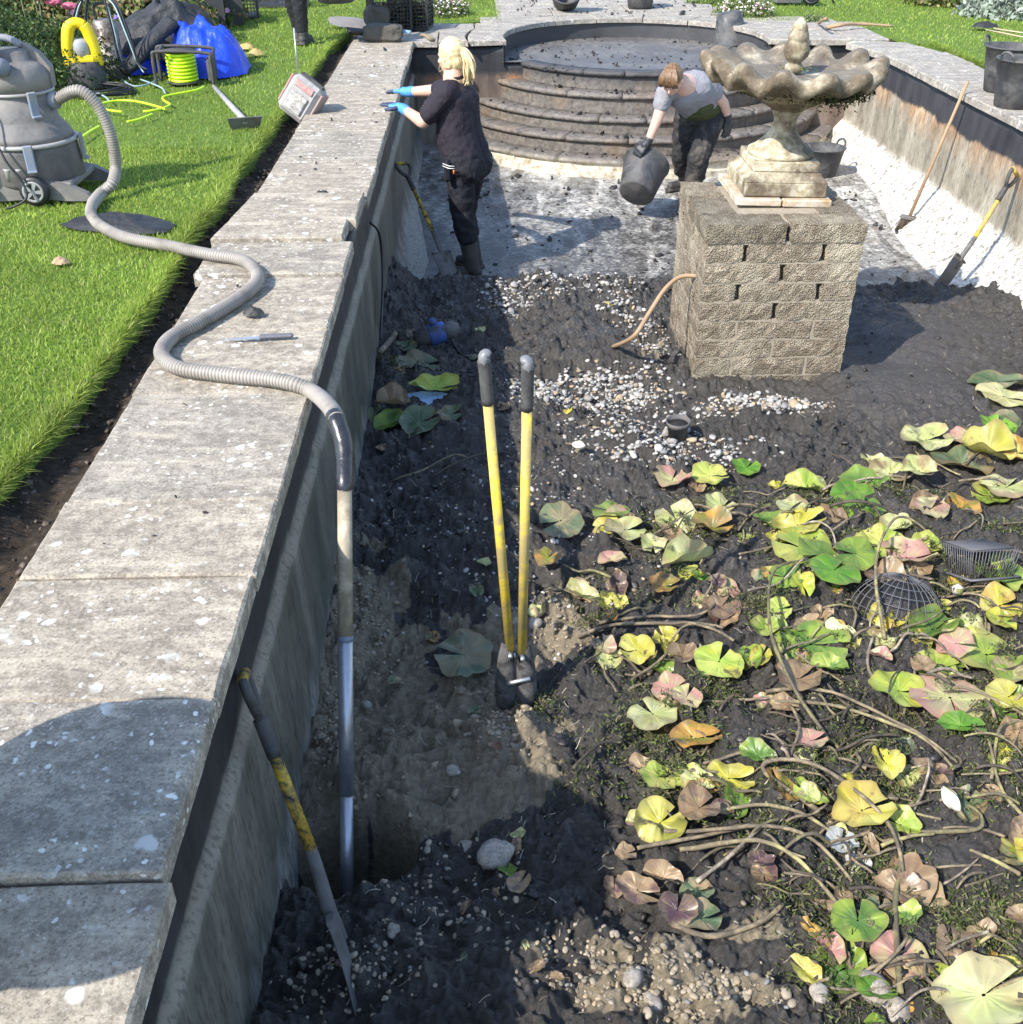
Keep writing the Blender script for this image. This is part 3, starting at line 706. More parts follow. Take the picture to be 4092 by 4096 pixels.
# wet puddles in the digging
M_water = NB('muddy_water').done((.05,.045,.035), .06, spec=.6)
for (px, py, rx, ry, z) in ():
    c = G(px,py,z); s_ = abs(G(px+rx,py,z).x-c.x); t_ = abs(G(px,py-ry,z).y-c.y)
    zz = float(np.min(mud_z(c.x+np.array([-.3,0,.3,0,0])*s_, c.y+np.array([0,-.3,0,.3,0])*t_)))+.006
    pb = B(); pb.prism([(c.x+s_*math.cos(a)*random.uniform(.8,1.2), c.y+t_*math.sin(a)*random.uniform(.8,1.2)) for a in np.linspace(0,2*PI,18)[:-1]], zz-.05, zz)
    tag(pb.build('puddle', M_water), kind='structure')
# ------------------------------------------------------------------ gravel and stones
I0, F0 = ico(1)
I0 = I0*np.array([1,.78,.55])+.10*np.sin(I0*4.7+1.3)
def scatter_px(n, px, py, rx, ry, z=-.98):
    a = rng.uniform(0,2*PI,n); r = np.sqrt(rng.random(n))*rng.uniform(.5,1.15,n); out = []
    for t, q in zip(a, r):
        g_ = G(px+rx*q*math.cos(t), py+ry*q*math.sin(t), z); out.append((g_.x, g_.y))
    return np.array(out)
pc = []
for n_, px, py, rx, ry, z in ((900,1140,745,150,34,-1.02),(330,1010,745,70,26,-1.0),(300,965,575,62,36,-1.0),(120,1040,560,60,30,-1.0),(260,1230,645,52,45,-.97),(170,1170,600,50,40,-1),(420,1440,765,130,24,-1.0),(380,1290,860,170,45,-1.0),
        (330,1200,820,150,60,-1),(150,1130,560,90,25,-1),(230,950,1370,70,80,-.95),(240,680,1200,80,120,-1.0),(220,620,1400,60,130,-1.05),(330,1290,1870,220,60,-.9),(180,1100,1820,170,80,-.9),(140,850,1700,200,130,-.95),(110,1060,1180,60,60,-.97),(170,650,1850,170,90,-.9),(500,1000,1000,330,260,-.97),(260,1500,1300,420,450,-.93),(160,1380,700,120,40,-1)):
    q = scatter_px(n_, px, py, rx, ry, z); sz = rng.lognormal(math.log(.0105),.36,len(q)); sz = np.where(py > 1000, sz*.62, sz)
    if n_ in (500,260): sz = sz*.7
    pc.append(np.column_stack([q, sz, np.full(len(q), 1.0 if (py > 1000) else 0.0)]))
pc = np.vstack(pc); ok = (pc[:,0] > -.6)&(pc[:,0] < 3.8)&(pc[:,1] > .8)&(pc[:,1] < 7.6)&~((pc[:,0] > 1.2)&(pc[:,0] < 2.1)&(pc[:,1] > 5.5)&(pc[:,1] < 6.4)); pc = pc[ok]
zz = mud_z(pc[:,0], pc[:,1])+pc[:,2]*.25
t = rng.random((len(pc),1)); k = rng.random((len(pc),1))
pcol = np.where(k < .62, np.array([.34,.325,.30])*(.6+.8*t), np.where(k < .85, np.array([.18,.175,.17])*(.7+.6*t), np.array([.30,.23,.15])*(.7+.6*t)))
pcol = np.where((pc[:,3:4] > .5)&(k < .8), np.array([.24,.20,.145])*(.6+.8*t), pcol)
gv = stamp('gravel', I0, F0, np.column_stack([pc[:,:2], zz]), rots(len(pc), False, .5), pc[:,2]*1.0, M_peb, None, True, pcol)
tag(gv, kind='stuff')
M_rock = stone_mat('flint_stone', (.42,.38,.32), (.2,.17,.14), (.6,.57,.52), .0)
def rock(name, c, r, seed, mat, parent=None, sub=2, squash=(1,.8,.65), amp=.22):
    V, F = ico(sub); a = V*1.3+seed*3.1
    nz = (fbm(a[:,0]+a[:,2]*.7, a[:,1]-a[:,2]*.9, 3, seed)-.5)*2*amp
    V = V*(1+nz[:,None])*np.array(squash)*r
    o = fast(name, V, F, mat, parent, True); o.location = c; o.rotation_euler = (random.uniform(-.3,.3), random.uniform(-.3,.3), random.uniform(0,6.3)); return o
k = 0
for (px, py, r, lab) in ((1010,1165,.030,'pale stone in the clay just above the hole digger'),(880,1565,.035,'pale round stone above the shovel hole'),(935,1605,.06,'greenish white flat stone with leaves against it'),(855,1460,.026,'small cream stone below the large flat lily leaf'),
        (690,1305,.022,'cream pebble stone beside the metal suction pipe'),(745,1790,.022,'pale round stone beside the buried pipe end'),(1540,1890,.03,'grey stone under the pink lily leaf'),(1285,1760,.022,'white stone beneath the dark brown leaf'),
        (1190,1885,.03,'pale boulder stone at the bottom edge of the clay'),(1230,1905,.028,'rounded cream stone by the bottom edge'),(1650,1880,.055,'crumbly tan lump right of the pink leaf'),(1690,1915,.04,'tan lump near the bottom right leaf')):
    c = G(px,py,-.93); c.z = float(mud_z(c.x,c.y))+r*.25
    tag(rock('stone', c, r, 300+k, M_rock), lab, 'stone', 'loose stones in the clay'); k += 1
M_lump = simple('mud_lump', (.022,.020,.018), .5, .5, 30, .8, 70, bd=.008)
def crumbs(name, pts, zf, smin, smax, lab):
    pts = np.asarray(pts); s_ = rng.lognormal(math.log((smin*smax)**.5), .45, len(pts))
    o = stamp(name, I0*(1+.35*np.sin(I0*7+2)), F0, np.column_stack([pts, zf(pts[:,0],pts[:,1])+s_*.3]), rots(len(pts)), s_, M_lump)
    return tag(o, kind='stuff')
fp = np.column_stack([rng.uniform(-.4,3.7,420), rng.uniform(7.5,10.3,420)]); fp = fp[rng.random(len(fp)) < .35+.65*fbm(fp[:,0]*2,fp[:,1]*2,2,4)]
crumbs('mud_crumbs', fp, floor_z, .008, .026, '')
bp = []
while len(bp) < 230:
    a, r = rng.uniform(0,2*PI), RB*math.sqrt(rng.random()); x, y = CX+r*math.cos(a), CY+r*math.sin(a)
    if fbm(np.array([x*2.]),np.array([y*2.]),2,9)[0] > .42: bp.append((x,max(y,11.1)))
crumbs('mud_crumbs', bp, lambda x,y: x*0-.208, .006, .02, '')
sp = []; sz_ = []
for R, z in zip(rad, zs):
    for _ in range(34 if R > 1.5 else 0):
        a = -PI/2+rng.normal(0,.45); r = R-rng.uniform(.03,.19); sp.append((SX+r*math.cos(a), SY+r*math.sin(a))); sz_.append(z)
sz_ = np.array(sz_); crumbs('mud_crumbs', sp, lambda x,y: sz_, .008, .026, '')
cp = np.column_stack([rng.uniform(-1.2,-.68,46), rng.uniform(2.4,11.4,46)]); crumbs('mud_crumbs', cp, lambda x,y: x*0+.004, .004, .013, '')
tp = np.column_stack([rng.uniform(.4,3.0,130), rng.uniform(13.3,15.6,130)]); crumbs('mud_crumbs', tp, lambda x,y: x*0+.004, .006, .02, '')
sp2 = np.column_stack([rng.uniform(-1.47,-1.27,900), rng.uniform(2.2,9,900)])
st2 = stamp('soil_crumbs', I0*(1+.3*np.sin(I0*7)), F0, np.column_stack([sp2, -.055-.045*np.exp(-((sp2[:,0]+1.36)/.09)**2)+rng.uniform(0,.012,900)]), rots(900), rng.lognormal(math.log(.006),.5,900), M_peb, None, True, np.array([.05,.038,.028])*rng.uniform(.4,2.2,(900,1)))
tag(st2, kind='stuff')
# ================================================================== pillar of rough concrete blocks
def block_mat(name, tone):
    n = NB(name); v = n.vor(115); f = n.noise(14, 5, .65); g = n.noise(3, 3)
    c = n.ramp(v, [(.05,[.64*tone,.53*tone,.42*tone]),(.35,[.40*tone,.335*tone,.24*tone]),(.62,[.15*tone,.115*tone,.075*tone])])
    rc = n.vor(115, out=1); c = n.mix(.35, c, n.mix(n.ramp(rc, [(.3,0),(.8,1)]), [.30*tone,.24*tone,.16*tone], [.6*tone,.54*tone,.44*tone]))
    c = n.mix(n.ramp(f, [(.42,.75),(.62,0)]), c, [.16*tone,.125*tone,.085*tone])
    c = n.mix(n.ramp(g, [(.5,0),(.7,.5)]), c, [.5*tone,.45*tone,.33*tone])
    zz_ = n.sep()[2]; wl = n.nd('MapRange'); n.put(wl.inputs[0], n.ma('MULTIPLY_ADD', f, .12, zz_)); wl.inputs[1].default_value = -.80; wl.inputs[2].default_value = -.97
    c = n.mix(n.ma('MULTIPLY', wl.outputs[0], .65), c, (.07,.058,.045))
    n.bump(n.ma('SUBTRACT', 1.0, v), 1.0, .009); n.bump(f, .6, .010)
    return n.done(c, .85, spec=.3)
M_blk = block_mat('rough_concrete_block', .92); M_blk_top = block_mat('rough_concrete_block_wet', .66); M_blk_pale = block_mat('rough_concrete_block_limed', 1.05)
M_mortar = simple('mortar', (.30,.255,.19), .9, .4, 24, .8, 110)
PX0, PX1, PY0, PY1, PZ = 1.235, 2.105, 5.575, 6.445, -.06
pil = thing('block_pillar', 'square pillar of rough tan concrete blocks carrying the fountain', 'pillar', ((PX0+PX1)/2, (PY0+PY1)/2, -1.05))
def rblock(x0, x1, y0, y1, z0, z1, mat):
    b = B(); nx, ny, nz = [max(2, int(d/.03)) for d in (x1-x0, y1-y0, z1-z0)]
    V = {}; vs = []
    def vid(i,j,k):
        if (i,j,k) not in V:
            x, y, z = x0+(x1-x0)*i/nx, y0+(y1-y0)*j/ny, z0+(z1-z0)*k/nz
            e = sum((i in (0,nx), j in (0,ny), k in (0,nz)))
            c = Vector(((x0+x1)/2,(y0+y1)/2,(z0+z1)/2)); p = Vector((x,y,z))
            amp = .004; p += Vector((random.uniform(-amp,amp),random.uniform(-amp,amp),random.uniform(-amp,amp)*.7))
            if e > 1: p += (c-p)*(.0018*e/max(.05,(c-p).length))
            V[(i,j,k)] = len(vs); vs.append(p)
        return V[(i,j,k)]
    fs = []
    for i in range(nx):
        for k in range(nz):
            fs.append((vid(i,0,k),vid(i+1,0,k),vid(i+1,0,k+1),vid(i,0,k+1))); fs.append((vid(i,ny,k),vid(i,ny,k+1),vid(i+1,ny,k+1),vid(i+1,ny,k)))
    for j in range(ny):
        for k in range(nz):
            fs.append((vid(0,j,k),vid(0,j,k+1),vid(0,j+1,k+1),vid(0,j+1,k))); fs.append((vid(nx,j,k),vid(nx,j+1,k),vid(nx,j+1,k+1),vid(nx,j,k+1)))
    for i in range(nx):
        for j in range(ny):
            fs.append((vid(i,j,nz),vid(i+1,j,nz),vid(i+1,j+1,nz),vid(i,j+1,nz)))
    b.add(vs, fs, False)
    return reparent(b.build('block', mat), pil)
CH = .112; D_ = .10
for c in range(9):
    z1 = PZ-c*CH; z0 = z1-CH+.009; two = c % 2 == 0; gap = .024 if c < 5 else .010
    o = .006 if c == 0 else 0
    mt = M_blk_top if c == 0 else (M_blk_pale if c in (1,2) else M_blk)
    W_ = PX1-PX0
    cuts = [0, W_/2+rng.uniform(-.01,.01), W_] if two else [0, W_*.25+rng.uniform(-.012,.012), W_*.75-rng.uniform(-.012,.012), W_]
    for q in range(len(cuts)-1):
        a, b_ = cuts[q]+(gap/2 if q else 0), cuts[q+1]-(gap/2 if q < len(cuts)-2 else 0)
        m2 = mt if rng.random() < .8 else M_blk
        rblock(PX0+a-o*(q == 0), PX0+b_+o, PY0-o, PY0+.2, z0, z1, m2)
        ya, yb_ = PY0+.2+.008+(PY1-PY0-.2)*a/W_, PY0+.2+(PY1-PY0-.2)*b_/W_
        rblock(PX0-o, PX0+.2, ya, yb_, z0, z1, m2)
        rblock(PX1-.2, PX1+o, ya, yb_, z0, z1, m2)
mb = B(); mb.box(((PX0+PX1)/2,(PY0+PY1)/2,-.6), (W_-.14, W_-.14, 1.06))
for c in range(8):
    z = PZ-(c+1)*CH+.006
    mb.box(((PX0+PX1)/2,(PY0+PY1)/2,z), (W_-.010, W_-.010, .014))
    if c >= 4: mb.box(((PX0+PX1)/2,(PY0+PY1)/2,z-.056), (W_-.012, W_-.012, .10))
reparent(mb.build('mortar', M_mortar), pil)
# ------------------------------------------------------------------ fountain
def fount_mat(name, dark):
    n = NB(name); f = n.noise(16, 7, .7); g = n.noise(4.5, 4, .6); h = n.noise(70, 4, .6)
    c = n.ramp(f, [(.32,(.24,.19,.10)),(.5,(.44,.38,.26)),(.68,(.62,.58,.47))])
    c = n.mix(n.ramp(g, [(.5-dark*.18,0),(.66-dark*.1,.95)]), c, n.ramp(f, [(.3,(.045,.032,.020)),(.55,(.12,.09,.06)),(.72,(.30,.25,.18))]))
    nz = n.sep(n.nd('NewGeometry').outputs['Normal'])[2]
    c = n.mix(n.ma('MULTIPLY', n.ramp(nz, [(.75,0),(.95,.45*dark)]), n.ramp(f, [(.4,1),(.6,0)])), c, (.17,.16,.14))
    c = n.mix(n.ramp(h, [(.62,0),(.7,.6)]), c, (.06,.05,.035))
    n.bump(f, .7, .010); n.bump(h, .5, .003)
    return n.done(c, .75, spec=.35)
M_fb = fount_mat('fountain_stone_stained', 1.5); M_fs = fount_mat('fountain_stone', .8); M_fp = fount_mat('fountain_stone_pale', .4)
M_brick = simple('terracotta_slab', (.34,.22,.11), .8, .35, 18, .6, 60, dirt=(.5,.45,.37), dirt_amt=.35)
FX, FY = 1.735, 6.17
ft = thing('stone_fountain', 'weathered stone fountain bowl with wavy rim on top of the pillar', 'fountain', (FX, FY, PZ), (math.radians(.6), math.radians(1.6), 0))
def tile(x0, x1, y0, y1, z0, z1, name, mat): return B().box(((x0+x1)/2,(y0+y1)/2,(z0+z1)/2), (x1-x0,y1-y0,z1-z0), None, .006, .003).build(name, mat, ft)
tile(-.28,-.02,-.27,-.02,.0,.042,'base_slab',M_brick); tile(-.012,.265,-.275,-.02,.0,.042,'base_slab',M_brick); tile(-.28,.265,-.012,.27,.0,.040,'base_slab',M_brick)
B().box((0,0,.085),(.475,.475,.082),None,.008).build('plinth', M_fs, ft)
def sqlathe(prof, name, mat):
    b = B(); vs = []; fs = []
    for r, z in prof: vs += [(-r,-r,z),(r,-r,z),(r,r,z),(-r,r,z)]
    for k in range(len(prof)-1):
        for i in range(4): fs.append((k*4+i,k*4+(i+1) % 4,(k+1)*4+(i+1) % 4,(k+1)*4+i))
    fs += [(3,2,1,0), tuple(len(vs)-4+i for i in range(4))]
    b.add(vs, fs, False); return b.build(name, mat, ft)
sqlathe([(.236,.126),(.232,.134),(.215,.142),(.205,.155),(.198,.168),(.19,.172)], 'moulding', M_fs)
B().box((0,0,.200),(.375,.375,.055),None,.005).build('plinth', M_fp, ft)
stem = B().lathe([(.182,.228),(.188,.240),(.186,.256),(.165,.268),(.15,.275),(.125,.30),(.095,.33),(.072,.365),(.064,.40),(.066,.43),(.078,.455),(.090,.465),(.092,.478),(.080,.486)], 32)
stem.build('stem', M_fp, ft)
NL = 13
pr = [(.0,.672,0,0),(.10,.672,0,0),(.22,.680,.003,0),(.32,.692,.012,.0),(.38,.712,.030,.004),(.425,.735,.046,.010),(.462,.742,.058,.016),(.487,.728,.066,.020),(.497,.700,.070,.022),(.492,.672,.070,.022),(.474,.652,.064,.020),(.445,.645,.05,.014),(.40,.632,.034,.012),(.34,.610,.020,.011),(.27,.578,.010,.010),(.20,.545,.006,.008),(.14,.515,.003,.005),(.10,.492,0,0),(.085,.482,0,0)]
NN = NL*14; vs = []; fs = []
for (r, z, wz, wr) in pr:
    for i in range(NN):
        a = 2*PI*i/NN+.2; wv = math.cos(NL*a); wv = math.copysign(abs(wv)**.8, wv)
        irr = 1+.03*math.sin(3*a+1)+.02*math.sin(5*a)
        rr = r*(irr if r > .3 else 1)+wr*wv
        vs.append((rr*math.cos(a), rr*math.sin(a), z-.012+wz*.62*wv*(.8+.25*math.sin(2*a+.6))))
for k in range(len(pr)-1):
    for i in range(NN): fs.append((k*NN+i, k*NN+(i+1) % NN, (k+1)*NN+(i+1) % NN, (k+1)*NN+i))
B().add(vs, fs, True).build('bowl', M_fb, ft)
fin = B().lathe([(.048,.672),(.05,.70),(.038,.712),(.036,.722),(.05,.735),(.066,.755),(.070,.79),(.060,.822),(.050,.832),(.056,.838),(.052,.865),(.04,.885),(.043,.892),(.030,.925),(.012,.945),(.0,.948)], 20, None, True, lambda a, k: 1+.07*math.sin(5*a+k*1.9)+.05*math.sin(9*a-k))
fin.build('finial', M_fp, ft)
M_moss = attr_mat('moss', .8, .1, .2)
def tufts(name, pts, size, cols, parent=None, up=.6, seed=3, droop=0):
    """many small blades round given points: moss, weed, fine foliage"""
    r = np.random.default_rng(seed); P = np.asarray(pts); n = len(P)
    d = r.normal(0,1,(n,3)); d[:,2] = np.abs(d[:,2])*up-droop; d /= np.linalg.norm(d,axis=1,keepdims=True)
    s_ = r.normal(0,1,(n,3)); s_ -= d*(s_*d).sum(1,keepdims=True); s_ /= np.linalg.norm(s_,axis=1,keepdims=True)
    L = size*r.uniform(.5,1.4,(n,1)); w_ = L*.16
    V = np.stack([P-s_*w_, P+s_*w_, P+d*L*.6+s_*w_*.9, P+d*L], 1).reshape(-1,3)
    k = np.arange(n)[:,None]*4; F = np.concatenate([k+np.array([[0,1,2]]), k+np.array([[0,2,3]])])
    o = fast(name, V, F, M_moss, parent); c = np.array(cols); cc = c[r.integers(0,len(c),n)]*r.uniform(.6,1.4,(n,1))
    setcol(o.data,'Col',np.repeat(cc,4,axis=0)); return o
mp = []
for _ in range(1500):
    a = rng.normal(-.75,.38); r = rng.uniform(.28,.46); mp.append((r*math.cos(a), r*math.sin(a), .60+(r-.28)*.35-abs(rng.normal(0,.035))))
for _ in range(350):
    a = rng.uniform(-PI,0); r = rng.uniform(.25,.44); mp.append((r*math.cos(a), r*math.sin(a), .58+(r-.28)*.35-abs(rng.normal(0,.012))))
mo_ = tufts('moss', mp, .022, [(.02,.025,.008),(.05,.06,.02),(.012,.012,.008),(.09,.10,.03)], ft, .3, 5, .7); tag(mo_, kind='stuff')
tag(tufts('moss', np.column_stack([rng.normal(0,.055,160), rng.normal(-.02,.055,160), rng.uniform(.672,.70,160)]), .012, [(.10,.14,.02),(.16,.19,.04)], ft, .6, 6), kind='stuff')
# ================================================================== buckets and tubs
M_tub = simple('muddy_black_rubber', (.035,.036,.040), .55, .3, 9, .35, 40, dirt=(.125,.118,.11), dirt_amt=.75)
M_tubdark = simple('wet_black_rubber', (.014,.014,.016), .4, .3, 9, .3, 40, dirt=(.06,.055,.05), dirt_amt=.35)
def tub(label, loc, rot, r0=.145, r1=.205, h=.31, mat=None, group='mud buckets', handles=2):
    t = thing('bucket', label, 'bucket', loc, rot, group); mat = mat or M_tub
    wb = lambda a, k: 1+.02*math.sin(2*a+r1*40)
    B().lathe([(r0*.9,0),(r0,.008),(r0+(r1-r0)*.5,h*.5),(r1,h-.012),(r1+.010,h-.010),(r1+.010,h),(r1-.006,h),(r0-.006+(r1-r0)*.5,h*.5),(r0-.01,.014),(0.001,.012)], 32, None, True, wb).build('tub', mat, t)
    for s in range(handles):
        sg = 1 if s else -1
        B().tube(catmull([(sg*(r1-.004),-.055,h-.015),(sg*(r1+.012),-.05,h+.03),(sg*(r1+.02),0,h+.055),(sg*(r1+.012),.05,h+.03),(sg*(r1-.004),.055,h-.015)],4), .010, 8).build('handle', mat, t)
    return t
rd = math.radians
hb = WY(*crop(2400,200,1.5617)(238,905), 9.18)
tub('muddy bucket tipped on its side in the bending man\'s hand', WY(*crop(2400,200,1.5617)(225,900), 9.0), Vector((.34,.74,.60)).to_track_quat('Z','X').to_euler(), .155, .20, .33, None, 'mud buckets', 2)
tub('muddy bucket standing on the pond floor behind the fountain plinth', G(1545,343,-1.09), (0,0,.4), .13, .195, .33)
tub('empty bucket lying tilted on the terrace, its dark mouth showing', G(1072,19,.0)+Vector((-.03,.05,.09)), (rd(52),rd(-16),rd(10)), .15, .20, .30, M_tub)
tub('bucket standing upright on the terrace beside the tilted one', G(1207,15,0), (0,0,1.2), .15, .19, .30)
tub('bucket standing bottom up on the basin edge behind the fountain', G(1372,88,-.21)+Vector((.02,.17,.33)), (rd(180-7),rd(-6),.5), .135, .19, .34, None, 'mud buckets', 0)
tub('upright muddy bucket nearest the frame edge on the sunny coping', G(1906,207,0)+Vector((.06,.10,.004)), (0,0,.5), .14, .185, .34)
tub('muddy bucket behind another on the sunny coping, one handle raised', G(1892,180,0)+Vector((.06,.14,.004)), (0,0,2.4), .15, .20, .34)
# ================================================================== long-handled tools
M_yel = simple('yellow_paint', (.86,.62,.005), .35, .12, 10, .1, 50, dirt=(.35,.27,.10), dirt_amt=.18)
M_yel_worn = simple('worn_yellow_paint', (.62,.40,.025), .45, .15, 30, .3, 60, dirt=(.03,.028,.025), dirt_amt=.45)
M_grip = simple('black_grip', (.020,.020,.022), .5, .4, 20, .3, 60, dirt=(.07,.067,.064), dirt_amt=.3)
M_mudsteel = simple('muddy_steel', (.055,.050,.046), .5, .4, 16, .6, 60, dirt=(.13,.125,.12), dirt_amt=.25)
M_steel = simple('dull_steel', (.52,.53,.55), .42, .2, 14, .2, 80, .8)
M_wood = simple('old_wood', (.33,.22,.13), .7, .3, 10, .4, 50)
def axis_frame(tip, top, roll=0):
    z = (Vector(top)-Vector(tip)); L = z.length; z.normalize()
    x = Vector((1,0,0))-z*z.x; x.normalize(); y = z.cross(x)
    R = Matrix((x,y,z)).transposed() @ Matrix.Rotation(roll, 3, 'Z'); return R.to_euler(), L
def spade(label, tip, top, roll, worn=True, bent=0.0):
    eu, L = axis_frame(tip, top, roll); t = thing('spade', label, 'spade', tip, eu, 'digging spades')
    ym = M_yel_worn if worn else M_yel
    bl = B(); nx, nz = 8, 10; wd = .085; vs = []; fs = []
    for side in (0,1):
        for k in range(nz+1):
            for i in range(nx+1):
                u = -1+2*i/nx; v = k/nz; w_ = wd*(.92+.08*v); tipcut = .018*(u*u)*(1-v)
                vs.append((u*w_, .018*(u*u)+.02*(1-v)**2+(.0035 if side else 0), .28*v+tipcut))
    N = (nx+1)*(nz+1)
    for k in range(nz):
        for i in range(nx):
            q = k*(nx+1)+i; fs.append((q,q+1,q+nx+2,q+nx+1)); fs.append((N+q,N+q+nx+1,N+q+nx+2,N+q+1))
    for k in range(nz):
        for i in (0,nx):
            q = k*(nx+1)+i; fs.append((q,q+nx+1,N+q+nx+1,N+q))
    for i in range(nx):
        for k in (0,nz):
            q = k*(nx+1)+i; fs.append((q,q+1,N+q+1,N+q))
    bl.add(vs, fs, True); bl.box((-.055,.012,.283),(.06,.02,.012)); bl.box((.055,.012,.283),(.06,.02,.012))
    bl.build('blade', M_mudsteel, t)
    B().tube([(0,.008,.20),(0,.012,.30),(0,.004,.38),(0,0,.46)], [.016,.020,.018,.017], 10).build('socket', M_mudsteel, t)
    B().tube([(0,0,.45),(0,0,L-.22)], .0165, 12).build('shaft', ym, t)
    B().tube(catmull([(0,0,L-.24),(0,0,L-.17),(0,0,L-.13)],3), .020, 10).build('grip_neck', M_grip, t)
    B().tube(catmull([(0,0,L-.13),(.030,0,L-.105),(.058,0,L-.055),(.055,0,L-.012)],4), .014, 8).tube(catmull([(0,0,L-.13),(-.030,0,L-.105),(-.058,0,L-.055),(-.055,0,L-.012)],4), .014, 8).build('grip_yoke', M_grip, t)
    B().tube([(-.062,0,L-.012),(.062,0,L-.012)], .0145, 10).build('grip_bar', ym, t)
    return t
tip = G(700,1890,-.93); spade('muddy spade leaning on the shaded wall in the foreground, worn yellow shaft', tip+Vector((0,0,-.02)), WX(457,1268,-.635), rd(100))
spade('spade with worn yellow shaft standing beside the blonde woman', G(862,535,-1.10), WX(757,306,-.585), rd(30))
spade('spade with yellow shaft leaning on the sunny wall at the right', G(1775,553,-1.09), WX(1917,322,3.86), rd(40), False)
tb0, tt0 = G(1706,432,-1.10), WX(1826,153,3.875)
eu, L = axis_frame(tb0, tt0, 0); t = thing('broom', 'old broom with long wooden handle leaning on the sunny wall', 'broom', tb0, eu)
B().tube([(0,0,.10),(0,0,L)], [.014,.0125], 10).build('handle', M_wood, t)
B().box((0,0,.10),(.15,.05,.035),None,.01).build('head', M_mudsteel, t)
bb = B()
for _ in range(150):
    x, y = random.uniform(-.065,.065), random.uniform(-.018,.018); bb.tube([(x,y,.09),(x*1.25+random.uniform(-.01,.01),y*1.8+random.uniform(-.01,.01),-.01+random.uniform(-.012,.02))], .0022, 4)
bb.build('bristles', simple('broom_bristle', (.09,.07,.05), .8, .3), t)
# post-hole digger stuck in the clay
base = Vector((.095, 2.88, -.985)); pd = thing('hole_digger', 'post hole digger with two bright yellow handles standing in the clay', 'digger', base)
for (tp, bt, xs_, sg) in ((WY(912,668,2.93), WY(962,1225,2.88), -.035, -1), (WY(996,680,2.86), WY(985,1230,2.88), .045, 1)):
    tp, bt = Vector(tp), Vector(bt); d = (tp-bt).normalized(); L = (tp-bt).length
    reparent(B().tube([bt, bt+d*(L-.16)], .0165, 14).build('handle', M_yel, pd), pd)
    side = Vector((sg*-1,0,0)); hk = Vector((1,0,0)) if sg < 0 else Vector((-1,0,0))
    gp = reparent(B().tube(catmull([bt+d*(L-.165), bt+d*(L-.10), bt+d*(L-.045), bt+d*(L-.02)],3), [.019,.0195,.02,.0195,.02,.0195,.0195,.0205,.021,.021][:10], 12).build('grip', M_grip, pd), pd)
    reparent(B().tube(catmull([tp-d*.035, tp-d*.012, tp+hk*.006, tp+hk*.020-d*.004],3), [.020,.021,.022,.0225,.022,.021,.020,.019,.017,.013], 10, True, True, .8).build('grip_end', simple('worn_grip_end', (.16,.16,.165), .45, .3, 30), pd), pd)
    bl = B(); vs = []; fs = []; nx, nz = 8, 8; top = bt+Vector((0,0,.03)); bot = Vector((bt.x+sg*.006+.0, 2.865, -1.02))
    for s in (0,1):
        for k in range(nz+1):
            v = k/nz; w_ = .022+.024*math.sin(min(1,v*1.8)*PI/2)-.006*max(0,v-.75)*4
            for i in range(nx+1):
                a = -1.15+2.3*i/nx; r = w_/.9-(.004 if s else 0)
                c = top+(bot-top)*v
                vs.append((c.x+sg*.012+r*math.sin(a)*.80, c.y-r*math.cos(a)*.8+r*.4, c.z))
    N = (nx+1)*(nz+1)
    for k in range(nz):
        for i in range(nx):
            q = k*(nx+1)+i; fs += [(q,q+1,q+nx+2,q+nx+1),(N+q,N+q+nx+1,N+q+nx+2,N+q+1)]
    bl.add(vs, fs, True); reparent(bl.build('blade', simple('scoured_steel', (.20,.195,.19), .45, .5, 18, .5, 50, .3, dirt=(.03,.028,.026), dirt_amt=.45), pd), pd)
    reparent(B().tube([bt+Vector((0,-.02,.0)), bt+Vector((0,-.045,.0))], .008, 8).build('bolt', M_steel, pd), pd)
reparent(B().tube([WY(955,1290,2.85), WY(1000,1280,2.85)], .008, 8).build('pivot', M_steel, pd), pd)
# knife on the coping
kn = thing('knife', 'long garden knife with grey handle lying on the coping', 'knife', G(485,637,.012), (0,0,rd(6)))
B().prism([(-.15,-.004),(-.02,-.013),(.01,-.013),(.01,.011),(-.03,.012)], -.001, .001).build('blade', M_steel, kn)
B().box((.075,0,.002),(.135,.026,.018),None,.007).build('handle', simple('grey_grip', (.10,.10,.115), .5, .3), kn)
# ================================================================== suction vacuum on the lawn
M_vac = simple('dusty_grey_plastic', (.085,.082,.085), .6, .35, 6, .2, 50, dirt=(.20,.185,.17), dirt_amt=.5)
M_vacl = simple('dusty_dark_tank', (.055,.052,.055), .55, .35, 8, .25, 60, dirt=(.13,.12,.115), dirt_amt=.4)
M_blue = simple('faded_blue_plastic', (.10,.17,.30), .5, .2, 10, .15, 60, dirt=(.22,.22,.23), dirt_amt=.25)
M_band = simple('grey_band', (.28,.27,.26), .5, .3, 12)
M_rub = simple('black_cable', (.014,.014,.016), .5, .3, 20)
vb = WY(76,352,6.12); vb.z = 0
va = thing('wet_vacuum', 'dusty grey wet vacuum on wheels with blue clips, standing on the lawn', 'vacuum', vb)
B().lathe([(.235,.07),(.262,.10),(.252,.26),(.25,.285)], 36).build('tank', M_vacl, va)
B().lathe([(.252,.283),(.262,.288),(.262,.300),(.250,.306)], 36).build('band', M_band, va)
B().lathe([(.245,.305),(.232,.335),(.205,.375),(.190,.395),(.182,.41),(.178,.54)], 36).build('upper_tank', M_vac, va)
B().lathe([(.180,.538),(.190,.543),(.190,.553),(.182,.558)], 36).build('band', M_band, va)
B().lathe([(.184,.557),(.182,.62),(.172,.662),(.145,.69),(.105,.705),(.10,.745),(.085,.757),(.001,.760)], 36).build('motor_head', M_vac, va)
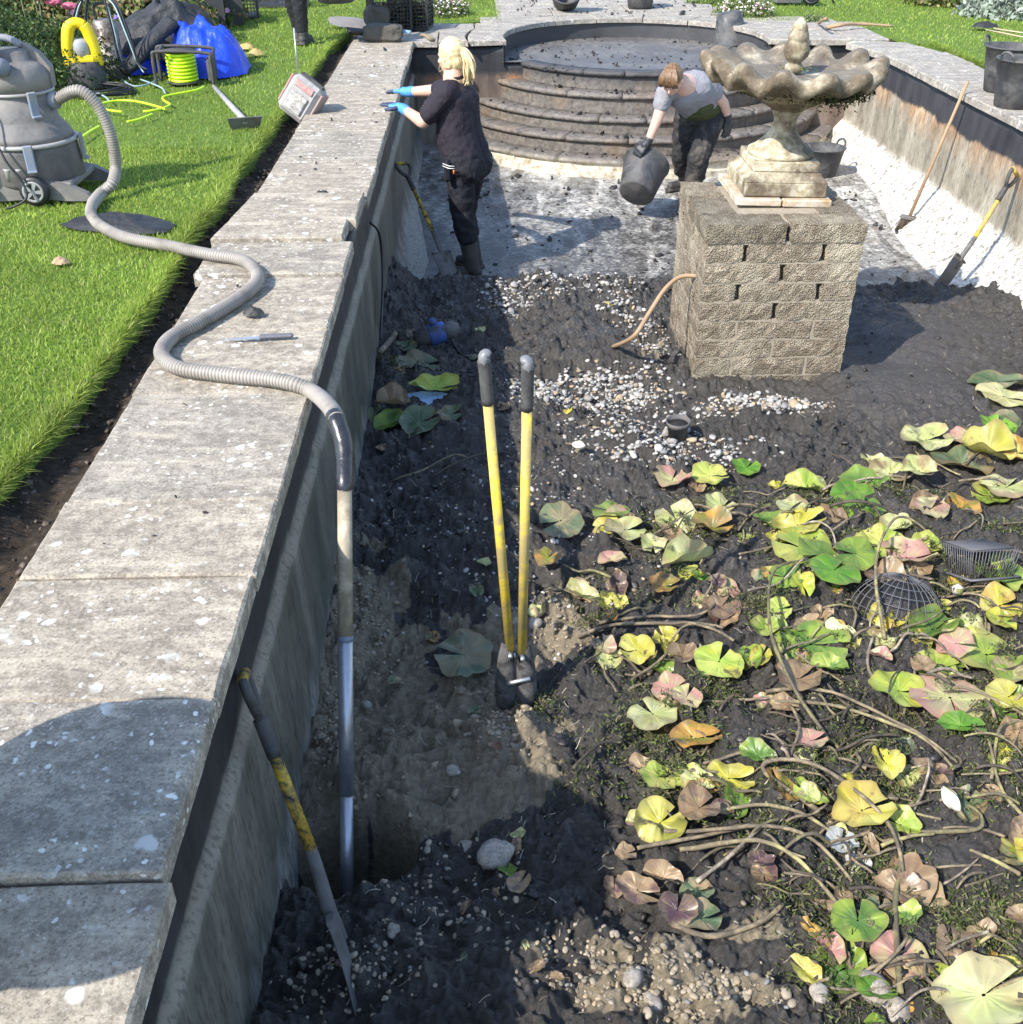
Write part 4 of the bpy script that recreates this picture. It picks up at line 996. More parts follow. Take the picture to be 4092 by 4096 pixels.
h_ = B().tube(catmull([(-.19,.02,.66),(-.175,.02,.76),(-.11,.02,.805),(0,.02,.805),(.07,.02,.77)],5), .022, 10, True, True, .8); h_.build('handle', M_blue, va)
B().prism([(.05,.60),(.19,.56),(.195,.66),(.15,.73),(.08,.775),(.05,.77)], -.03, .03, Matrix.Translation((0,.04,0)) @ Matrix.Rotation(PI/2,4,'X')).build('back_cover', M_vac, va)
B().tube([(-.10,-.13,.695),(.015,-.185,.695)], .045, 18).build('rod_holder', M_vac, va)
B().tube([(.012,-.183,.695),(.035,-.196,.695)], .043, 18).build('knob', M_blue, va)
def bar(a, b, w, t_, name, mat, par):
    a, b = Vector(a), Vector(b); M_ = Matrix.Translation((a+b)/2) @ (b-a).to_track_quat('Z','Y').to_matrix().to_4x4(); L = (b-a).length
    o = B(); x, y = w/2, t_/2; o.add([(-x,-y,-L/2),(x,-y,-L/2),(x,y,-L/2),(-x,y,-L/2),(-x,-y,L/2),(x,-y,L/2),(x,y,L/2),(-x,y,L/2)], [(3,2,1,0),(4,5,6,7),(0,1,5,4),(1,2,6,5),(2,3,7,6),(3,0,4,7)], False, M_); return o.build(name, mat, par)
bar((-.045,-.15,.70), (-.16,-.15,1.30), .055, .035, 'push_rod', M_vacl, va)
for az, z, zz, r in ((-50,.545,.42,.19),(-72,.295,.16,.262),(8,.295,.16,.262),(-140,.295,.16,.262)):
    a = rd(az); c = Vector((math.cos(a)*(r+.012), math.sin(a)*(r+.012), (z+zz)/2+.02))
    B().box(c, (.05,.018,z-zz), (rd(5) if 0 else 0, 0, a+PI/2), .006).box(c+Vector((math.cos(a)*.012, math.sin(a)*.012, -(z-zz)/2)), (.05,.03,.012), (0,0,a+PI/2), .003).build('clip', M_blue, va)
B().tube([(.16,-.02,.50),(.215,-.03,.50)], .045, 18).build('inlet', M_blue, va)
# chassis with scooped fenders
ch = B(); prof = [(-.34,.0),(-.34,.06),(-.28,.105),(-.14,.125),(.0,.125),(.10,.12),(.22,.095),(.31,.05),(.345,.015),(.32,.01),(.18,.012),(.10,.02),(-.05,.02)]
for sy in (-.235,.19): ch.prism([(x,z) for x,z in prof], 0, .045, Matrix.Translation((.03,sy+.045,0)) @ Matrix.Rotation(PI/2,4,'X'))
ch.box((0,0,.085),(.52,.42,.04),None,.01); ch.build('chassis', M_vac, va)
for wx, wy in ((.075,-.275),(-.24,-.275),(.075,.27),(-.24,.27)):
    M_ = Matrix.Translation((wx,wy,.078)) @ Matrix.Rotation(PI/2,4,'X')
    wh = B().lathe([(.055,-.022),(.074,-.02),(.079,-.01),(.079,.01),(.074,.02),(.055,.022)], 28, M_).build('wheel', M_rub, va)
    sp_ = B().lathe([(.056,-.015),(.057,.026),(.045,.024),(.040,.016),(.018,.016),(.016,.024),(.001,.024)], 24, M_)
    for q in range(5):
        a = 2*PI*q/5; sp_.box((0,0,0),(.05,.018,.02),None,.003) if 0 else None
        Mq = M_ @ Matrix.Rotation(a,4,'Z') @ Matrix.Translation((.03,0,.020)); sp_.add([(-.02,-.007,-.006),(.02,-.011,-.006),(.02,.011,-.006),(-.02,.007,-.006),(-.02,-.007,.006),(.02,-.011,.006),(.02,.011,.006),(-.02,.007,.006)], [(3,2,1,0),(4,5,6,7),(0,1,5,4),(1,2,6,5),(2,3,7,6),(3,0,4,7)], False, Mq)
    sp_.build('rim', simple('grey_hub', (.24,.24,.235), .55, .25), wh)
for k in range(2): B().lathe([(.022,0),(.022,.05),(.025,.055),(.025,.065),(.017,.065),(.016,.01)], 16, Matrix.Translation((-.055+k*.06,-.235,.125))).build('tool_socket', M_band, va)
B().tube(catmull([(-.13,-.17,.66),(-.125,-.20,.60),(-.12,-.22,.50),(-.09,-.25,.42),(-.06,-.28,.33),(-.02,-.31,.24),(.04,-.32,.14),(.05,-.34,.06),(-.02,-.36,.02),(-.06,-.37,.012)],6), .0065, 8).build('power_cable', M_rub, va)
B().tube(catmull([(-.2,-.15,.40),(-.17,-.22,.33),(-.14,-.24,.24),(-.16,-.27,.15),(-.22,-.27,.14)],5), .007, 8).build('power_cable', M_rub, va)
# ------------------------------------------------------------------ hose and suction pipe
hp = [vb+Vector((.205,-.03,.50))]
for px, py, z in ((147,171,.505),(181,195,.46),(203,236,.38),(215,280,.28),(218,318,.17),(212,346,.08),(190,366,.035),(172,392,.034),(177,414,.036),(205,435,.036),(244,450,.036),(318,464,.04),(354,472,.045),(400,481,.045),(450,489,.042),(477,504,.040),(486,526,.036),(468,550,.030),(430,576,.028),(370,611,.028),(330,632,.028),(309,652,.028),(305,670,.028),(322,688,.028),(352,698,.028),(430,708,.028),(500,715,.028),(552,724,.03),(592,741,.02)):
    hp.append(WY(px,py,6.08-.03*0) if z > .1 else G(px,py,z))
hp += [WY(622,768,3.16), WY(637,795,3.02)]
hs = thing('suction_hose', 'ribbed grey suction hose snaking from the vacuum over the coping into the pond', 'hose', (-.9,3.6,0))
path = catmull(hp, 26)
# even spacing for the ribs
acc = [0]
for a, b_ in zip(path, path[1:]): acc.append(acc[-1]+(b_-a).length)
step_ = .0068; n_ = int(acc[-1]/step_); pp = []; j = 0
for k in range(n_):
    d = k*step_
    while acc[j+1] < d: j += 1
    f_ = (d-acc[j])/max(1e-9, acc[j+1]-acc[j]); pp.append(path[j].lerp(path[j+1], f_))
rr = [(.0295 if k % 2 else .0245)*(1.12 if k*step_ < 1.0 else 1) for k in range(n_)]
def hose_mat():
    n = NB('grey_hose'); y = n.sep()[1]; f = n.noise(5, 5, .65)
    c = n.ramp(f, [(.3,(.20,.18,.16)),(.5,(.34,.31,.275)),(.7,(.36,.33,.295))])
    c = n.mix(n.ramp(n.noise(2.2,5,.6), [(.56,0),(.64,.7)]), c, (.075,.068,.06))
    c = n.mix(1.0, c, n.attr('Rib'), 'MULTIPLY')
    return n.done(c, .55, spec=.35)
hb_ = reparent(B().tube(pp, rr, 12).build('ribbed_hose', hose_mat(), hs), hs)
rib = np.array([1.0 if (i//12) % 2 else .38 for i in range(len(hb_.data.vertices))]); setcol(hb_.data, 'Rib', np.stack([rib]*3,1))
P1, P2, P3, P4 = pp[-1], WY(650,905,2.88), None, G(655,1732,-1.22)
P3 = P2.lerp(P4, .36)
reparent(B().tube(catmull([pp[-6], P1+Vector((0,0,-.01)), (P1+P2)*.5+Vector((.008,.02,.0)), P2, P2.lerp(P4,.02)],5), [.032]*12+[.028]*9, 14).build('cuff', simple('taped_black_cuff', (.02,.021,.026), .3, .5, 40, .5, 50), hs), hs)
reparent(B().tube([P2, P3], .0235, 16).build('plastic_pipe', simple('stained_cream_pipe', (.46,.40,.29), .5, .2, 12, .2, 60, dirt=(.2,.17,.12), dirt_amt=.25), hs), hs)
reparent(B().tube([P3.lerp(P2,.012), P3, P3.lerp(P4,.012)], .0245, 16).build('joint_ring', M_blue, hs), hs)
Mal = simple('scuffed_aluminium', (.46,.47,.50), .38, .25, 30, .3, 120, .75)
reparent(B().tube([P3, P3.lerp(P4,.56)], .0235, 16).build('metal_pipe', Mal, hs), hs)
reparent(B().tube([P3.lerp(P4,.55), P4], .0215, 16).build('metal_pipe', Mal, hs), hs)
# black mesh sack under the hose
def crumple(name, rx, ry, h, seed, mat, parent=None, n=44, fold=.35, ridge=1.0, sq=2.4):
    """a heap of thin sheet: low dome with folds running across it"""
    u = np.linspace(-1,1,n); X, Y = np.meshgrid(u, u); R = (np.abs(X)**sq+np.abs(Y)**sq)**(1/sq)
    a = fbm(X*1.4+seed, Y*1.4, 3, seed); rd_ = 1-np.abs(fbm(X*2.6+seed*2, Y*1.3-seed, 4, seed+3)*2-1)*1.0
    r2 = 1-np.abs(fbm(X*3+Y*2+seed, Y*3-X*2, 3, seed+7)*2-1)
    Z = h*np.clip(1-R**2.2,0,1)**.7*(.45+.8*a)+h*fold*.55*ridge*(rd_**3+.6*r2**4)*np.clip(1.15-R,0,1)
    k = 1-.18*fbm(np.arctan2(Y,X)*1.2+seed, X*0, 3, seed+9)
    V = np.stack([X*rx*k+h*.12*(a-.5), Y*ry*k, np.maximum(Z, .004)], -1).reshape(-1,3)
    inside = (R.ravel() <= 1.06); idx = -np.ones(n*n, int); idx[inside] = np.arange(inside.sum())
    i = np.arange(n-1)[None]+np.arange(n-1)[:,None]*n; F = np.stack([i,i+1,i+n+1,i+n],-1).reshape(-1,4)
    F = idx[F[(inside[F]).all(1)]]; o = fast(name, V[inside], F, mat, parent, True); return o
def cloth_mat(name, col, rough=.55, sheen=.0, wr=30):
    n = NB(name); f = n.noise(wr, 4, .6, dist=1.0); g = n.noise(3, 4)
    c = n.mix(g, [x*.75 for x in col], [min(1,x*1.25) for x in col]); n.bump(f, .6, .012); n.bump(n.noise(7,3,.5,dist=.8), .6, .03)
    return n.done(c, rough, spec=.4)
M_bluetarp = cloth_mat('blue_tarpaulin', (.012,.055,.62), .42, 0, 16)
M_black = cloth_mat('black_fabric', (.022,.023,.026), .6, 0, 22)
c = G(228,425,.0); o = crumple('mesh_sack', .33, .16, .05, 4, M_black); o.location = (c.x,c.y,0); o.rotation_euler = (0,0,-.25); tag(o, 'black mesh sack lying on the grass under the hose', 'sack')
# ================================================================== heap behind: tarpaulin, waders, crates, pumps, cable reel
c = G(325,140,0)
for dx, dy, rx, ry, h, sd, lab in ((.27,.16,.40,.44,.42,11,'bright blue tarpaulin heap beside the cable reel'),(-.40,.28,.36,.36,.26,15,'flat part of blue tarpaulin beside the steel pump')):
    o = crumple('tarpaulin', rx, ry, h, sd, M_bluetarp); o.location = (c.x+dx, c.y+dy, 0); o.rotation_euler = (0,0,.3*dx); tag(o, lab, 'tarpaulin')
o = crumple('waders', .55, .42, .30, 21, M_black, None, 44, .5); o.location = (c.x-.10, c.y+.42, .16); o.rotation_euler = (rd(10), rd(8), .15); tag(o, 'black rubber waders thrown over the blue tarpaulin', 'waders')
w0 = B().tube(catmull([(c.x+.05,c.y+.05,.40),(c.x-.10,c.y-.12,.28),(c.x-.25,c.y-.24,.13),(c.x-.32,c.y-.30,.07)],6), [.10,.10,.095,.09,.09,.09]+[.085]*8+[.075,.07,.07,.07,.07], 12, True, True, .6).build('trouser_leg', M_black)
tag(w0, 'loose black wader leg hanging in front of the blue tarpaulin', 'waders')
M_crate = simple('grey_plastic_crate', (.045,.046,.048), .55, .3, 10, .2)
def crate(label, loc, rz, sx=.56, sy=.40, h=.34, mat=None, lattice=True, fill=False, group='plastic crates'):
    t = thing('crate', label, 'crate', loc, (0,0,rz), group); mat = mat or M_crate; x, y = sx/2, sy/2
    fr = B()
    for a in (-1,1):
        fr.box((0,a*y,h-.012),(sx+.02,.022,.024)); fr.box((a*x,0,h-.012),(.022,sy-.02,.024)); fr.box((0,a*y,.012),(sx,.018,.024)); fr.box((a*x,0,.012),(.018,sy-.02,.024))
        for b_ in (-1,1): fr.box((a*x,b_*y,h/2),(.024,.024,h-.05))
    fr.build('frame', mat, t)
    pn = B()
    for a in (-1,1):
        if lattice:
            n = int(sx/.035)
            for i in range(1,n): pn.box((-x+sx*i/n, a*y, h/2),(.006,.006,h-.04))
            n2 = int(sy/.035)
            for i in range(1,n2): pn.box((a*x, -y+sy*i/n2, h/2),(.006,.006,h-.04))
            m = int(h/.035)
            for i in range(1,m): pn.box((0,a*(y+.001),h*i/m),(sx-.02,.006,.006)); pn.box((a*(x+.001),0,h*i/m),(.006,sy-.02,.006))
        else:
            pn.box((0,a*y*.97,h/2),(sx-.02,.008,h-.04)); pn.box((a*x*.97,0,h/2),(.008,sy-.02,h-.04))
    pn.build('lattice' if lattice else 'side_panel', mat, t)
    B().box((0,0,.02),(sx-.03,sy-.03,.008)).build('base', mat, t)
    return t
for k, (px, py, zz, lat, lab) in enumerate(((300,74,0,False,'open grey crate nearest the waders with a dark cloth in it'),(330,62,0,False,'second open grey crate behind the waders'),(375,56,0,False,'third grey crate of the row, behind two open ones'),(410,44,0,False,'tall dark crate fourth in the row by the flower bed'),(440,32,0,True,'last dark crate of the row before the lawn'))):
    g_ = G(px,py,0); crate(lab, g_, rd(12), .56, .40, .40 if k > 2 else .36, None, lat)
crate('dark lattice crate on the far lawn left of the booted legs', G(533,10,0), rd(5), .62,.42,.30)
crate('dark crate mostly cut by the frame top beside the lattice crate', G(497,2,0)+Vector((0,.25,0)), rd(-5), .5,.4,.3)
o = crumple('dark_cloth', .22, .16, .10, 31, M_black); g_ = G(300,74,0); o.location = (g_.x+.03,g_.y,.34); tag(o, 'dark cloth bundled in the nearest grey crate', 'cloth')
# yellow pump
pb = G(168,166,0); yp = thing('submersible_pump', 'submersible pump with bright yellow handle shell and black foot', 'pump', pb, (0,0,.3), 'submersible pumps')
M_py = simple('pump_yellow', (.72,.52,.01), .4, .15, 12)
B().lathe([(.155,0),(.165,.02),(.16,.10),(.135,.17),(.12,.21),(.001,.215)], 28).build('foot', M_grip, yp)
fr = B()
for sx in (-1,1): fr.tube(catmull([(sx*.105,-.02,.17),(sx*.10,-.02,.30),(sx*.075,-.02,.42),(sx*.05,-.02,.47)],4), .036, 8, True, True, 1.3)
fr.tube(catmull([(-.06,-.02,.465),(0,-.02,.49),(.06,-.02,.465)],3), .032, 8, True, True, 1.3); fr.box((0,-.04,.21),(.21,.11,.09),None,.03); fr.build('handle_shell', M_py, yp)
B().lathe([(.075,.20),(.07,.34),(.05,.37),(.001,.375)], 20).build('motor', simple('clear_grey', (.30,.31,.30), .3, .3), yp)
# steel pump with hanging cables
pb = G(212,148,0)+Vector((0,.06,0)); spm = thing('submersible_pump', 'tall stainless steel pump with dark cable loops over its top', 'pump', pb, (0,0,0), 'submersible pumps')
B().lathe([(.115,0),(.12,.015),(.118,.12),(.125,.13),(.125,.145),(.10,.15),(.098,.43),(.085,.45),(.001,.455)], 28).build('housing', simple('scuffed_stainless', (.48,.45,.42), .32, .25, 14, .2, 60, .85, dirt=(.12,.10,.08), dirt_amt=.3), spm)
B().lathe([(.122,.0),(.13,.03),(.13,.10),(.12,.115)], 28).build('strainer', M_mudsteel, spm)
B().tube(catmull([(-.06,0,.45),(-.06,0,.56),(.06,0,.56),(.06,0,.45)],5), .012, 8).build('lifting_handle', M_grip, spm)
for q in range(16):
    s_ = random.choice((-1,1)); w_ = random.uniform(.10,.30); d_ = random.uniform(-.13,.06); lo = random.uniform(.0,.12)
    B().tube(catmull([(random.uniform(-.03,.03),-.03,.60+random.uniform(0,.06)),(s_*w_*.5,-.05+d_*.5,.60+random.uniform(-.02,.05)),(s_*w_*.85,d_-.08,.38),(s_*w_*(1+.15*random.random()),d_-.12,.16),(s_*w_*1.1+.05,d_-.15,lo)],7), .0065, 6).build('cable', M_rub if q % 5 else simple('pale_blue_rope', (.30,.40,.42), .7, .2), spm)
def coil(label, c, r, n, mat, th=.0075, z=.0, group=None, name='cable_coil'):
    pts = []
    for k in range(n*18):
        a = 2*PI*k/18; q = r*(1+.10*math.sin(k*.37)+.08*math.sin(k*.11)); pts.append((q*math.cos(a)+.02*math.sin(k*.05), q*.75*math.sin(a), .012+z+.012*(k/18)*.6+.01*math.sin(k*.6)))
    o = B().tube(pts, th, 6).build(name, mat); o.location = c; return tag(o, label, 'cable', group)
coil('black cable coil lying before the yellow pump', G(180,178,0), .26, 6, M_rub)
coil('thick black hose loop beside the cable reel', G(285,128,0), .17, 3, M_rub, .022)
M_neon = simple('neon_hose', (.55,.80,.02), .4, .1, 20)
for pts, lab in ((((385,163),(370,170),(322,179),(307,184),(311,191),(321,197),(308,204),(285,209),(270,210)),'neon yellow hose running from the reel over the lawn'),(((311,206),(290,199),(255,191),(220,190),(190,196),(186,202),(200,207),(230,211)),'loop of neon yellow hose on the lawn'),(((288,215),(262,225),(240,230)),'short end of neon hose half hidden in the grass'),(((188,238),(170,248),(150,262)),'tail of neon hose next to the vacuum')):
    tag(B().tube(catmull([G(x,y,.03) for x,y in pts],5), .0085, 6).build('garden_hose', M_neon), lab, 'hose', 'neon hose on the lawn')
for pts, lab in ((((165,172),(185,176),(200,184),(207,192)),'pale blue cord end beside the coiled black cable'),(((265,150),(285,157),(305,166),(312,176)),'pale blue cord between steel pump and cable reel'),(((230,150),(250,162),(275,160),(300,150)),'grey cord trailing from the steel pump')):
    tag(B().tube(catmull([G(x,y,.03) for x,y in pts],5), .007, 6).build('cord', simple('pale_cord', (.24,.33,.36), .7, .2)), lab, 'cord')
rb = G(345,160,0)+Vector((0,.06,0)); rl = thing('hose_reel', 'black frame hose reel wound with neon yellow hose', 'reel', rb, (0,0,.12))
fr = B()
for y_ in (-.14,.14): fr.tube(catmull([(-.20,y_,0),(-.20,y_,.22),(-.15,y_,.27),(.22,y_,.25),(.25,y_,.20),(.25,y_,0)],5), .014, 8)
fr.tube([(-.15,-.14,.27),(-.15,.14,.27)], .012, 8); fr.tube([(.25,-.14,.18),(.25,.14,.18)], .012, 8); fr.build('frame', M_grip, rl)
dr = B()
for k in range(8):
    for j in range(2):
        pts = [((.095+.016*j)*math.cos(a)+.0, -.105+k*.028+.01*j+.002*math.sin(3*a), .15+(.095+.016*j)*math.sin(a)) for a in np.linspace(0,2*PI,22)]
        dr.tube(pts, .0125, 6)
o = dr.build('wound_hose', M_neon, rl); o.rotation_euler = (PI/2,0,0); o.location = (0,.15,.13)
for y_ in (.015,.255): B().lathe([(.135,-.004),(.135,.004)], 28, Matrix.Translation((0,0,y_))).build('drum_flange', M_grip, rl)
bx = B()
bx.box((.24,-.07,.12),(.06,.12,.20),None,.02); bx.build('side_case', M_grip, rl)
# hoe, radio, dead leaves, plate
a, b_ = G(403,163,.02), G(462,228,.05); eu, L = axis_frame(b_, a, 0)
ho = thing('hoe', 'grey handled hoe lying on the lawn beside the soil strip', 'hoe', b_, eu); B().tube([(0,0,0),(0,0,L)], [.024,.016], 10).build('handle', simple('grey_handle', (.16,.17,.18), .5, .3, dirt=(.3,.29,.28), dirt_amt=.3), ho)
B().prism([(-.12,-.03),(.12,-.03),(.10,.06),(-.10,.06)], -.004, .004, Matrix.Rotation(.5,4,'X')).build('blade', M_mudsteel, ho)
rc = G(576,222,0)
ra = thing('site_radio', 'boxy red and grey site radio tilted on the lawn edge', 'radio', (-1.37,8.22,-.03), (rd(-12), rd(34), rd(-18)))
B().box((0,0,.15),(.25,.20,.29),None,.035).build('case', simple('dusty_grey_case', (.20,.20,.20), .6, .3, dirt=(.36,.34,.32), dirt_amt=.4), ra)
M_red = simple('radio_red', (.50,.02,.035), .4, .15, 12, dirt=(.3,.25,.23), dirt_amt=.15)
B().box((0,-.105,.245),(.15,.012,.05),None,.005).build('display_panel', M_red, ra); B().box((.128,0,.16),(.018,.15,.22),None,.006).build('side_guard', M_red, ra); B().box((-.128,0,.16),(.018,.15,.22),None,.006).build('side_guard', M_red, ra)
B().box((0,-.108,.12),(.14,.016,.14),None,.008).build('speaker_grille', simple('dark_grille', (.06,.06,.062), .6, .3, 40, .6, 200, dirt=(.4,.38,.35), dirt_amt=.25), ra)
B().box((0,0,.30),(.20,.05,.025),None,.01).build('carry_handle', M_grip, ra)
B().tube([(-.12,0,.27),(-.30,-.02,.52)], .005, 6).build('aerial', M_steel, ra)
M_dry = simple('dry_leaf', (.36,.27,.10), .7, .3, 14)
k = 0
for px, py, lab in ((465,92,'yellowed leaves heaped on the lawn'),(482,104,'small dry leaf clump on the lawn'),(115,497,'dead brown flower head on the lawn near the sack')):
    g_ = G(px,py,.01); o = crumple('dead_leaf', *((.09,.06,.05) if k < 2 else (.045,.035,.03)), 51+k, M_dry if k < 2 else M_wood, None, 14, .6); o.location = g_; tag(o, lab, 'leaf'); k += 1
# urn at the frame edge whose shadow falls on the coping
ur = thing('stone_urn', 'pale stone urn with broad rim at the frame edge', 'urn', (-1.215,1.10,0))
M_urn = stone_mat('urn_stone', (.60,.58,.54), (.26,.25,.24), (.74,.73,.70), .5)
B().box((0,0,.03),(.24,.24,.06),None,.01).build('base', M_urn, ur)
B().lathe([(.10,.06),(.09,.08),(.06,.11),(.07,.14),(.12,.17),(.18,.21),(.22,.28),(.26,.38),(.29,.45),(.315,.50),(.355,.515),(.362,.54),(.352,.562),(.31,.566),(.285,.54),(.25,.47),(.12,.42),(.001,.41)], 40).build('bowl', M_urn, ur)
# ================================================================== end of the coping: stones, shovel, wire crates
rk = simple('dark_rock', (.075,.068,.055), .8, .5, 12, .9, 40, bd=.015)
def slabrock(label, c, r, sq, seed, rz):
    V, F = ico(3); a = V*1.6+seed; nz = (fbm(a[:,0]+a[:,2]*.7, a[:,1]-a[:,2]*.9, 3, seed)-.5)*.5
    V = np.sign(V)*np.abs(V)**.55; V = V*(1+nz[:,None])*np.array(sq)*r
    o = fast('rock', V, F, rk, None, True); o.location = c; o.rotation_euler = (0,0,rz); return tag(o, label, 'rock')
slabrock('dark flat rock slab lying on the far end of the coping', G(724,82,0)+Vector((.0,.12,.085)), 1, (.20,.09,.085), 3, -.05)
slabrock('rounded lichen covered rock behind the dark slab', G(712,66,0)+Vector((0,.22,.15)), 1, (.13,.10,.11), 5, .4)
for px, dy, lab in ((735,.06,'wire mesh crate of roots beside the rocks, front of two'),(775,.20,'wire mesh crate behind the first, beside the daisies')):
    crate(lab, G(px,58,0)+Vector((0,dy,.0)), rd(14 if px < 750 else -8), .40, .36, .36, M_rub, True, False, 'wire mesh crates')
    g_ = G(px,58,0)+Vector((0,dy,.02)); pts = np.column_stack([rng.uniform(-.17,.17,900), rng.uniform(-.15,.15,900), rng.uniform(.0,.22,900)])+np.array(g_)
    o = tufts('roots', pts, .06, [(.02,.018,.015),(.05,.04,.03),(.12,.10,.06)], None, .5, 8); tag(o, kind='stuff')
wm = B(); g_ = G(752,40,0)+Vector((0,.15,.36))
for i in range(13):
    for j in range(2):
        pts = [(g_.x-.28+.56*k/10 if j else g_.x-.28+.56*i/12, g_.y-.2+.4*i/12 if j else g_.y-.2+.4*k/10, g_.z+.10*math.sin(PI*k/10)+.06*math.sin(i*.9)) for k in range(11)]; wm.tube(pts, .003, 4)
tag(wm.build('wire_netting', M_rub), 'bent dark wire netting lying over the mesh crates', 'netting')
a, b_ = G(672,62,.05), G(800,72,.06)
sv = thing('shovel', 'shovel with pale blue shaft lying across the coping end', 'shovel', (a.x,a.y,0))
eu2, L2 = axis_frame(a, b_, 0)
sh = B(); 
for k in range(7):
    pass
u = np.linspace(-1,1,9); vs = []; fs = []
for i in range(9):
    for j in range(7):
        s_ = u[i]; q = j/6; vs.append((-.06+q*.30, s_*.13*(1-.12*(1-q)), .05*(s_*s_)+.04*(1-q)))
for i in range(8):
    for j in range(6): fs.append((i*7+j,i*7+j+1,(i+1)*7+j+1,(i+1)*7+j))
sh.add(vs, fs, True); o = sh.build('blade', M_grip, sv); md = o.modifiers.new('thick','SOLIDIFY'); md.thickness = .004
o.location = (-.02,-.05,.01); o.rotation_euler = (0,0,.2)
reparent(B().tube([a+Vector((.2,.04,.04)), a.lerp(b_,.8)+Vector((0,.1,.03))], .018, 10).build('shaft', simple('pale_blue_shaft', (.22,.36,.50), .5, .2), sv), sv)
reparent(B().tube(catmull([b_+Vector((-.03,.06,.02)), b_+Vector((.02,-.05,.03)), b_+Vector((.07,-.10,.0)), b_+Vector((.10,-.02,-.01)), b_+Vector((.04,.05,.02))],5), .018, 8).build('grip', simple('worn_tan_grip', (.20,.16,.10), .6, .4), sv), sv)
gp = crumple('rubber_mat', .26, .2, .03, 71, simple('grey_flat_mat', (.20,.185,.17), .8, .3), None, 24, .3); gp.location = G(660,55,0)+Vector((0,.1,.05)); gp.rotation_euler = (.2,.1,.4); tag(gp, 'flat grey mat lying over the lawn edge by the rocks', 'mat')
# right lawn: glove, rope, branch, second cart
o = crumple('glove', .16, .08, .06, 81, M_black, None, 20, .7); o.location = G(1858,52,.02); tag(o, 'black glove dropped on the right hand lawn', 'glove')
for pts, lab in ((((1875,54),(1930,62)),'thin cord end on the right hand lawn beside the glove'),(((1860,56),(1930,70)),'second thin cord on the right hand lawn')):
    tag(B().tube([G(x,y,.03) for x,y in pts]+[G(pts[-1][0]+60,pts[-1][1]+8,.03)], .008, 6).build('cord', simple('tan_cord', (.45,.36,.24), .8, .2)), lab, 'cord')
tag(B().tube(catmull([G(1560,52,.02), G(1585,47,.06), G(1620,45,.05), G(1685,49,.03)],5), [.022]*6+[.018]*6+[.012]*4, 8).build('branch', M_wood), 'bent brown branch on the lawn edge behind the right coping', 'branch')
tag(B().tube(catmull([G(1545,44,.02), G(1550,39,.10), G(1558,35,.16)],4), .016, 8).build('branch', M_wood), 'short forked branch end sticking up behind the coping', 'branch')
wc = thing('hand_cart', 'dark cart with a pale grey wheel at the top edge of the lawn', 'cart', G(1500,9,0)+Vector((0,.1,0)))
B().prism([(-.25,.03),(.05,.03),(.08,.38),(-.14,.38)], -.16, .16, Matrix.Rotation(PI/2,4,'X')).build('body', M_vacl, wc)
M_ = Matrix.Translation((.17,-.17,.12)) @ Matrix.Rotation(PI/2,4,'X')
wh = B().lathe([(.09,-.03),(.115,-.028),(.12,0),(.115,.028),(.09,.03)], 28, M_).build('wheel', M_rub, wc)
B().lathe([(.092,-.02),(.09,.032),(.06,.022),(.03,.022),(.028,.034),(.001,.034)], 24, M_).build('rim', simple('pale_grey_hub', (.36,.36,.36), .5, .2), wh)
B().tube(catmull([(.25,-.1,.35),(.36,-.1,.20),(.48,-.12,.02)],4), .012, 6).build('cable', M_rub, wc)
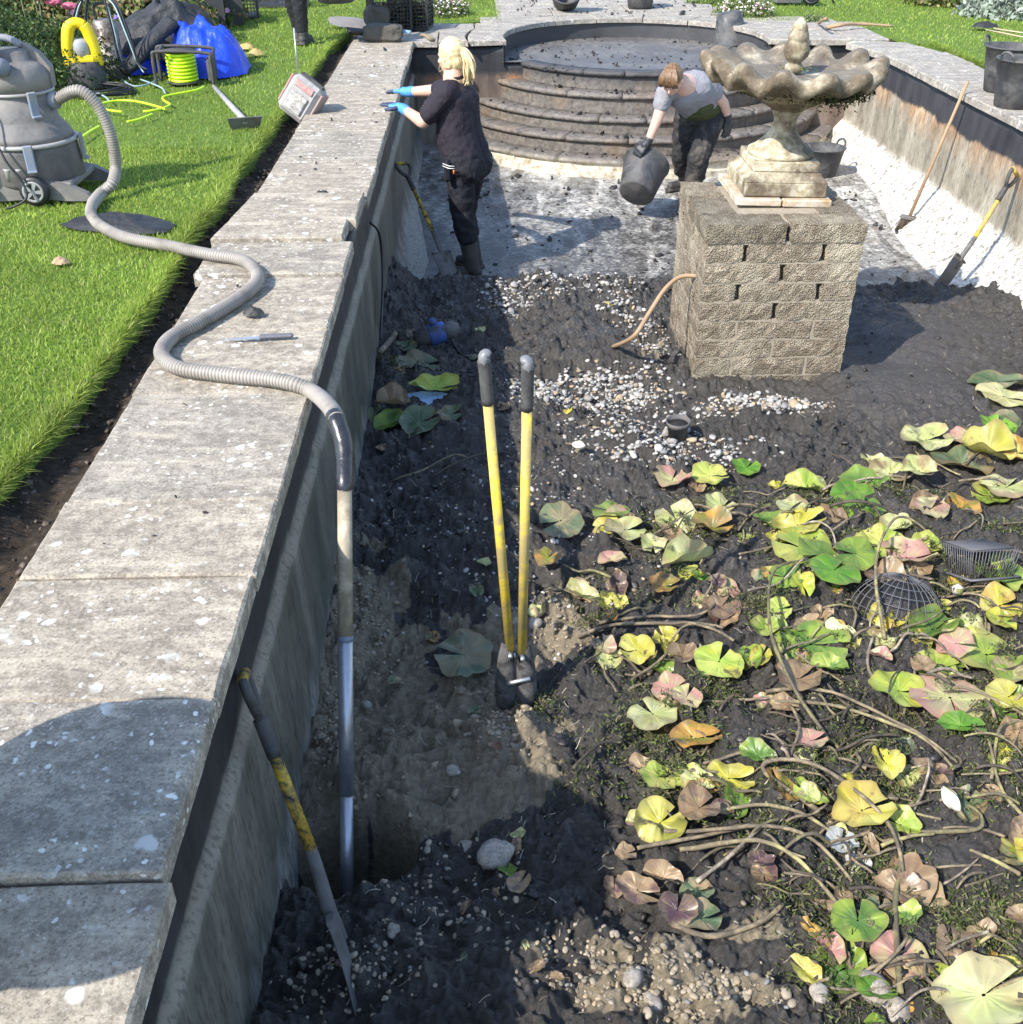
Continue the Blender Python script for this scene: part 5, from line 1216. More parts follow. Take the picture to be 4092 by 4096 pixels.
# ================================================================== flower borders and daisies
def bush(name, label, c, r, n, size, cols, seed, cat='plant', flowers=None, fcols=None, fsize=.02, leafw=.6, group=None):
    """a plant mass: stems and many small leaves over an uneven mound, optional flowers"""
    t = thing(name, label, cat, c, (0,0,0), group); q = np.random.default_rng(seed)
    d = q.normal(0,1,(n,3)); d[:,2] = np.abs(d[:,2]); d /= np.linalg.norm(d,axis=1,keepdims=True)
    az = np.arctan2(d[:,1],d[:,0]); lump = .72+.5*fbm(az*1.5+seed, d[:,2]*3, 3, seed)+.22*fbm(d[:,0]*6+seed, d[:,1]*6+d[:,2]*5, 2, seed+2)
    rad_ = (q.random(n)**.35)*lump; P = d*rad_[:,None]*np.array(r)
    nd_ = d+q.normal(0,.7,(n,3)); nd_ /= np.linalg.norm(nd_,axis=1,keepdims=True)
    tv = np.cross(nd_, q.normal(0,1,(n,3))); tv /= np.linalg.norm(tv,axis=1,keepdims=True); bv = np.cross(nd_, tv)
    L = size*q.uniform(.6,1.35,(n,1)); W = L*leafw
    V = np.stack([P-tv*L*.5, P+bv*W*.5+nd_*L*.08, P+tv*L*.5, P-bv*W*.5+nd_*L*.08],1).reshape(-1,3)
    F = (np.arange(n)[:,None]*4+np.array([[0,1,2,3]])); o = fast('leaves', V, F, M_leafattr, t); cc = np.array(cols)[q.integers(0,len(cols),n)]*q.uniform(.6,1.35,(n,1)); setcol(o.data,'Col',np.repeat(cc,4,axis=0)); tag(o, kind='stuff')
    sb_ = B()
    for k in range(14):
        a = q.uniform(0,2*PI); z = q.uniform(.5,.9); e = Vector((math.cos(a)*r[0]*.6*q.random(), math.sin(a)*r[1]*.6*q.random(), r[2]*z)); sb_.tube([(e.x*.3,e.y*.3,0),(e.x*.7,e.y*.7,e.z*.6),e], [.008,.006,.003], 5)
    sb_.build('stems', simple('green_stem', (.06,.09,.03), .7, .3), t)
    if flowers:
        for k in range(flowers):
            dd = Vector(q.normal(0,1,3)); dd.z = abs(dd.z)*1.2; dd.y = -abs(dd.y) if q.random() < .7 else dd.y; dd.normalize(); p = Vector((dd.x*r[0],dd.y*r[1],dd.z*r[2]))*q.uniform(.85,1.10)
            fm = fcols[int(q.integers(0,len(fcols)))]; fb = B(); nr = (dd+Vector(q.normal(0,.35,3))+Vector((0,-.5,.3))).normalized(); R_ = nr.to_track_quat('Z','Y').to_matrix().to_4x4()
            for m in range(5):
                a = 2*PI*m/5; MM = Matrix.Translation(p) @ R_ @ Matrix.Rotation(a,4,'Z'); s_ = fsize*q.uniform(.85,1.15)
                fb.add([(0,0,0),(s_*.55,-s_*.42,s_*.12),(s_*1.05,-s_*.25,s_*.2),(s_*1.05,s_*.25,s_*.2),(s_*.55,s_*.42,s_*.12)], [(0,1,2,3,4)], False, MM)
            fb.build('flower', fm, t)
    return t
M_vio = simple('violet_petal', (.20,.09,.62), .5, .2, 40); M_pinkf = simple('pink_petal', (.62,.28,.45), .5, .2, 40); M_whitef = simple('white_petal', (.80,.74,.76), .5, .1, 40); M_sed = simple('sedum_pink', (.48,.10,.16), .6, .3, 60)
ger = [(.10,.15,.03),(.16,.20,.05),(.20,.19,.07),(.24,.15,.08),(.07,.11,.025),(.28,.24,.11)]; boxc = [(.025,.055,.014),(.05,.09,.02),(.018,.04,.012),(.09,.13,.03)]
for k, (px, py, rx, ry, rz, n, lab, nf) in enumerate(((150,62,.75,.6,.52,6500,'violet geranium plant mass behind the pumps',8),(265,62,.75,.6,.50,6500,'violet geranium plant mass behind the steel pump and reel',9),(60,40,.9,.7,.75,6500,'tall geranium clump behind the box hedge',5),(200,18,.9,.7,.68,6000,'far geranium clump at the top edge of the border',6),(330,20,.7,.6,.50,4200,'geranium clump behind the row of crates',4))):
    bush('geranium', lab, G(px,py+30,0)+Vector((0,.4,0)), (rx,ry,rz), n, .060, ger, 200+k, 'plant', nf, [M_vio,M_vio,M_vio,M_pinkf], .032, .75, 'geraniums in the left border')
bush('box_hedge', 'low dark box hedge behind the wet vacuum', G(40,180,0)+Vector((-.15,.5,0)), (.75,.8,.50), 15000, .030, boxc, 230, 'hedge', None, None, .02, .6)
bush('box_hedge', 'dark evergreen hedge at the left frame edge far behind', G(-40,110,0)+Vector((-.3,.7,0)), (.9,.9,.62), 9000, .036, boxc, 231, 'hedge')
sd_ = thing('sedum', 'pink sedum flower heads above the box hedge', 'plant', G(48,120,0)+Vector((0,.35,0)))
for k in range(5):
    V, F = ico(2); p = Vector((-.05+.10*k, .1*math.sin(k*2), .62-.05*k)); V = V*(1+.25*np.sin(V*23))*np.array([.075,.06,.03])+np.array(p); fast('flower_head', V, F, M_sed, sd_, True)
    B().tube([(p.x*.6,p.y,0),(p.x,p.y,p.z)], .006, 5).build('stem', simple('sedum_stem', (.10,.14,.06), .7, .2), sd_)
dc = [(.11,.17,.04),(.16,.22,.06),(.22,.24,.10)]
def daisies(label, c, rx, ry, rz, seed, nfl):
    t = bush('daisy_clump', label, c, (rx,ry,rz), 2600, .030, dc, seed, 'plant'); q = np.random.default_rng(seed+1); n = nfl
    d = q.normal(0,1,(n,3)); d[:,2] = np.abs(d[:,2])+.3; d /= np.linalg.norm(d,axis=1,keepdims=True); P = d*np.array([rx,ry,rz])*q.uniform(.8,1.1,(n,1))
    V, F = ico(1); o = stamp('blossoms', V*np.array([1,1,.45]), F, P, rots(n,False,.6), q.uniform(.010,.017,n), M_peb, t, True, np.where(q.random((n,1)) < .75, np.array([.74,.68,.68]), np.array([.62,.36,.44]))); tag(o, kind='stuff')
daisies('white daisies spilling over the paving beside the mesh crates', G(838,32,0)+Vector((0,.25,0)), .30,.32,.20, 240, 230)
daisies('white daisies on the paving behind the upturned bucket', G(1415,34,0)+Vector((0,.3,0)), .34,.30,.20, 250, 230)
bush('weed_tuft', 'pale green weed growing in the paving joint behind the fountain', G(1535,40,0), (.16,.10,.07), 420, .03, [(.14,.20,.07),(.2,.24,.1)], 260)
bush('weed_tuft', 'small green tuft at the far paving edge near the standing bucket', G(1335,6,0), (.30,.12,.06), 600, .03, [(.10,.17,.03),(.16,.22,.05)], 261)
silv = [(.30,.35,.28),(.38,.42,.36),(.22,.27,.2)]
bush('lamb_ear', 'silvery leaved plant at the top right corner', G(1905,36,0)+Vector((.1,.3,0)), (.55,.45,.36), 2600, .08, silv, 270, 'plant', None, None, .02, .4)
bush('geranium', 'geranium clump beside the silvery plant at the top right', G(1825,14,0)+Vector((0,.4,0)), (.55,.45,.34), 4000, .055, ger, 271, 'plant', 5, [M_vio], .03, .75)
bush('geranium', 'far geranium clump cut by the frame top at the right', G(1770,2,0)+Vector((0,.6,0)), (.6,.5,.34), 4000, .055, ger, 272, 'plant', 3, [M_vio], .03, .75)
# ================================================================== water lilies and debris on the mud
def lily_mat():
    n = NB('lily_leaf'); c = n.attr('Col'); f = n.noise(34, 6, .7); g = n.noise(120, 4, .7)
    c2 = n.mix(n.ramp(f, [(.56,0),(.68,.75)]), c, n.mix(.5, c, (.30,.24,.06)))
    c2 = n.mix(n.ramp(n.noise(18, 5, .7), [(.63,0),(.69,.85)]), c2, (.05,.04,.028))
    c2 = n.mix(n.ramp(g, [(.66,0),(.72,.5)]), c2, (.5,.48,.36))
    c2 = n.mix(n.ramp(n.noise(8, 6, .75, dist=.6), [(.58,0),(.66,.8)]), c2, (.075,.065,.05))
    v = n.attr('Vein', 2); n.bump(v, .5, .004); n.bump(f, .25, .004)
    m = n.done(c2, n.ramp(f, [(.35,.28),(.65,.55)]), spec=.5)
    t = n.nd('BsdfTranslucent'); n.put(t.inputs[0], c2); mx = n.nd('MixShader'); mx.inputs[0].default_value = .22
    n.t.links.new(n.b.outputs[0], mx.inputs[1]); n.t.links.new(t.outputs[0], mx.inputs[2]); n.t.links.new(mx.outputs[0], n.t.nodes['Material Output'].inputs[0])
    return m
M_lily = lily_mat()
LC = dict(g=((.085,.17,.030),(.16,.25,.045)), b=((.09,.24,.020),(.17,.33,.035)), l=((.26,.36,.05),(.40,.46,.10)), y=((.46,.42,.05),(.52,.47,.13)), p=((.44,.47,.17),(.56,.56,.28)), o=((.20,.20,.03),(.44,.24,.05)),
          k=((.40,.33,.18),(.44,.23,.19)), r=((.10,.055,.06),(.17,.12,.09)), n=((.26,.17,.09),(.36,.26,.15)), d=((.07,.11,.05),(.15,.19,.10)), w=((.5,.5,.46),(.6,.6,.56)))
NAMES = dict(g='green', b='bright green', l='lime green', y='yellow', p='pale yellow green', o='olive and orange', k='pink', r='dark purple brown', n='dry brown', d='dull grey green', w='whitish')
def lily(ox, oy, rx, ry, rot, ck, curl=.25, fold=0.0, label=None, seed=None, lift=None):
    q = np.random.default_rng(int(ox*7+oy*13) if seed is None else seed); px, py = ox/2.1203, oy/2.1203
    curl, fold = curl*.62, fold*.6; lift = lift if lift is not None else (.03 if label and rx > 45 else .006)
    c = G(px, py, -.95); c = G(px, py, float(mud_z(c.x, c.y))+lift); d = c-Vector((0,0,CAM_H)); dep = d.dot(_fw); s = 4200/dep; sE = abs(d.normalized().z)
    rx, ry = rx*1.14, ry*1.14; a = rx/s; b = min(ry/s/max(.35,sE), a*1.2); nr, na = 8, 40
    rr = np.linspace(0.04,1,nr); th = np.linspace(rd(9), 2*PI-rd(9), na); R, T = np.meshgrid(rr, th, indexing='ij')
    edge = 1+.035*np.sin(T*5+q.uniform(0,6))+.16*(fbm(T*3.2+ox, R*0, 4, 7)-.5)*R-.10*np.exp(-((T-q.uniform(1,5))/.12)**2)*(q.random() < .5)
    U = R*edge*np.cos(T); Vv = R*edge*np.sin(T)
    ph = q.uniform(0,6.3); h = a*(curl*R**2.5*(.55+.6*np.cos(T*2+ph))+.07*R**2*np.sin(T*4+ph*2)+.05*R**2*np.sin(T*7+ph)) + a*fold*np.abs(Vv)**1.0*1.0
    h = h+a*.22*(fbm(U*2.2+ox, Vv*2.2, 3, 3)-.5)*(.4+curl*2)
    sq = 1-.45*min(1,fold)
    x = U*a; y = Vv*b*sq; cr, sr = math.cos(rd(rot)), math.sin(rd(rot)); X = c.x+x*cr-y*sr; Y = c.y+x*sr+y*cr
    tx, ty = q.normal(0,.12), q.normal(.10,.10)
    gz = mud_z(X, Y); Z = np.maximum(c.z+h+(X-c.x)*tx+(Y-c.y)*ty, np.minimum(gz+.005, c.z+.05))
    Vx = np.stack([X,Y,Z],-1).reshape(-1,3); i = np.arange(na-1)[None]+np.arange(nr-1)[:,None]*na
    F = np.stack([i, i+1, i+na+1, i+na],-1).reshape(-1,4)
    o = fast('lily_leaf', Vx-np.array(c), F, M_lily, None, True); o.location = c
    c1, c2 = [np.array(v) for v in LC[ck]]; vein = np.clip(1-np.abs(((T*8/PI) % 1)-.5)*9*R,0,1)*(R < .95)
    m = sstep(.3,.7,.5+1.3*(fbm(U*1.6+ox, Vv*1.6+oy, 3, 5)-.5)+.25*(R-.5))[...,None]
    c3 = np.array(LC[dict(g='l',b='g',l='y',y='o',p='n',o='r',k='p',r='n',n='r',d='n',w='p')[ck]][int(q.integers(0,2))])
    col = c1*(1-m)+c2*m; m3 = sstep(.52,.68, fbm(U*1.3-oy, Vv*1.3+ox, 4, 15)+.12*(R-.5))[...,None]*q.uniform(.3,1); col = col*(1-m3)+c3*m3; col = col*(1+.28*vein[...,None])*q.uniform(.75,1.02)
    ed = (np.clip((R-.86)*6,0,1)*fbm(T*3+oy, R*0, 2, 9))[...,None]; col = col*(1-ed*.7)+np.array([.24,.14,.06])*ed*.7
    setcol(o.data, 'Col', col.reshape(-1,3))
    va_ = o.data.attributes.new('Vein','FLOAT','POINT'); va_.data.foreach_set('value', vein.ravel().astype(np.float32))
    tag(o, label or 'small wilted water lily leaf scattered among the stems', 'leaf', 'lily leaves strewn over the mud'); return o
def A_(l, ox, oy, sc):
    for (x, y, rx, ry, rot, ck, curl, fold, lab) in l: lily(ox+x/sc, oy+y/sc, rx/sc, ry/sc, rot, ck, curl, fold, lab)
A_([(470,160,150,115,200,'d',.08,0,'flat dull green lily leaf right of the yellow handles'),(850,80,130,85,150,'g',.1,0,'green lily leaf topped by weed, second from the digger'),(960,235,150,70,20,'p',.35,.2,'crumpled pale yellow leaf below the two dull green ones'),(1640,205,150,75,5,'o',.5,.5,'folded olive and orange leaf lying like a boat'),
    (1700,60,110,60,40,'p',.4,.4,'pale folded leaf above the olive boat shaped one'),(1890,320,60,80,80,'l',.5,.6,'lime leaf folded upright beside the olive leaf'),(1450,470,185,62,18,'p',.55,.8,'pale yellow leaf rolled into a tube'),(1470,570,80,55,30,'l',.2,0,'yellow green leaf under the rolled pale one'),(870,470,105,38,5,'k',.3,.5,'narrow pink leaf on weed, left of the rolled pale one'),
    (640,750,130,50,-35,'p',.5,.8,'pale leaf folded into a spear beside the clay'),(285,870,62,62,30,'p',.3,.3,'cream leaf scrap just right of the yellow handles'),(370,450,95,60,60,'o',.4,.3,'olive withered leaf right of the handles'),(1050,1160,120,105,190,'y',.5,.2,'large yellow lily leaf with rolled edge'),(800,1130,80,75,100,'k',.4,.3,'pink edged leaf touching the large yellow one'),
    (1160,1200,45,110,80,'n',.5,.6,'tan rolled leaf edge beside the large yellow leaf'),(1240,1290,72,110,80,'g',.15,.0,'dark green leaf standing under the large yellow one'),(1320,1470,125,95,20,'k',.2,0,'pink backed leaf with green stalk over it'),(1440,1520,95,100,60,'k',.3,.2,'second pinkish leaf tucked behind the first'),(1690,1250,145,130,60,'l',.15,0,'spotted light green lily leaf near the centre right'),
    (1570,1160,45,110,85,'p',.5,.8,'pale rolled leaf edge left of the spotted green leaf'),(1180,1650,150,150,120,'p',.12,0,'broad pale green leaf with white veins'),(1510,1840,175,85,-5,'o',.35,.35,'big orange olive leaf arched over the mud'),(1900,1250,60,75,80,'r',.3,.3,'purple leaf beside the spotted green leaf'),(1670,640,62,80,60,'r',.5,.5,'purple grey leaf standing on edge'),(1560,610,62,55,20,'b',.3,.3,'small green leaf next to the purple grey one'),
    (865,900,42,100,100,'o',.4,.7,'upright olive leaf blade over the stems'),(1560,815,75,45,10,'k',.3,.3,'dusty pink leaf behind the black root clump'),(400,1180,0.1,0.1,0,'g',.1,0,'x')][:-1], 2000, 2000, 1.93)
A_([(1650,1190,195,140,170,'d',.05,0,'large flat green lily leaf alone by the hole digger'),(1410,1060,50,35,20,'o',.2,.2,'small yellow brown leaf scrap in the black mud')], 1000, 2000, 1.93)
A_([(170,70,125,72,10,'p',.3,.2,'pale lime leaf above the yellow one'),(560,80,145,95,150,'b',.15,.1,'glossy green leaf pair, left half'),(700,55,125,90,60,'b',.2,.2,'glossy green leaf pair, right half'),(190,195,180,75,5,'y',.35,.3,'long bright yellow leaf with curled edge'),(30,290,70,95,80,'y',.3,.3,'yellow leaf at the left of the green cluster'),
    (230,370,205,150,160,'l',.08,0,'broad lime green leaf of the big cluster'),(360,425,145,115,200,'g',.08,0,'olive green leaf overlapping the broad lime one'),(475,540,150,170,40,'b',.08,0,'bright shiny green leaf at the cluster front'),(640,410,140,100,170,'g',.08,0,'rounded green leaf at the right of the cluster'),(830,320,170,70,0,'l',.2,.2,'yellow green leaf behind the cluster'),(915,385,85,55,0,'g',.2,.2,'small dark leaf next to the orange folded one'),
    (1030,450,190,80,-5,'k',.4,.5,'orange pink leaf folded over the mesh basket'),(960,215,135,55,10,'p',.4,.5,'pale green folded leaf above the mesh basket'),(1220,70,110,90,40,'k',.3,.3,'pinkish leaf with green underside at the upper right'),(1740,590,155,140,110,'g',.5,.3,'dark glossy leaf standing upright behind the black basket'),(1470,640,45,90,95,'r',.5,.7,'thin reddish leaf standing beside the black basket'),
    (1230,1000,210,95,28,'g',.3,.6,'long green leaf folded lengthwise'),(1410,1110,125,95,-30,'k',.15,.1,'pale pink leaf lying over a bright green one'),(1360,1175,180,90,-20,'b',.15,.1,'bright green leaf under the pale pink one'),(1650,1190,245,165,10,'l',.12,0,'largest lime leaf at the right side'),(1270,1300,165,85,5,'l',.2,.2,'green leaf left of the largest lime leaf'),(1365,1530,235,190,-88,'k',.06,0,'round pink and yellow leaf with a clear notch'),
    (970,1470,205,115,0,'l',.25,.2,'lime leaf with a hole, left of the round pink leaf'),(290,1120,245,120,-20,'g',.08,0,'large oval green leaf lying alone'),(1820,1520,135,125,30,'y',.2,.1,'yellow leaf with eaten holes at the right edge'),(1750,820,135,85,10,'y',.35,.3,'yellow and green leaf right of the white bud'),(880,930,150,70,10,'y',.5,.4,'ragged yellow leaf draped on the mesh basket'),(90,600,115,75,160,'g',.2,.1,'green leaf with mud on it, left of the shiny one'),
    (190,1380,150,115,20,'n',.5,.4,'crumpled cream and tan leaf left of the crossing stems'),(370,900,75,95,60,'n',.5,.4,'dry brown leaf left of the mesh basket'),(290,1860,105,75,10,'k',.4,.4,'small pink and yellow leaf at the tip of a bent stem'),(1560,970,105,75,160,'p',.15,.1,'translucent pale leaf right of the folded green one'),(1450,1740,170,62,-5,'b',.2,.2,'green leaf under the round pink one'),(50,840,80,55,0,'l',.2,.1,'lime leaf scrap behind the crossed stems'),
    (1910,1330,55,80,80,'l',.2,.2,'lime leaf cut by the right frame edge'),(1760,930,100,70,0,'l',.2,.2,'yellow green leaf behind the bud stem'),(440,1290,130,55,-15,'g',.4,.5,'green leaf folded over the crossing stems'),(1740,1650,120,60,0,'g',.2,.2,'green leaf partly under the yellow eaten one')], 3092, 2000, 1.93)
A_([(1180,1470,180,70,10,'p',.35,.3,'pale yellow leaf at the far edge of the lilies'),(1740,1370,115,115,60,'b',.3,.2,'shiny green leaf at the far right'),(1430,1460,95,60,0,'k',.3,.3,'peach coloured leaf at the far edge of the lilies'),(1520,1450,105,65,10,'d',.2,.1,'dark green leaf next to the peach one'),(1660,1560,190,80,-8,'y',.5,.7,'yellow rolled leaf at the far right'),(1880,1580,120,70,0,'y',.4,.4,'yellow leaf at the right frame edge, far row'),
    (1450,1640,220,70,0,'d',.2,.1,'wide muddy green leaf in the far row'),(1130,1700,120,90,-50,'p',.4,.5,'pale yellow folded leaf above the bright green pair'),(900,1730,140,62,-15,'p',.3,.3,'pale ragged leaf left of the pale folded one'),(680,1800,130,80,10,'g',.2,.1,'green leaf behind the bright green pair'),(620,1900,140,85,-10,'b',.15,.1,'bright green flat leaf in the far middle'),(800,1810,75,100,100,'b',.4,.4,'bright green leaf standing up in the far middle'),
    (1800,1830,155,115,30,'p',.2,.1,'large pale leaf with vein star at the right edge'),(250,1830,150,60,-12,'l',.35,.4,'lime leaf tapering to its stalk'),(50,1830,75,95,60,'y',.4,.4,'yellow brown curled leaf left of the lime one'),(1740,1020,200,48,-3,'d',.15,.1,'thin muddy leaf lying far off near the smooth mud'),(1780,1130,190,55,-8,'p',.1,.0,'grey pale leaf flat on the smooth mud')], 3092, 1000, 1.93)
A_([(1330,1770,115,105,60,'k',.5,.4,'crumpled peach leaf below the flower pot'),(1620,1750,130,60,5,'l',.3,.2,'ragged lime leaf right of the crumpled peach one'),(1900,1680,90,80,40,'b',.3,.2,'green leaf with a bright shine near the pillar side'),(1520,1840,60,90,70,'n',.5,.5,'brown curled leaf below the crumpled peach one'),(1225,1790,45,55,20,'y',.3,.2,'small yellow green leaf on a bent stem'),(840,450,36,28,10,'y',.3,.2,'tiny yellow leaf in the gravel beside the root pipe'),(520,1250,30,34,80,'y',.3,.2,'tiny yellow leaf at the gravel edge')], 2000, 1000, 1.93)
A_([(1310,1330,140,90,10,'d',.3,.25,'curled grey green leaf below the blue plastic scrap'),(1090,1340,120,55,15,'g',.3,.4,'folded green leaf left of the curled grey one'),(1430,1070,170,45,-5,'l',.35,.5,'yellow green leaf above the blue plastic scrap'),(1100,1185,125,50,-5,'n',.5,.7,'brown rolled leaf left of the blue plastic scrap'),(1300,880,150,60,0,'d',.1,.1,'muddy pale leaf behind the blue pump'),(1540,1270,90,50,0,'d',.2,.1,'small muddy green leaf right of the curled one'),(1150,940,45,30,0,'n',.3,.2,'tiny tan leaf near the wall')], 1000, 1000, 1.93)
A_([(690,15,70,52,20,'l',.2,.1,'lime leaf in the lower cluster, left one'),(830,20,70,50,-10,'l',.2,.1,'lime leaf in the lower cluster, middle one'),(1000,22,100,52,0,'y',.3,.2,'yellow leaf in the lower cluster, right one'),(700,215,105,75,40,'y',.3,.2,'yellow leaf with torn edge at the lower middle'),(870,150,80,70,30,'n',.5,.4,'brown leaf bent over beside the torn yellow one'),(630,220,75,35,-20,'k',.3,.4,'pinkish leaf edge left of the torn yellow one'),(550,350,42,32,20,'n',.4,.4,'little brown leaf on black mud'),
    (500,495,45,75,80,'r',.5,.6,'dark purple leaf curled like a pod'),(600,510,85,55,-25,'n',.35,.3,'brown olive leaf right of the curled purple one'),(710,450,80,38,-25,'n',.4,.5,'red brown leaf over the lower stems'),(775,595,70,80,70,'r',.3,.3,'dark brown leaf half upright near the bottom'),(880,630,85,55,15,'d',.25,.2,'grey olive leaf half of the dark brown one'),(860,510,65,48,0,'d',.2,.1,'dusty grey leaf behind the dark brown one'),(30,420,35,75,85,'b',.3,.4,'green leaf scrap against the pale stone'),(80,480,50,40,40,'n',.5,.4,'dry twisted leaf below the pale stone')], 2000, 3096, 1.092)
A_([(390,155,115,80,10,'y',.4,.35,'yellow lily leaf folded over, lower right'),(590,470,100,90,120,'n',.15,.1,'brown dead lily leaf with radiating veins'),(370,640,90,150,75,'g',.2,.1,'dark green leaf with a pink curled corner'),(560,800,95,150,65,'k',.12,.1,'long pink lily leaf at the lower right'),(280,865,110,80,20,'g',.2,.1,'green leaf with brown stalk near the bottom'),(450,950,85,42,0,'b',.35,.4,'green leaf with pink edge at the bottom'),(920,965,190,125,20,'p',.15,.1,'big pale leaf in the bottom right corner'),(1060,330,55,105,85,'y',.35,.4,'yellow green leaf at the right frame edge'),
    (300,300,60,68,60,'w',.4,.4,'whitish torn leaf scrap beside the weed'),(370,380,45,70,50,'w',.2,.2,'pale grey leaf scrap below the whitish one'),(470,600,60,85,70,'d',.15,.1,'grey green leaf behind the pink one')], 3092, 3096, 1.092)
POLY = [(1110,960),(1340,885),(1680,840),(1930,770),(1960,1932),(1500,1940),(1440,1640),(1210,1520),(1090,1160)]
def inpoly(x, y, P=POLY):
    c = False; n = len(P)
    for i in range(n):
        (x1,y1),(x2,y2) = P[i], P[(i+1) % n]
        if (y1 > y) != (y2 > y) and x < (x2-x1)*(y-y1)/(y2-y1)+x1: c = not c
    return c
def where(px, py):
    v = 'at the far lily bed edge' if py < 1050 else ('in the lily bed middle' if py < 1400 else 'in the near lily bed'); return v+(', pond middle' if px < 1350 else ('' if px < 1650 else ', right side'))
rs = np.random.default_rng(99); k = 0
while k < 120:
    px, py = rs.uniform(1060,1950), rs.uniform(780,1935)
    if not inpoly(px,py): continue
    r = rs.uniform(18,40)*2.12*(.6+.45*py/1930); lily(px*2.1203, py*2.1203, r, r*rs.uniform(.35,.7), rs.uniform(0,360), ck := str(rs.choice(list('nnppdrolgnky'))), rs.uniform(.3,.6), rs.uniform(0,.6), 'small wilted %s leaf %s' % (NAMES[ck], where(px,py)), 1000+k, .006); k += 1
for k_ in range(26):
    px, py = rs.uniform(700,1080), rs.uniform(600,1850); r = rs.uniform(8,18)*2.12; lily(px*2.1203, py*2.1203, r, r*.5, rs.uniform(0,360), rs.choice(list('npdn')), .4, .3, 'small dead leaf scrap in the black mud', 3000+k_)
# stems
SM = [simple('lily_stem_tan', (.34,.265,.15), .6, .3, 22, .4, 90, dirt=(.10,.08,.055), dirt_amt=.2), simple('lily_stem_olive', (.26,.24,.08), .55, .3, 22, .3, 90, dirt=(.09,.075,.05), dirt_amt=.2), simple('lily_stem_yellow', (.44,.40,.15), .5, .25, 22, .3, 90, dirt=(.14,.11,.07), dirt_amt=.18), simple('lily_stem_brown', (.11,.078,.05), .6, .4, 22, .4, 90, dirt=(.03,.026,.022), dirt_amt=.4), simple('lily_stem_pale', (.46,.39,.29), .6, .25, 22, .4, 90, dirt=(.14,.11,.08), dirt_amt=.2)]
def stem(pts, r, m, lift=0.0, label=None, arch=0.0):
    P = []; n = len(pts)
    g = [G(x,y,-.95) for x,y in pts]; g = catmull([(v.x,v.y,0) for v in g], 6); z = mud_z(np.array([v.x for v in g]), np.array([v.y for v in g]))
    z = np.convolve(np.pad(np.array([z[max(0,i-3):i+4].max() for i in range(len(z))]),2,'edge'), np.ones(5)/5, 'valid')
    for k, v in enumerate(g): P.append((v.x, v.y, max(float(z[k]), -1.1)+r*.8+lift+arch*math.sin(PI*k/(len(g)-1))))
    o = B().tube(P, [r*(1.05-.35*k/len(P))*random.uniform(.88,1.12) for k in range(len(P))], 7).build('lily_stalk', SM[m])
    return tag(o, label or 'limp water lily stalk tangled on the mud', 'stem', 'lily stalks on the mud')
for pts, r, m, ar, lab in ((((1560,1420),(1480,1335),(1440,1250),(1455,1130),(1555,1085)),.007,1,.10,'long olive stalk looping up over the oval green leaf'),(((1540,1560),(1430,1490),(1530,1500),(1660,1590),(1700,1690)),.008,0,.03,'tan stalk curving under the yellow folded leaf'),
        (((1260,1770),(1330,1800),(1430,1770),(1470,1740)),.009,0,.0,'thick tan stalk bent like a hook near the bottom'),(((1730,1590),(1830,1595),(1840,1570),(1815,1545)),.007,1,.02,'curved stalk of the white bud at the right'),(((1690,1900),(1680,1740),(1690,1620),(1640,1570)),.009,1,.0,'straight dark stalk running down to the bottom right'),
        (((1130,1180),(1230,1170),(1320,1180),(1350,1150),(1340,1130)),.007,0,.01,'tan stalk with a hooked end above the clay'),(((1090,1200),(1180,1185),(1290,1195),(1380,1240)),.008,0,.01,'thick tan stalk running to the right over the clay'),(((1440,1330),(1560,1345),(1700,1390),(1800,1460)),.007,0,.01,'tan bundle stalk, upper one'),(((1450,1350),(1580,1365),(1720,1410),(1790,1470)),.007,2,.01,'tan bundle stalk, lower one'),
        (((1660,1240),(1640,1180),(1640,1110),(1680,1040),(1740,1040)),.007,2,.12,'yellow green stalk arched over the mesh basket'),(((1930,1370),(1850,1340),(1790,1320)),.006,2,.03,'pale stalk leaving the round pink leaf'),(((1480,1340),(1500,1410),(1480,1470)),.006,0,.03,'short stalk hanging from the tan leaf'),(((1290,1560),(1400,1555),(1520,1580),(1640,1650)),.007,2,.02,'yellow stalk in the lower bundle, uppermost'),
        (((1250,1590),(1380,1600),(1500,1620),(1600,1690)),.007,0,.02,'tan stalk in the lower bundle, second'),(((1280,1620),(1400,1625),(1500,1660),(1580,1740)),.008,2,.02,'yellow stalk in the lower bundle, third'),(((1200,1620),(1330,1600),(1450,1580)),.007,0,.01,'tan stalk crossing the lower bundle'),(((1310,1690),(1380,1640),(1440,1590)),.007,4,.01,'pale stalk rising from the dark brown leaf'),(((1080,1480),(1130,1430),(1170,1415)),.006,3,.02,'brown twig sticking out of the weed'),
        (((820,900),(880,880),(930,855),(965,850)),.006,3,.01,'brown stalk in the shaded mud left of the handles'),(((740,905),(800,895),(860,870),(890,862)),.006,0,.01,'tan stalk in the shaded mud'),(((870,905),(920,905),(960,915)),.005,3,.0,'short brown stalk left of the handles'),(((1860,1500),(1870,1420),(1900,1390),(1940,1385)),.006,2,.02,'pale stalk curling at the right edge'),(((1930,1580),(1880,1530),(1860,1470),(1850,1430)),.006,2,.02,'yellow stalk bending down at the right edge'),(((1560,985),(1640,1000),(1720,1010)),.007,3,.04,'dark stalk arched over the big lime leaf')):
    stem(pts, r, m, 0, lab, ar)
k = 0
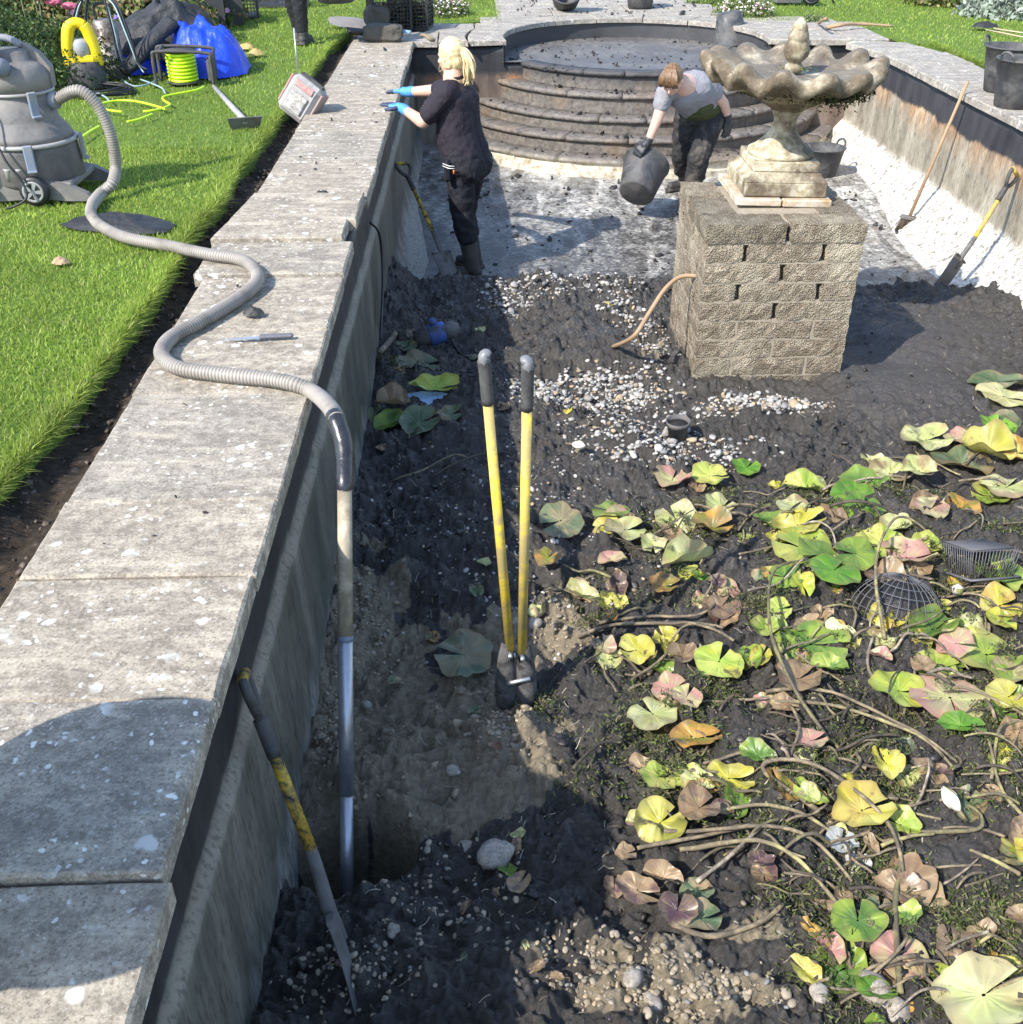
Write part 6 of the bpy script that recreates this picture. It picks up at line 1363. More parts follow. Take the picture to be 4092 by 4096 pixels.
while k < 250:
    px, py = rs.uniform(1040,1950), rs.uniform(820,1935)
    if not inpoly(px,py): continue
    a = rs.normal(0,.55)+(PI if rs.random() < .5 else 0); L = rs.uniform(40,150)*(.55+.5*py/1930); bend = rs.normal(0,.7)
    pts = [(px,py)]; ang = a
    for q in range(3): ang += bend/3; pts.append((pts[-1][0]+math.cos(ang)*L/3, pts[-1][1]+math.sin(ang)*L/3*.6))
    mi = int(rs.choice([0,0,1,2,3,3,4,0])); stem(pts, rs.uniform(.0035,.0068), mi, rs.uniform(0,.02), '%s lily stalk %s' % (('tan','olive','yellowish','dark brown','pale')[mi], where(px,py)), max(0,rs.normal(-.01,.025))); k += 1
wp = []
for _ in range(150):
    px, py = rs.uniform(1060,1950), rs.uniform(900,1935)
    if not inpoly(px,py): continue
    g = G(px,py,-.94); n = int(rs.uniform(120,380)); P = np.column_stack([rs.normal(g.x,.05,n), rs.normal(g.y,.045,n)]); wp.append(P)
for px, py in ((1210,1010),(1400,1140),(1420,1170),(1260,1440),(1150,1400),(1410,1500),(1480,1500),(1620,1560),(1650,1080),(1700,1080),(1760,1060),(1020,1330),(1010,1300),(1100,1480),(1650,1640),(1530,1480),(1820,1730),(1880,1760),(740,690),(760,700)):
    g = G(px,py,-.94); n = 260; wp.append(np.column_stack([rs.normal(g.x,.055,n), rs.normal(g.y,.05,n)]))
wp = np.vstack(wp); zz = mud_z(wp[:,0],wp[:,1])
tag(tufts('pond_weed', np.column_stack([wp, zz+rs.uniform(0,.020,len(wp))]), .016, [(.06,.08,.025),(.10,.13,.035),(.04,.05,.02),(.15,.15,.075),(.12,.10,.06)], None, .7, 12), kind='stuff')
# broken clods of mud
NC = 11000
cp_ = np.column_stack([rng.uniform(-.58,3.8,NC), rng.uniform(1.0,7.5,NC)]); keep = (rng.random(NC) < np.clip(.15+1.3*(fbm(cp_[:,0]*3,cp_[:,1]*3,3,55)-.35),0,1))&(rng.random(NC) > smoothness(cp_[:,0],cp_[:,1])*1.1)&~((cp_[:,0] > PX0-.03)&(cp_[:,0] < PX1+.03)&(cp_[:,1] > PY0-.03)&(cp_[:,1] < PY1)); cp_ = cp_[keep]
cs = np.clip(rng.lognormal(math.log(.010),.45,len(cp_)),.004,.026); V1, F1 = ico(1); V1 = V1*(1+.40*np.sin(V1*4.3+1)+.28*np.sin(V1*9+2)); V1 = V1*np.array([1.1,.85,.55])
cl2 = clay(cp_[:,0],cp_[:,1])[:,None]; ccol = (np.array([.020,.018,.016])*(1-cl2)+np.array([.20,.16,.105])*cl2)*rng.uniform(.6,1.6,(len(cp_),1))
M_clod = attr_mat('mud_clod', .5, 0, .5, 90)
tag(stamp('mud_clods', V1, F1, np.column_stack([cp_, mud_z(cp_[:,0],cp_[:,1])+cs*.15]), rots(len(cp_)), cs, M_clod, None, False, ccol), kind='stuff')
# pale rootlets and fibres lying on the mud
nf = 3600; fp_ = np.column_stack([rs.uniform(-.5,3.6,nf), rs.uniform(1.0,6.8,nf)]); a_ = rs.uniform(0,2*PI,nf); L_ = rs.uniform(.012,.05,nf); bz = rs.normal(0,.5,nf); fv = []
pts_ = [fp_]
for q in range(3): a_ = a_+bz/2; pts_.append(pts_[-1]+np.column_stack([np.cos(a_),np.sin(a_)])*L_[:,None]/3)
PP = np.stack(pts_,1); ZZ = mud_z(PP[...,0],PP[...,1]); ZZ = np.maximum(ZZ, ZZ.mean(1,keepdims=True))+.003; W_f = rs.uniform(.0007,.0018,nf)[:,None]
sd_x, sd_y = -np.sin(a_)[:,None]*W_f, np.cos(a_)[:,None]*W_f
VL = np.stack([PP[...,0]-sd_x,PP[...,1]-sd_y,ZZ],-1); VR = np.stack([PP[...,0]+sd_x,PP[...,1]+sd_y,ZZ],-1); VV = np.stack([VL,VR],2).reshape(-1,3)
i_ = np.arange(nf)[:,None,None]*8+np.arange(3)[None,:,None]*2; FF_ = (i_+np.array([[[0,1,3,2]]])).reshape(-1,4)
o = fast('root_fibres', VV, FF_, M_moss); setcol(o.data, 'Col', np.repeat(np.array([[.30,.26,.19],[.16,.12,.08],[.42,.38,.30],[.07,.06,.045]])[rs.integers(0,4,nf)], 8, axis=0)); tag(o, kind='stuff')
# white lily buds
M_bud = simple('lily_bud_white', (.80,.76,.64), .45, .1, 30); M_sep = simple('bud_sepal', (.36,.36,.12), .5, .3, 20)
def bud(label, px, py, dr, L=.075):
    c = G(px,py,-.93); c.z = float(mud_z(c.x,c.y))+.035; t = thing('lily_bud', label, 'bud', c, dr, 'white lily buds')
    for q in range(5):
        a = 2*PI*q/5; vs = []; fs = []
        for k in range(7):
            v = k/6; w_ = .016*math.sin(PI*min(.98,v*.92+.06)); r = .019*math.sin(PI*min(1,v*.8+.12))
            for s_ in (-1,0,1): vs.append((r+(.002 if s_ == 0 else 0), s_*w_, v*L))
        for k in range(6):
            for s_ in range(2): fs.append((k*3+s_,k*3+s_+1,k*3+s_+4,k*3+s_+3))
        B().add(vs, fs, True, Matrix.Rotation(a,4,'Z')).build('petal' if q else 'sepal', M_bud if q else M_sep, t)
    B().ell((0,0,.03),(.012,.012,.028)).build('core', M_bud, t); B().tube([(0,0,-.04),(0,0,.004)], .006, 7).build('stalk', SM[2], t)
bud('closed white lily bud among leaves at the right', 1810,1120,(rd(60),0,rd(-50)))
bud('half open white bud at the end of a hooked stalk', 1800,1555,(rd(-30),rd(-40),0),.085)
bud('yellowed bud lying on the gravel near the handles', 1080,848,(rd(70),rd(70),rd(40)),.07)
# pond baskets
M_net = simple('black_plastic_net', (.09,.09,.095), .5, .3, 20)
c = G(1690,1150,-.93); c.z = float(mud_z(c.x,c.y))-.03; t = thing('mesh_basket', 'domed black mesh planting basket half buried among lily leaves', 'basket', c, (rd(-18),rd(10),0))
nb = B(); R0 = .185
for k in range(7):
    a = k/6*PI/2*.92; r = R0*math.cos(a)*(1 if k else 1); z = R0*.95*math.sin(a); nb.tube([(r*math.cos(q),r*math.sin(q),z) for q in np.linspace(0,2*PI,29)], .0022, 4)
for q in range(28):
    b_ = 2*PI*q/28; nb.tube([(R0*math.cos(a)*math.cos(b_),R0*math.cos(a)*math.sin(b_),R0*.95*math.sin(a)) for a in np.linspace(0,PI/2*.92,9)], .0022, 4)
nb.build('net', M_net, t); B().ell((0,0,.0),(.16,.16,.145)).build('root_ball', M_lump, t)
c = G(1835,1065,-.93); c.z = float(mud_z(c.x,c.y))+.10
t = thing('mesh_basket', 'square black mesh basket lying bottom up behind the upright leaf', 'basket', c, (rd(180-22),rd(6),rd(12)))
nb = B()
for i in range(15):
    u = -.10+.2*i/14; nb.tube([(u*1.15,-.115,0),(u,-.10,.09),(u,.10,.09),(u*1.15,.115,0)] if 0 else [(u*1.15,-.115,.0),(u,-.09,.12)],.0022,4); nb.tube([(u*1.15,.115,.0),(u,.09,.12)],.0022,4); nb.tube([(-.115,u*1.0,.0),(-.10,u*.9,.12)],.0022,4); nb.tube([(.115,u,.0),(.10,u*.9,.12)],.0022,4); nb.tube([(u,-.09,.0),(u,.09,.0)],.003,4); nb.tube([(-.10,u*.9,.0),(.10,u*.9,.0)],.003,4)
nb.build('net', M_net, t); B().box((0,0,.006),(.20,.18,.006)).build('base', M_net, t)
B().tube([(-.12,-.12,.12),(.12,-.12,.12),(.12,.12,.12),(-.12,.12,.12),(-.12,-.12,.12)], .006, 6).build('rim', M_net, t)
# flower pot
c = G(1277,832,-.97); c.z = float(mud_z(c.x,c.y))-.012
t = thing('plant_pot', 'small dark plastic plant pot standing on the gravel', 'pot', c, (rd(3),rd(-2),0)); B().lathe([(.042,0),(.056,.085),(.062,.086),(.064,.112),(.060,.112),(.055,.088),(.040,.01),(.001,.008)], 28).build('pot_body', simple('grey_pot', (.06,.06,.065), .5, .3, dirt=(.12,.11,.10), dirt_amt=.4), t)
B().lathe([(.001,.09),(.052,.09),(.053,.085)], 20).build('soil_fill', M_lump, t)
# blue pump and wire in the mud by the wall
c = G(823,648,-.95); c.z = float(mud_z(c.x,c.y))+.055; t = thing('pond_pump', 'small blue and black pond pump lying in the mud by the wall', 'pump', c, (0,rd(78),rd(8)))
M_pb = simple('pump_blue', (.03,.14,.55), .4, .2, 12, dirt=(.05,.05,.05), dirt_amt=.3)
B().lathe([(.03,-.14),(.055,-.13),(.06,-.05),(.062,-.04)], 22).build('strainer', M_grip, t); B().lathe([(.063,-.04),(.067,-.03),(.067,.05),(.062,.06)], 22).build('collar', M_pb, t); B().lathe([(.055,.06),(.055,.12),(.04,.13),(.03,.15),(.001,.152)], 22).build('motor', M_mudsteel, t)
B().tube([(-.06,0,0),(-.10,0,.0)], .022, 12).build('outlet', M_pb, t)
wn = B()
for q in range(60):
    a = random.uniform(0,6.28); r = random.uniform(.03,.13); p = Vector((math.cos(a)*r*1.3, math.sin(a)*r*.9, random.uniform(-.02,.06))); wn.tube(catmull([p, p+Vector((random.uniform(-.05,.05),random.uniform(-.05,.05),random.uniform(-.03,.03))), p+Vector((random.uniform(-.07,.07),random.uniform(-.07,.07),random.uniform(-.03,.03)))],3), .0016, 4)
o = wn.build('wire_mesh', simple('rusty_wire', (.10,.09,.08), .6, .3)); c2 = G(765,648,-.95); c2.z = float(mud_z(c2.x,c2.y))+.03; o.location = c2; tag(o, 'crumpled chicken wire beside the blue pump', 'wire')
def ground_tube(name, label, cat, pts, r, mat, n=8):
    g = [G(x,y,-.97) for x,y in pts]; P = catmull([(v.x,v.y,float(mud_z(v.x,v.y))+r+.004) for v in g], 6); return tag(B().tube(P, r, n).build(name, mat), label, cat)
ground_tube('cable', 'thin dark cable trailing from the blue pump', 'cable', ((848,628),(862,650),(880,670),(915,672)), .006, M_rub)
ground_tube('pipe', 'old pale pipe piece lying along the foot of the wall', 'pipe', ((748,655),(735,672),(718,690)), .018, SM[4], 10)
ground_tube('cable', 'pale bent wire beside the chicken wire', 'cable', ((705,610),(715,605),(725,620),(712,625)), .005, SM[4])
ground_tube('trowel', 'muddy trowel handle half sunk behind the handles', 'trowel', ((880,668),(905,668)), .007, M_mudsteel)
o = crumple('plastic_sheet', .17, .09, .02, 91, simple('pale_blue_plastic', (.28,.42,.62), .3, .15), None, 22, .5); c = G(812,757,-.97); c.z = float(mud_z(c.x,c.y))+.02; o.location = c; o.rotation_euler = (rd(4),0,-.05); tag(o, 'torn pale blue plastic scrap lying on the mud', 'scrap')
# black cable down the wall, root pipe out of the pillar
tag(B().tube(catmull([WX(699,420,-.625), WX(715,440,-.60), WX(721,490,-.595), WX(722,540,-.59), WX(720,590,-.585), WX(718,640,-.58)],6), .008, 6).build('cable', M_rub), 'black cable hanging down the shaded wall', 'cable')
tag(B().tube(catmull([Vector((PX0+.03,5.78,-.42)), WY(1285,522,5.80), WY(1255,545,5.72), WY(1225,590,5.60), WY(1195,635,5.5), G(1155,655,-.90)],6), .013, 8).build('root_pipe', M_wood), 'curved brown pipe running from the pillar into the gravel', 'pipe')
for px, py, r, lab in ((478,594,.022,'lump of black mud on the coping between hose bends'),(608,370,.012,'small mud lump on the coping far down'),(1395,880,.02,'x')):
    if lab != 'x':
        c = G(px,py,.008); o = crumple('mud_lump', .05, .03, .03, int(px), M_lump, None, 14, .8); o.location = c; tag(o, lab, 'mud')
# ================================================================== people
def caps(b, p0, p1, r0, r1, n=14, flat=1.0):
    p0, p1 = Vector(p0), Vector(p1); d = (p1-p0).normalized(); pts = []; rr = []
    for k in range(5):
        a = k/4*PI/2; pts.append(p0-d*r0*math.cos(a)); rr.append(max(.0015, r0*math.sin(a)))
    for k in range(5):
        a = PI/2-k/4*PI/2; pts.append(p1+d*r1*math.cos(a)); rr.append(max(.0015, r1*math.sin(a)))
    b.tube(pts, rr, n, True, True, flat)
def chain(b, pts, rr, n=14):
    for (p, q, r0, r1) in zip(pts, pts[1:], rr, rr[1:]): caps(b, p, q, r0, r1, n)
def fuse(b, name, mat, parent, vox=.008, sm=4, wr=0, wsize=.06):
    """one continuous skin over the shapes"""
    o = b.build(name, mat, parent)
    m = o.modifiers.new('skin','REMESH'); m.mode = 'VOXEL'; m.voxel_size = vox; m.use_smooth_shade = True
    s = o.modifiers.new('relax','SMOOTH'); s.factor = .6; s.iterations = sm
    if wr:
        t = bpy.data.textures.new(name,'CLOUDS'); t.noise_scale = wsize; t.noise_depth = 2
        d = o.modifiers.new('creases','DISPLACE'); d.texture = t; d.strength = wr; d.mid_level = .5; d.texture_coords = 'GLOBAL'
    return o
M_skin = simple('skin', (.52,.33,.24), .5, .10, 14, .1, 120); M_skin2 = simple('skin_fair', (.60,.37,.28), .5, .12, 14, .1, 120)
def garment(name, col, rough=.8, wr=26, dirt=None, amt=.3):
    n = NB(name); f = n.noise(9, 5, .65, dist=1.2); g = n.noise(160, 3)
    c = n.mix(f, [x*.75 for x in col], [min(1,x*1.25) for x in col])
    if dirt is not None: c = n.mix(n.ramp(n.noise(7,6,.7,dist=.5), [(.62-amt*.3,0),(.70-amt*.2,.8)]), c, dirt)
    n.bump(n.noise(wr,3,.5,vec=n.scl((1,1,.6)),dist=1.5), .55, .014); n.bump(g, .3, .002); return n.done(c, rough, spec=.25)
M_wshirt = garment('dark_shirt', (.022,.018,.026)); M_wtrou = garment('navy_trousers', (.014,.014,.019), .75); M_boot = simple('black_rubber_boot', (.016,.016,.018), .4, .3, 14, .15, 50, dirt=(.06,.055,.05), dirt_amt=.25)
M_glb = simple('blue_glove', (.06,.24,.55), .6, .15, 40, .4, 90); M_gld = simple('navy_glove_palm', (.03,.035,.085), .55, .3, 40, .4, 90); M_glk = simple('black_glove', (.03,.032,.036), .55, .3, 30, .3, 90)
def hair_mat(name, c1, c2):
    n = NB(name); f = n.noise(60, 5, .7, vec=n.scl((1,1,.12))); c = n.mix(n.ramp(f,[(.3,0),(.7,1)]), c1, c2); n.bump(f, .8, .006); return n.done(c, .45, spec=.5)
def hand(b, bt, wrist, dirv, upv, side, curl, s=1.0, fingers_only=False):
    """palm and five fingers; dirv along the hand, upv out of its back, side = +1 if the thumb lies towards dirv x upv"""
    d = Vector(dirv).normalized(); u = (Vector(upv)-d*Vector(upv).dot(d)).normalized(); l = d.cross(u)*side; w0 = Vector(wrist)
    if not fingers_only:
        caps(b, w0, w0+d*.03*s, .028*s, .032*s)
        for q in (-1,-.33,.33,1): caps(b, w0+d*.02*s+l*q*.012*s, w0+d*.085*s+l*q*.030*s, .017*s, .0145*s, 10)
    for q, L in ((1,.070),(.33,.080),(-.33,.074),(-1,.058)):
        p = w0+d*.085*s+l*q*.030*s; a = 0; rad = .0115*s; seg = [.42,.32,.26]
        for sg in seg:
            a += curl; e = p+(d*math.cos(a)-u*math.sin(a))*L*sg*s+l*q*.003*s; caps(bt, p, e, rad, rad*.93, 8); p = e; rad *= .93
    p = w0+d*.03*s+l*.028*s; e = p+(l*.75+d*.65-u*.25).normalized()*.042*s; caps(bt, p, e, .014*s, .0125*s, 8); caps(bt, e, e+(d*.9+l*.15-u*(.2+curl*.5)).normalized()*.035*s, .0122*s, .0105*s, 8)
def face(b, c, fwd, up, s=1.0):
    f = Vector(fwd).normalized(); u = (Vector(up)-f*Vector(up).dot(f)).normalized(); r = f.cross(u)
    M_ = Matrix((r,f,u)).transposed(); c = Vector(c)
    L = lambda x,y,z: c+M_ @ (Vector((x,y,z))*s)
    b.ell(L(0,-.008,.022), (.076*s,.094*s,.094*s), M_); b.ell(L(0,.022,-.045), (.060*s,.066*s,.066*s), M_); b.ell(L(0,.052,-.088),(.030*s,.026*s,.022*s), M_)
    caps(b, L(0,.083,.005), L(0,.103,-.028), .010*s, .0135*s, 8); b.ell(L(0,.084,-.058),(.024*s,.010*s,.008*s), M_); b.ell(L(0,.082,-.070),(.020*s,.010*s,.008*s), M_)
    for q in (-1,1):
        caps(b, L(q*.016,.082,.022), L(q*.048,.068,.020), .010*s, .009*s, 8); b.ell(L(q*.042,.060,-.025),(.022*s,.020*s,.02*s), M_); b.ell(L(q*.077,-.006,-.008),(.010*s,.020*s,.031*s), M_)
    return L, M_
# ------------------------------------------------------------------ the woman by the shaded wall
cw = crop(1480,120,1.0517); DY = .06
def Wp(x, y, d): return WY(*cw(x,y), d+DY)
hips = Wp(405,565,7.87); chest = Wp(368,335,7.88); neck = Wp(347,200,7.90); headc = Wp(338,112,7.92); fz = float(floor_z(0,7.9))
fdir = Vector((-.88,.47,0)); ldir = Vector((-.47,-.88,0))
Lh, Rh = hips+ldir*.085, hips-ldir*.085
Lk, Rk = Wp(388,775,7.76), Wp(398,765,7.98); La, Ra = Wp(432,985,7.76), Wp(440,965,7.99); La.z = max(La.z,fz+.10); Ra.z = max(Ra.z, fz+.10)
Ls, Rs = Wp(322,262,7.74), Wp(372,242,8.05); Le, Re = Wp(222,388,7.76), Wp(268,255,8.16); Lw, Rw = Wp(138,330,7.95), Wp(158,260,8.28)
wo = thing('person', 'blonde woman in black polo shirt and boots with her hands over the coping', 'person', (hips.x,hips.y,fz), (0,0,0), 'people clearing the pond')
b = B(); Lf, Mf = face(b, headc, (-.80,.55,-.10), (0,0,1), .98)
caps(b, headc+Vector((.03,-.02,-.06)), neck+Vector((.02,-.01,-.02)), .052, .058); caps(b, neck, chest, .07, .09); caps(b, chest, hips, .09, .10); chain(b, [neck+Vector((0,0,-.06)), Ls], [.06,.06]); chain(b, [neck+Vector((0,0,-.06)), Rs], [.06,.06])
chain(b, [Ls,Le,Lw], [.058,.047,.031]); chain(b, [Rs,Re,Rw], [.056,.045,.031]); chain(b, [Lh,Lk,La], [.09,.06,.045]); chain(b, [Rh,Rk,Ra], [.09,.06,.045])
lhd, rhd = Wp(60,305,8.06)-Lw, Wp(85,256,8.36)-Rw
hand(b, b, Lw, lhd, (0,0,1), -1, .06, .95); hand(b, b, Rw, rhd, (0,.2,1), 1, .10, .95)
reparent(fuse(b, 'body', M_skin, wo, .008, 3), wo)
b = B(); mid = (chest+hips)/2
for s_, k in ((Ls,1),(Rs,-1)): caps(b, neck+Vector((.01,0,-.055)), s_, .062, .075)
caps(b, chest+ldir*.055+Vector((0,0,.05)), chest-ldir*.055+Vector((0,0,.05)), .135, .135); caps(b, chest+ldir*.05, mid+ldir*.05+fdir*.02, .135, .145); caps(b, chest-ldir*.05, mid-ldir*.05+fdir*.02, .135, .145); caps(b, mid+ldir*.05+fdir*.01, hips+ldir*.06+Vector((0,0,.06)), .145, .150); caps(b, mid-ldir*.05+fdir*.01, hips-ldir*.06+Vector((0,0,.06)), .145, .150)
caps(b, Ls, Ls.lerp(Le,.72), .080, .076); caps(b, Rs, Rs.lerp(Re,.72), .078, .072)
reparent(fuse(b, 'polo_shirt', M_wshirt, wo, .010, 3, .022, .07), wo)
reparent(B().tube(catmull([neck+Vector((.055*math.cos(a)+.015,.055*math.sin(a),.01+.012*math.sin(a))) for a in np.linspace(0,2*PI,9)],3), .013, 6, True, True, 1.6).build('collar', M_wshirt, wo), wo)
b = B(); caps(b, Lh+Vector((0,0,.05)), Rh+Vector((0,0,.05)), .140, .140); caps(b, Lh-fdir*.03, Rh-fdir*.03, .135, .135)
chain(b, [Lh,Lk,Lk.lerp(La,.45)], [.118,.085,.082]); chain(b, [Rh,Rk,Rk.lerp(Ra,.45)], [.118,.085,.080])
reparent(fuse(b, 'trousers', M_wtrou, wo, .010, 2, .030, .06), wo)
for kn, an, q in ((Lk,La,0),(Rk,Ra,1)):
    b = B(); an2 = Vector((an.x,an.y,fz+.075)); caps(b, kn.lerp(an,.42), an2, .070, .056); tdir = (fdir*.8+ldir*(.25 if not q else 0)).normalized()
    caps(b, an2+Vector((0,0,-.03))-tdir*.025, an2+tdir*.13+Vector((0,0,-.035)), .044, .038); b.box(an2+tdir*.05+Vector((0,0,-.065)), (.085,.25,.022), (0,0,math.atan2(tdir.y,tdir.x)-PI/2), .006)
    reparent(fuse(b, 'boot', M_boot, wo, .007, 2), wo)
for wr_, el, hd, q, up_ in ((Lw,Le,lhd,-1,(0,0,1)),(Rw,Re,rhd,1,(0,.2,1))):
    b = B(); bt = B(); hand(b, bt, wr_, hd, up_, q, .06 if q < 0 else .10, 1.10); caps(b, wr_, wr_.lerp(el,.16), .036, .040)
    g_ = reparent(fuse(b, 'glove', M_glb, wo, .006, 2), wo); o = bt.build('glove_fingers', M_gld, g_); o.matrix_parent_inverse = g_.matrix_parent_inverse.copy()
    o.parent = wo; o.matrix_parent_inverse = g_.matrix_parent_inverse.copy()
M_blonde = hair_mat('blonde_hair', (.46,.31,.13), (.80,.66,.40))
b = B(); b.ell(Lf(0,-.020,.034),(.088,.100,.098),Mf); b.ell(Lf(0,-.055,-.02),(.070,.060,.075),Mf); b.ell(Lf(.055,-.01,-.02),(.026,.055,.06),Mf); b.ell(Lf(-.055,-.01,-.02),(.026,.055,.06),Mf)
reparent(fuse(b, 'hair', M_blonde, wo, .006, 3, .006, .02), wo)
tail = B(); root = Lf(0,-.115,.035)
for k in range(46):
    j = Vector((random.gauss(0,.012),random.gauss(0,.012),random.gauss(0,.008))); e = Vector((random.gauss(0,.018),random.gauss(0,.018),random.uniform(-.03,.03)))
    tail.tube(catmull([Lf(0,-.085,.045)+j*.5, root+j, root+Vector((.035,-.02,-.06))+j*1.5, root+Vector((.04,-.02,-.13))+j*1.6+e*.4, root+Vector((.03,-.015,-.20))+e], 5), [.008]*14+[.006]*4+[.005,.004,.002], 6)
for k in range(14):
    a = random.uniform(-.5,.5); tail.tube(catmull([Lf(.05*math.sin(a*4),-.05,.10), Lf(random.choice((-1,1))*.085,.01,.05), Lf(random.choice((-1,1))*random.uniform(.075,.10),.03,-.03), Lf(random.choice((-1,1))*.085,.05,-.09)],4), .0016, 4)
reparent(tail.build('ponytail', M_blonde, wo), wo)
reparent(B().tube([root+Vector((.013*math.cos(a),.010*math.sin(a)*0+.012*math.sin(a),.018*math.sin(a))) for a in np.linspace(0,2*PI,14)], .005, 6).build('hair_tie', M_rub, wo), wo)
pk = Wp(335,590,7.69); po = reparent(B().box(pk, (.045,.12,.15), (0,0,rd(62)-PI/2), .018).build('tool_pouch', M_wtrou, wo), wo)
for k in range(2): reparent(B().tube([Wp(306,562+k*10,7.655), Wp(330,572+k*10,7.62), Wp(355,574+k*10,7.615)], .0035, 5).build('reflective_strip', simple('pale_strip', (.7,.7,.68), .4, .1), wo), wo)
reparent(B().tube([Wp(352,590,7.61), Wp(352,606,7.61)], .005, 5).build('zip_pull', simple('orange_tag', (.8,.22,.03), .5, .1), wo), wo)
# ------------------------------------------------------------------ the man with the bucket
cm_ = crop(2400,200,1.5617)
def Mp(x, y, d): return WY(*cm_(x,y), d)
hipc = Mp(622,420,9.55); Rh2, Lh2 = Mp(545,430,9.50), Mp(690,425,9.52); waist = Mp(625,345,9.50); chest2 = Mp(560,250,9.30); neck2 = Mp(505,215,9.16); head2 = Mp(452,190,9.04)
Rs2, Ls2 = Mp(405,268,9.16), Mp(672,210,9.33); Re2, Le2 = Mp(362,425,9.12), Mp(772,335,9.45); Rw2, Lw2 = Mp(300,575,9.10), Mp(800,420,9.47)
ff = G(*cm_(520,1005),-1.075); bfz = G(*cm_(485,890),-1.06)
Lk2, Rk2 = Mp(612,690,9.30), Mp(512,660,9.52); La2 = Vector((Mp(560,930,ff.y+.03).x, ff.y+.05, -.99)); Ra2 = Vector((Mp(530,850,bfz.y).x, bfz.y+.02, -.97))
ma = thing('person', 'man in grey shirt and dark waders bending to tip a bucket', 'person', (hipc.x,hipc.y,-1.07), (0,0,0), 'people clearing the pond')
b = B(); Lf2, Mf2 = face(b, head2, (-.35,-.66,-.66), (-.2,-.45,.85), .98)
caps(b, head2+Vector((.04,.05,-.02)), neck2+Vector((.02,.03,0)), .052, .058); caps(b, neck2, chest2, .09, .13); caps(b, chest2, waist, .13, .125); caps(b, waist, hipc, .12, .12); chain(b, [neck2.lerp(chest2,.4), Rs2], [.07,.058]); chain(b, [neck2.lerp(chest2,.4), Ls2], [.07,.058])
chain(b, [Rs2,Re2,Rw2], [.056,.047,.032]); chain(b, [Ls2,Le2,Lw2], [.056,.046,.032]); chain(b, [Lh2,Lk2,La2], [.09,.062,.045]); chain(b, [Rh2,Rk2,Ra2], [.09,.062,.045])
rdv = Mp(235,640,9.08)-Rw2; ldv = Mp(795,530,9.46)-Lw2
hand(b, b, Rw2, rdv, (-.3,-.6,.6), 1, .45, .98); hand(b, b, Lw2, ldv, (.5,-.8,0), -1, .25, .98)
reparent(fuse(b, 'body', M_skin2, ma, .008, 3), ma)
for q in (-1,1): reparent(B().ell(Lf2(q*.031,.079,.004),(.011,.006,.006),Mf2).build('eye', M_rub, ma), ma)
b = B()
caps(b, neck2.lerp(chest2,.35), Rs2, .085, .074); caps(b, neck2.lerp(chest2,.35), Ls2, .085, .076); sd = (Ls2-Rs2).normalized()
caps(b, chest2-sd*.06, chest2+sd*.06, .150, .150); caps(b, chest2-sd*.05, waist-sd*.045, .148, .140); caps(b, chest2+sd*.05, waist+sd*.045, .148, .140); caps(b, Rs2, Rs2.lerp(Re2,.45), .080, .072); caps(b, Ls2, Ls2.lerp(Le2,.45), .080, .072)
reparent(fuse(b, 'grey_shirt', garment('grey_shirt', (.24,.235,.255), .85), ma, .010, 3, .018, .08), ma)
b = B(); w2 = waist.lerp(hipc,.1); caps(b, w2-sd*.05, w2+sd*.05, .157, .157); caps(b, waist.lerp(chest2,.35)-sd*.02+Vector((.02,-.015,-.02)), w2, .148, .15)
reparent(fuse(b, 'wader_bib', garment('olive_neoprene', (.06,.068,.026), .8), ma, .010, 3, .012, .08), ma)
b = B(); caps(b, hipc-sd*.06+Vector((0,0,.02)), hipc+sd*.06+Vector((0,0,.02)), .160, .160); caps(b, w2.lerp(hipc,.5)-sd*.06, w2.lerp(hipc,.5)+sd*.06, .16, .16)
chain(b, [Lh2,Lk2,Lk2.lerp(La2,.45)], [.125,.092,.085]); chain(b, [Rh2,Rk2,Rk2.lerp(Ra2,.45)], [.125,.092,.085])
reparent(fuse(b, 'waders', garment('muddy_waders', (.026,.025,.026), .75, 22, (.10,.085,.07), .35), ma, .010, 2, .045, .07), ma)
for kn, an, td in ((Lk2,La2,Vector((-.45,-.75,0))),(Rk2,Ra2,Vector((-.75,-.35,0)))):
    b = B(); gz = float(floor_z(an.x,an.y)); an2 = Vector((an.x,an.y,gz+.08)); td.normalize(); caps(b, kn.lerp(an,.38), an2, .068, .056); caps(b, an2+Vector((0,0,-.03))-td*.03, an2+td*.15+Vector((0,0,-.035)), .046, .040); b.box(an2+td*.06+Vector((0,0,-.068)), (.09,.27,.022), (0,0,math.atan2(td.y,td.x)-PI/2), .006)
    reparent(fuse(b, 'boot', M_boot, ma, .007, 2), ma)
for wr_, el, hd, q, up_, cu in ((Rw2,Re2,rdv,1,(-.3,-.6,.6),.45),(Lw2,Le2,ldv,-1,(.5,-.8,0),.25)):
    b = B(); hand(b, b, wr_, hd, up_, q, cu, 1.12); caps(b, wr_, wr_.lerp(el,.10), .036, .038); reparent(fuse(b, 'glove', M_glk, ma, .006, 2), ma)
b = B(); b.ell(Lf2(0,-.022,.040),(.086,.100,.088),Mf2); b.ell(Lf2(0,-.06,-.01),(.07,.055,.065),Mf2); b.ell(Lf2(.0,.052,.078),(.066,.038,.030),Mf2); b.ell(Lf2(.02,.075,.058),(.048,.020,.026),Mf2)
M_brown = hair_mat('brown_hair', (.085,.045,.022), (.24,.14,.07)); reparent(fuse(b, 'hair', M_brown, ma, .006, 2, .012, .022), ma)
lk = B()
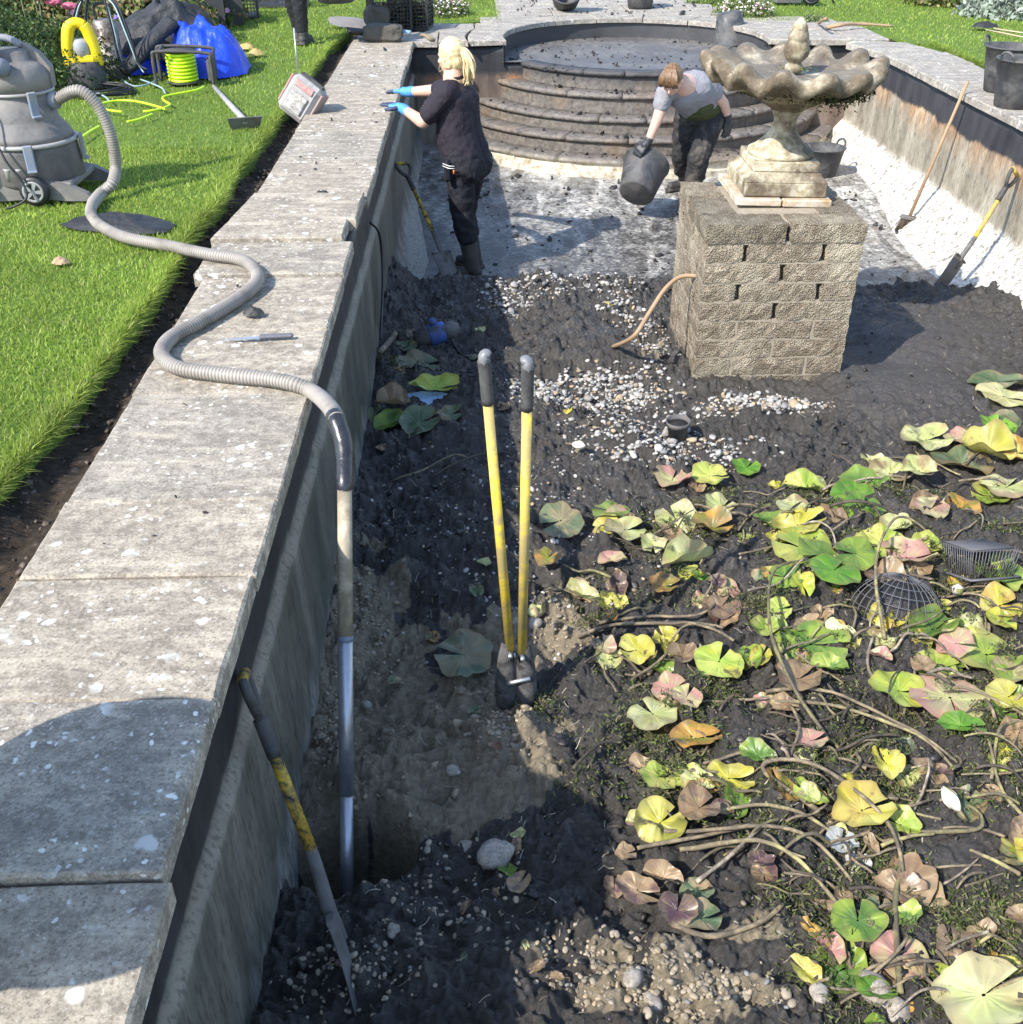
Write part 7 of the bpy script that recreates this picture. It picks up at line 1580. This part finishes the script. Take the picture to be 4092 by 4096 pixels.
for k in range(130):
    x = random.uniform(-.075,.075); lk.tube(catmull([Lf2(x*.5,-.02,.128), Lf2(x*.95,.05,.115), Lf2(x*1.08,.088,.075+random.uniform(-.01,.01)), Lf2(x*1.1+random.uniform(-.008,.008),.098,.035+random.uniform(-.012,.02))],3), [.004]*8+[.003,.0015], 5)
reparent(lk.build('fringe', M_brown, ma), ma)
for k, (x0,y0,x1,y1) in enumerate(((683,150,715,205),(735,160,742,205))): reparent(B().tube([Mp(x0,y0,9.45),Mp((x0+x1)/2+4,(y0+y1)/2,9.43),Mp(x1,y1,9.48)], .012, 6).build('strap', simple('orange_webbing', (.75,.28,.03), .6, .1), ma), ma)
reparent(B().box(Mp(720,190,9.50), (.10,.05,.13), (.4,.3,.2), .02).build('hung_bib', garment('olive_bib', (.16,.19,.06)), ma), ma)
# ------------------------------------------------------------------ third person, only the legs in view
fb = G(572,84,0); th = thing('person', 'person in black waders seen only as two legs on the lawn', 'person', fb)
M_wad = garment('black_rubber_waders', (.024,.024,.027), .5)
hp2 = fb+Vector((-.03,.10,.86)); sh2 = fb+Vector((.0,.14,1.36))
legs = ((fb+Vector((.0,.02,.08)), fb+Vector((.0,.0,.46)), hp2+Vector((.06,-.06,0))), (fb+Vector((-.07,.24,.08)), fb+Vector((-.10,.16,.46)), hp2+Vector((-.08,.06,0))))
b = B(); face(b, fb+Vector((0,.12,1.62)), (.5,.85,-.1), (0,0,1)); caps(b, fb+Vector((0,.14,1.55)), sh2, .055, .06); caps(b, sh2-Vector((0,0,.1)), hp2, .14, .13)
for a_, k_, h_2 in legs: chain(b, [h_2,k_,a_], [.09,.06,.045])
ar = [(sh2+Vector((.16,-.02,-.03)), fb+Vector((.27,-.04,1.08)), fb+Vector((.32,-.02,.84))), (sh2+Vector((-.17,.05,-.03)), fb+Vector((-.26,.05,1.08)), fb+Vector((-.24,-.02,.86)))]
for s_, e_, w_ in ar:
    chain(b, [sh2-Vector((0,0,.04)), s_, e_, w_], [.06,.055,.046,.032]); hand(b, b, w_, (0,0,-1), (1 if s_ is ar[0][0] else -1,0,0), 1, .3)
reparent(fuse(b, 'body', M_skin2, th, .010, 3), th)
b = B(); caps(b, sh2-Vector((.06,0,.14)), hp2-Vector((.05,0,0)), .145, .15); caps(b, sh2-Vector((-.06,0,.14)), hp2+Vector((.05,0,0)), .145, .15)
for a_, k_, h_2 in legs: chain(b, [h_2,k_,a_+Vector((0,0,.06))], [.12,.082,.066])
reparent(fuse(b, 'waders', M_wad, th, .010, 2, .02, .08), th)
for a_, k_, h_2 in legs:
    b = B(); caps(b, a_+Vector((0,0,.02)), a_+Vector((0,0,-.03)), .062, .050); caps(b, a_+Vector((0,-.03,-.035)), a_+Vector((.05,.10,-.04)), .044, .040); b.box(a_+Vector((.02,.03,-.07)), (.09,.25,.02), (0,0,-.35), .005); reparent(fuse(b, 'boot', M_boot, th, .007, 2), th)
b = B(); caps(b, sh2-Vector((.10,0,.02)), sh2+Vector((.10,0,-.02)), .09, .09); caps(b, sh2-Vector((0,0,.05)), sh2-Vector((0,0,.25)), .155, .15)
for s_, e_, w_ in ar: chain(b, [s_,e_,e_.lerp(w_,.8)], [.075,.06,.048])
reparent(fuse(b, 'jacket', garment('dark_jacket', (.03,.035,.05)), th, .010, 3, .02, .08), th)
b = B(); b.ell(fb+Vector((-.01,.10,1.665)),(.085,.098,.085)); reparent(fuse(b, 'hair', M_brown, th, .008, 2, .01, .03), th)
tub('black tub carried at knee height by the person in waders', WY(634,4,11.35)+Vector((.0,0,0)), (0,0,.3), .17, .21, .33, M_tubdark, 'mud buckets', 2)
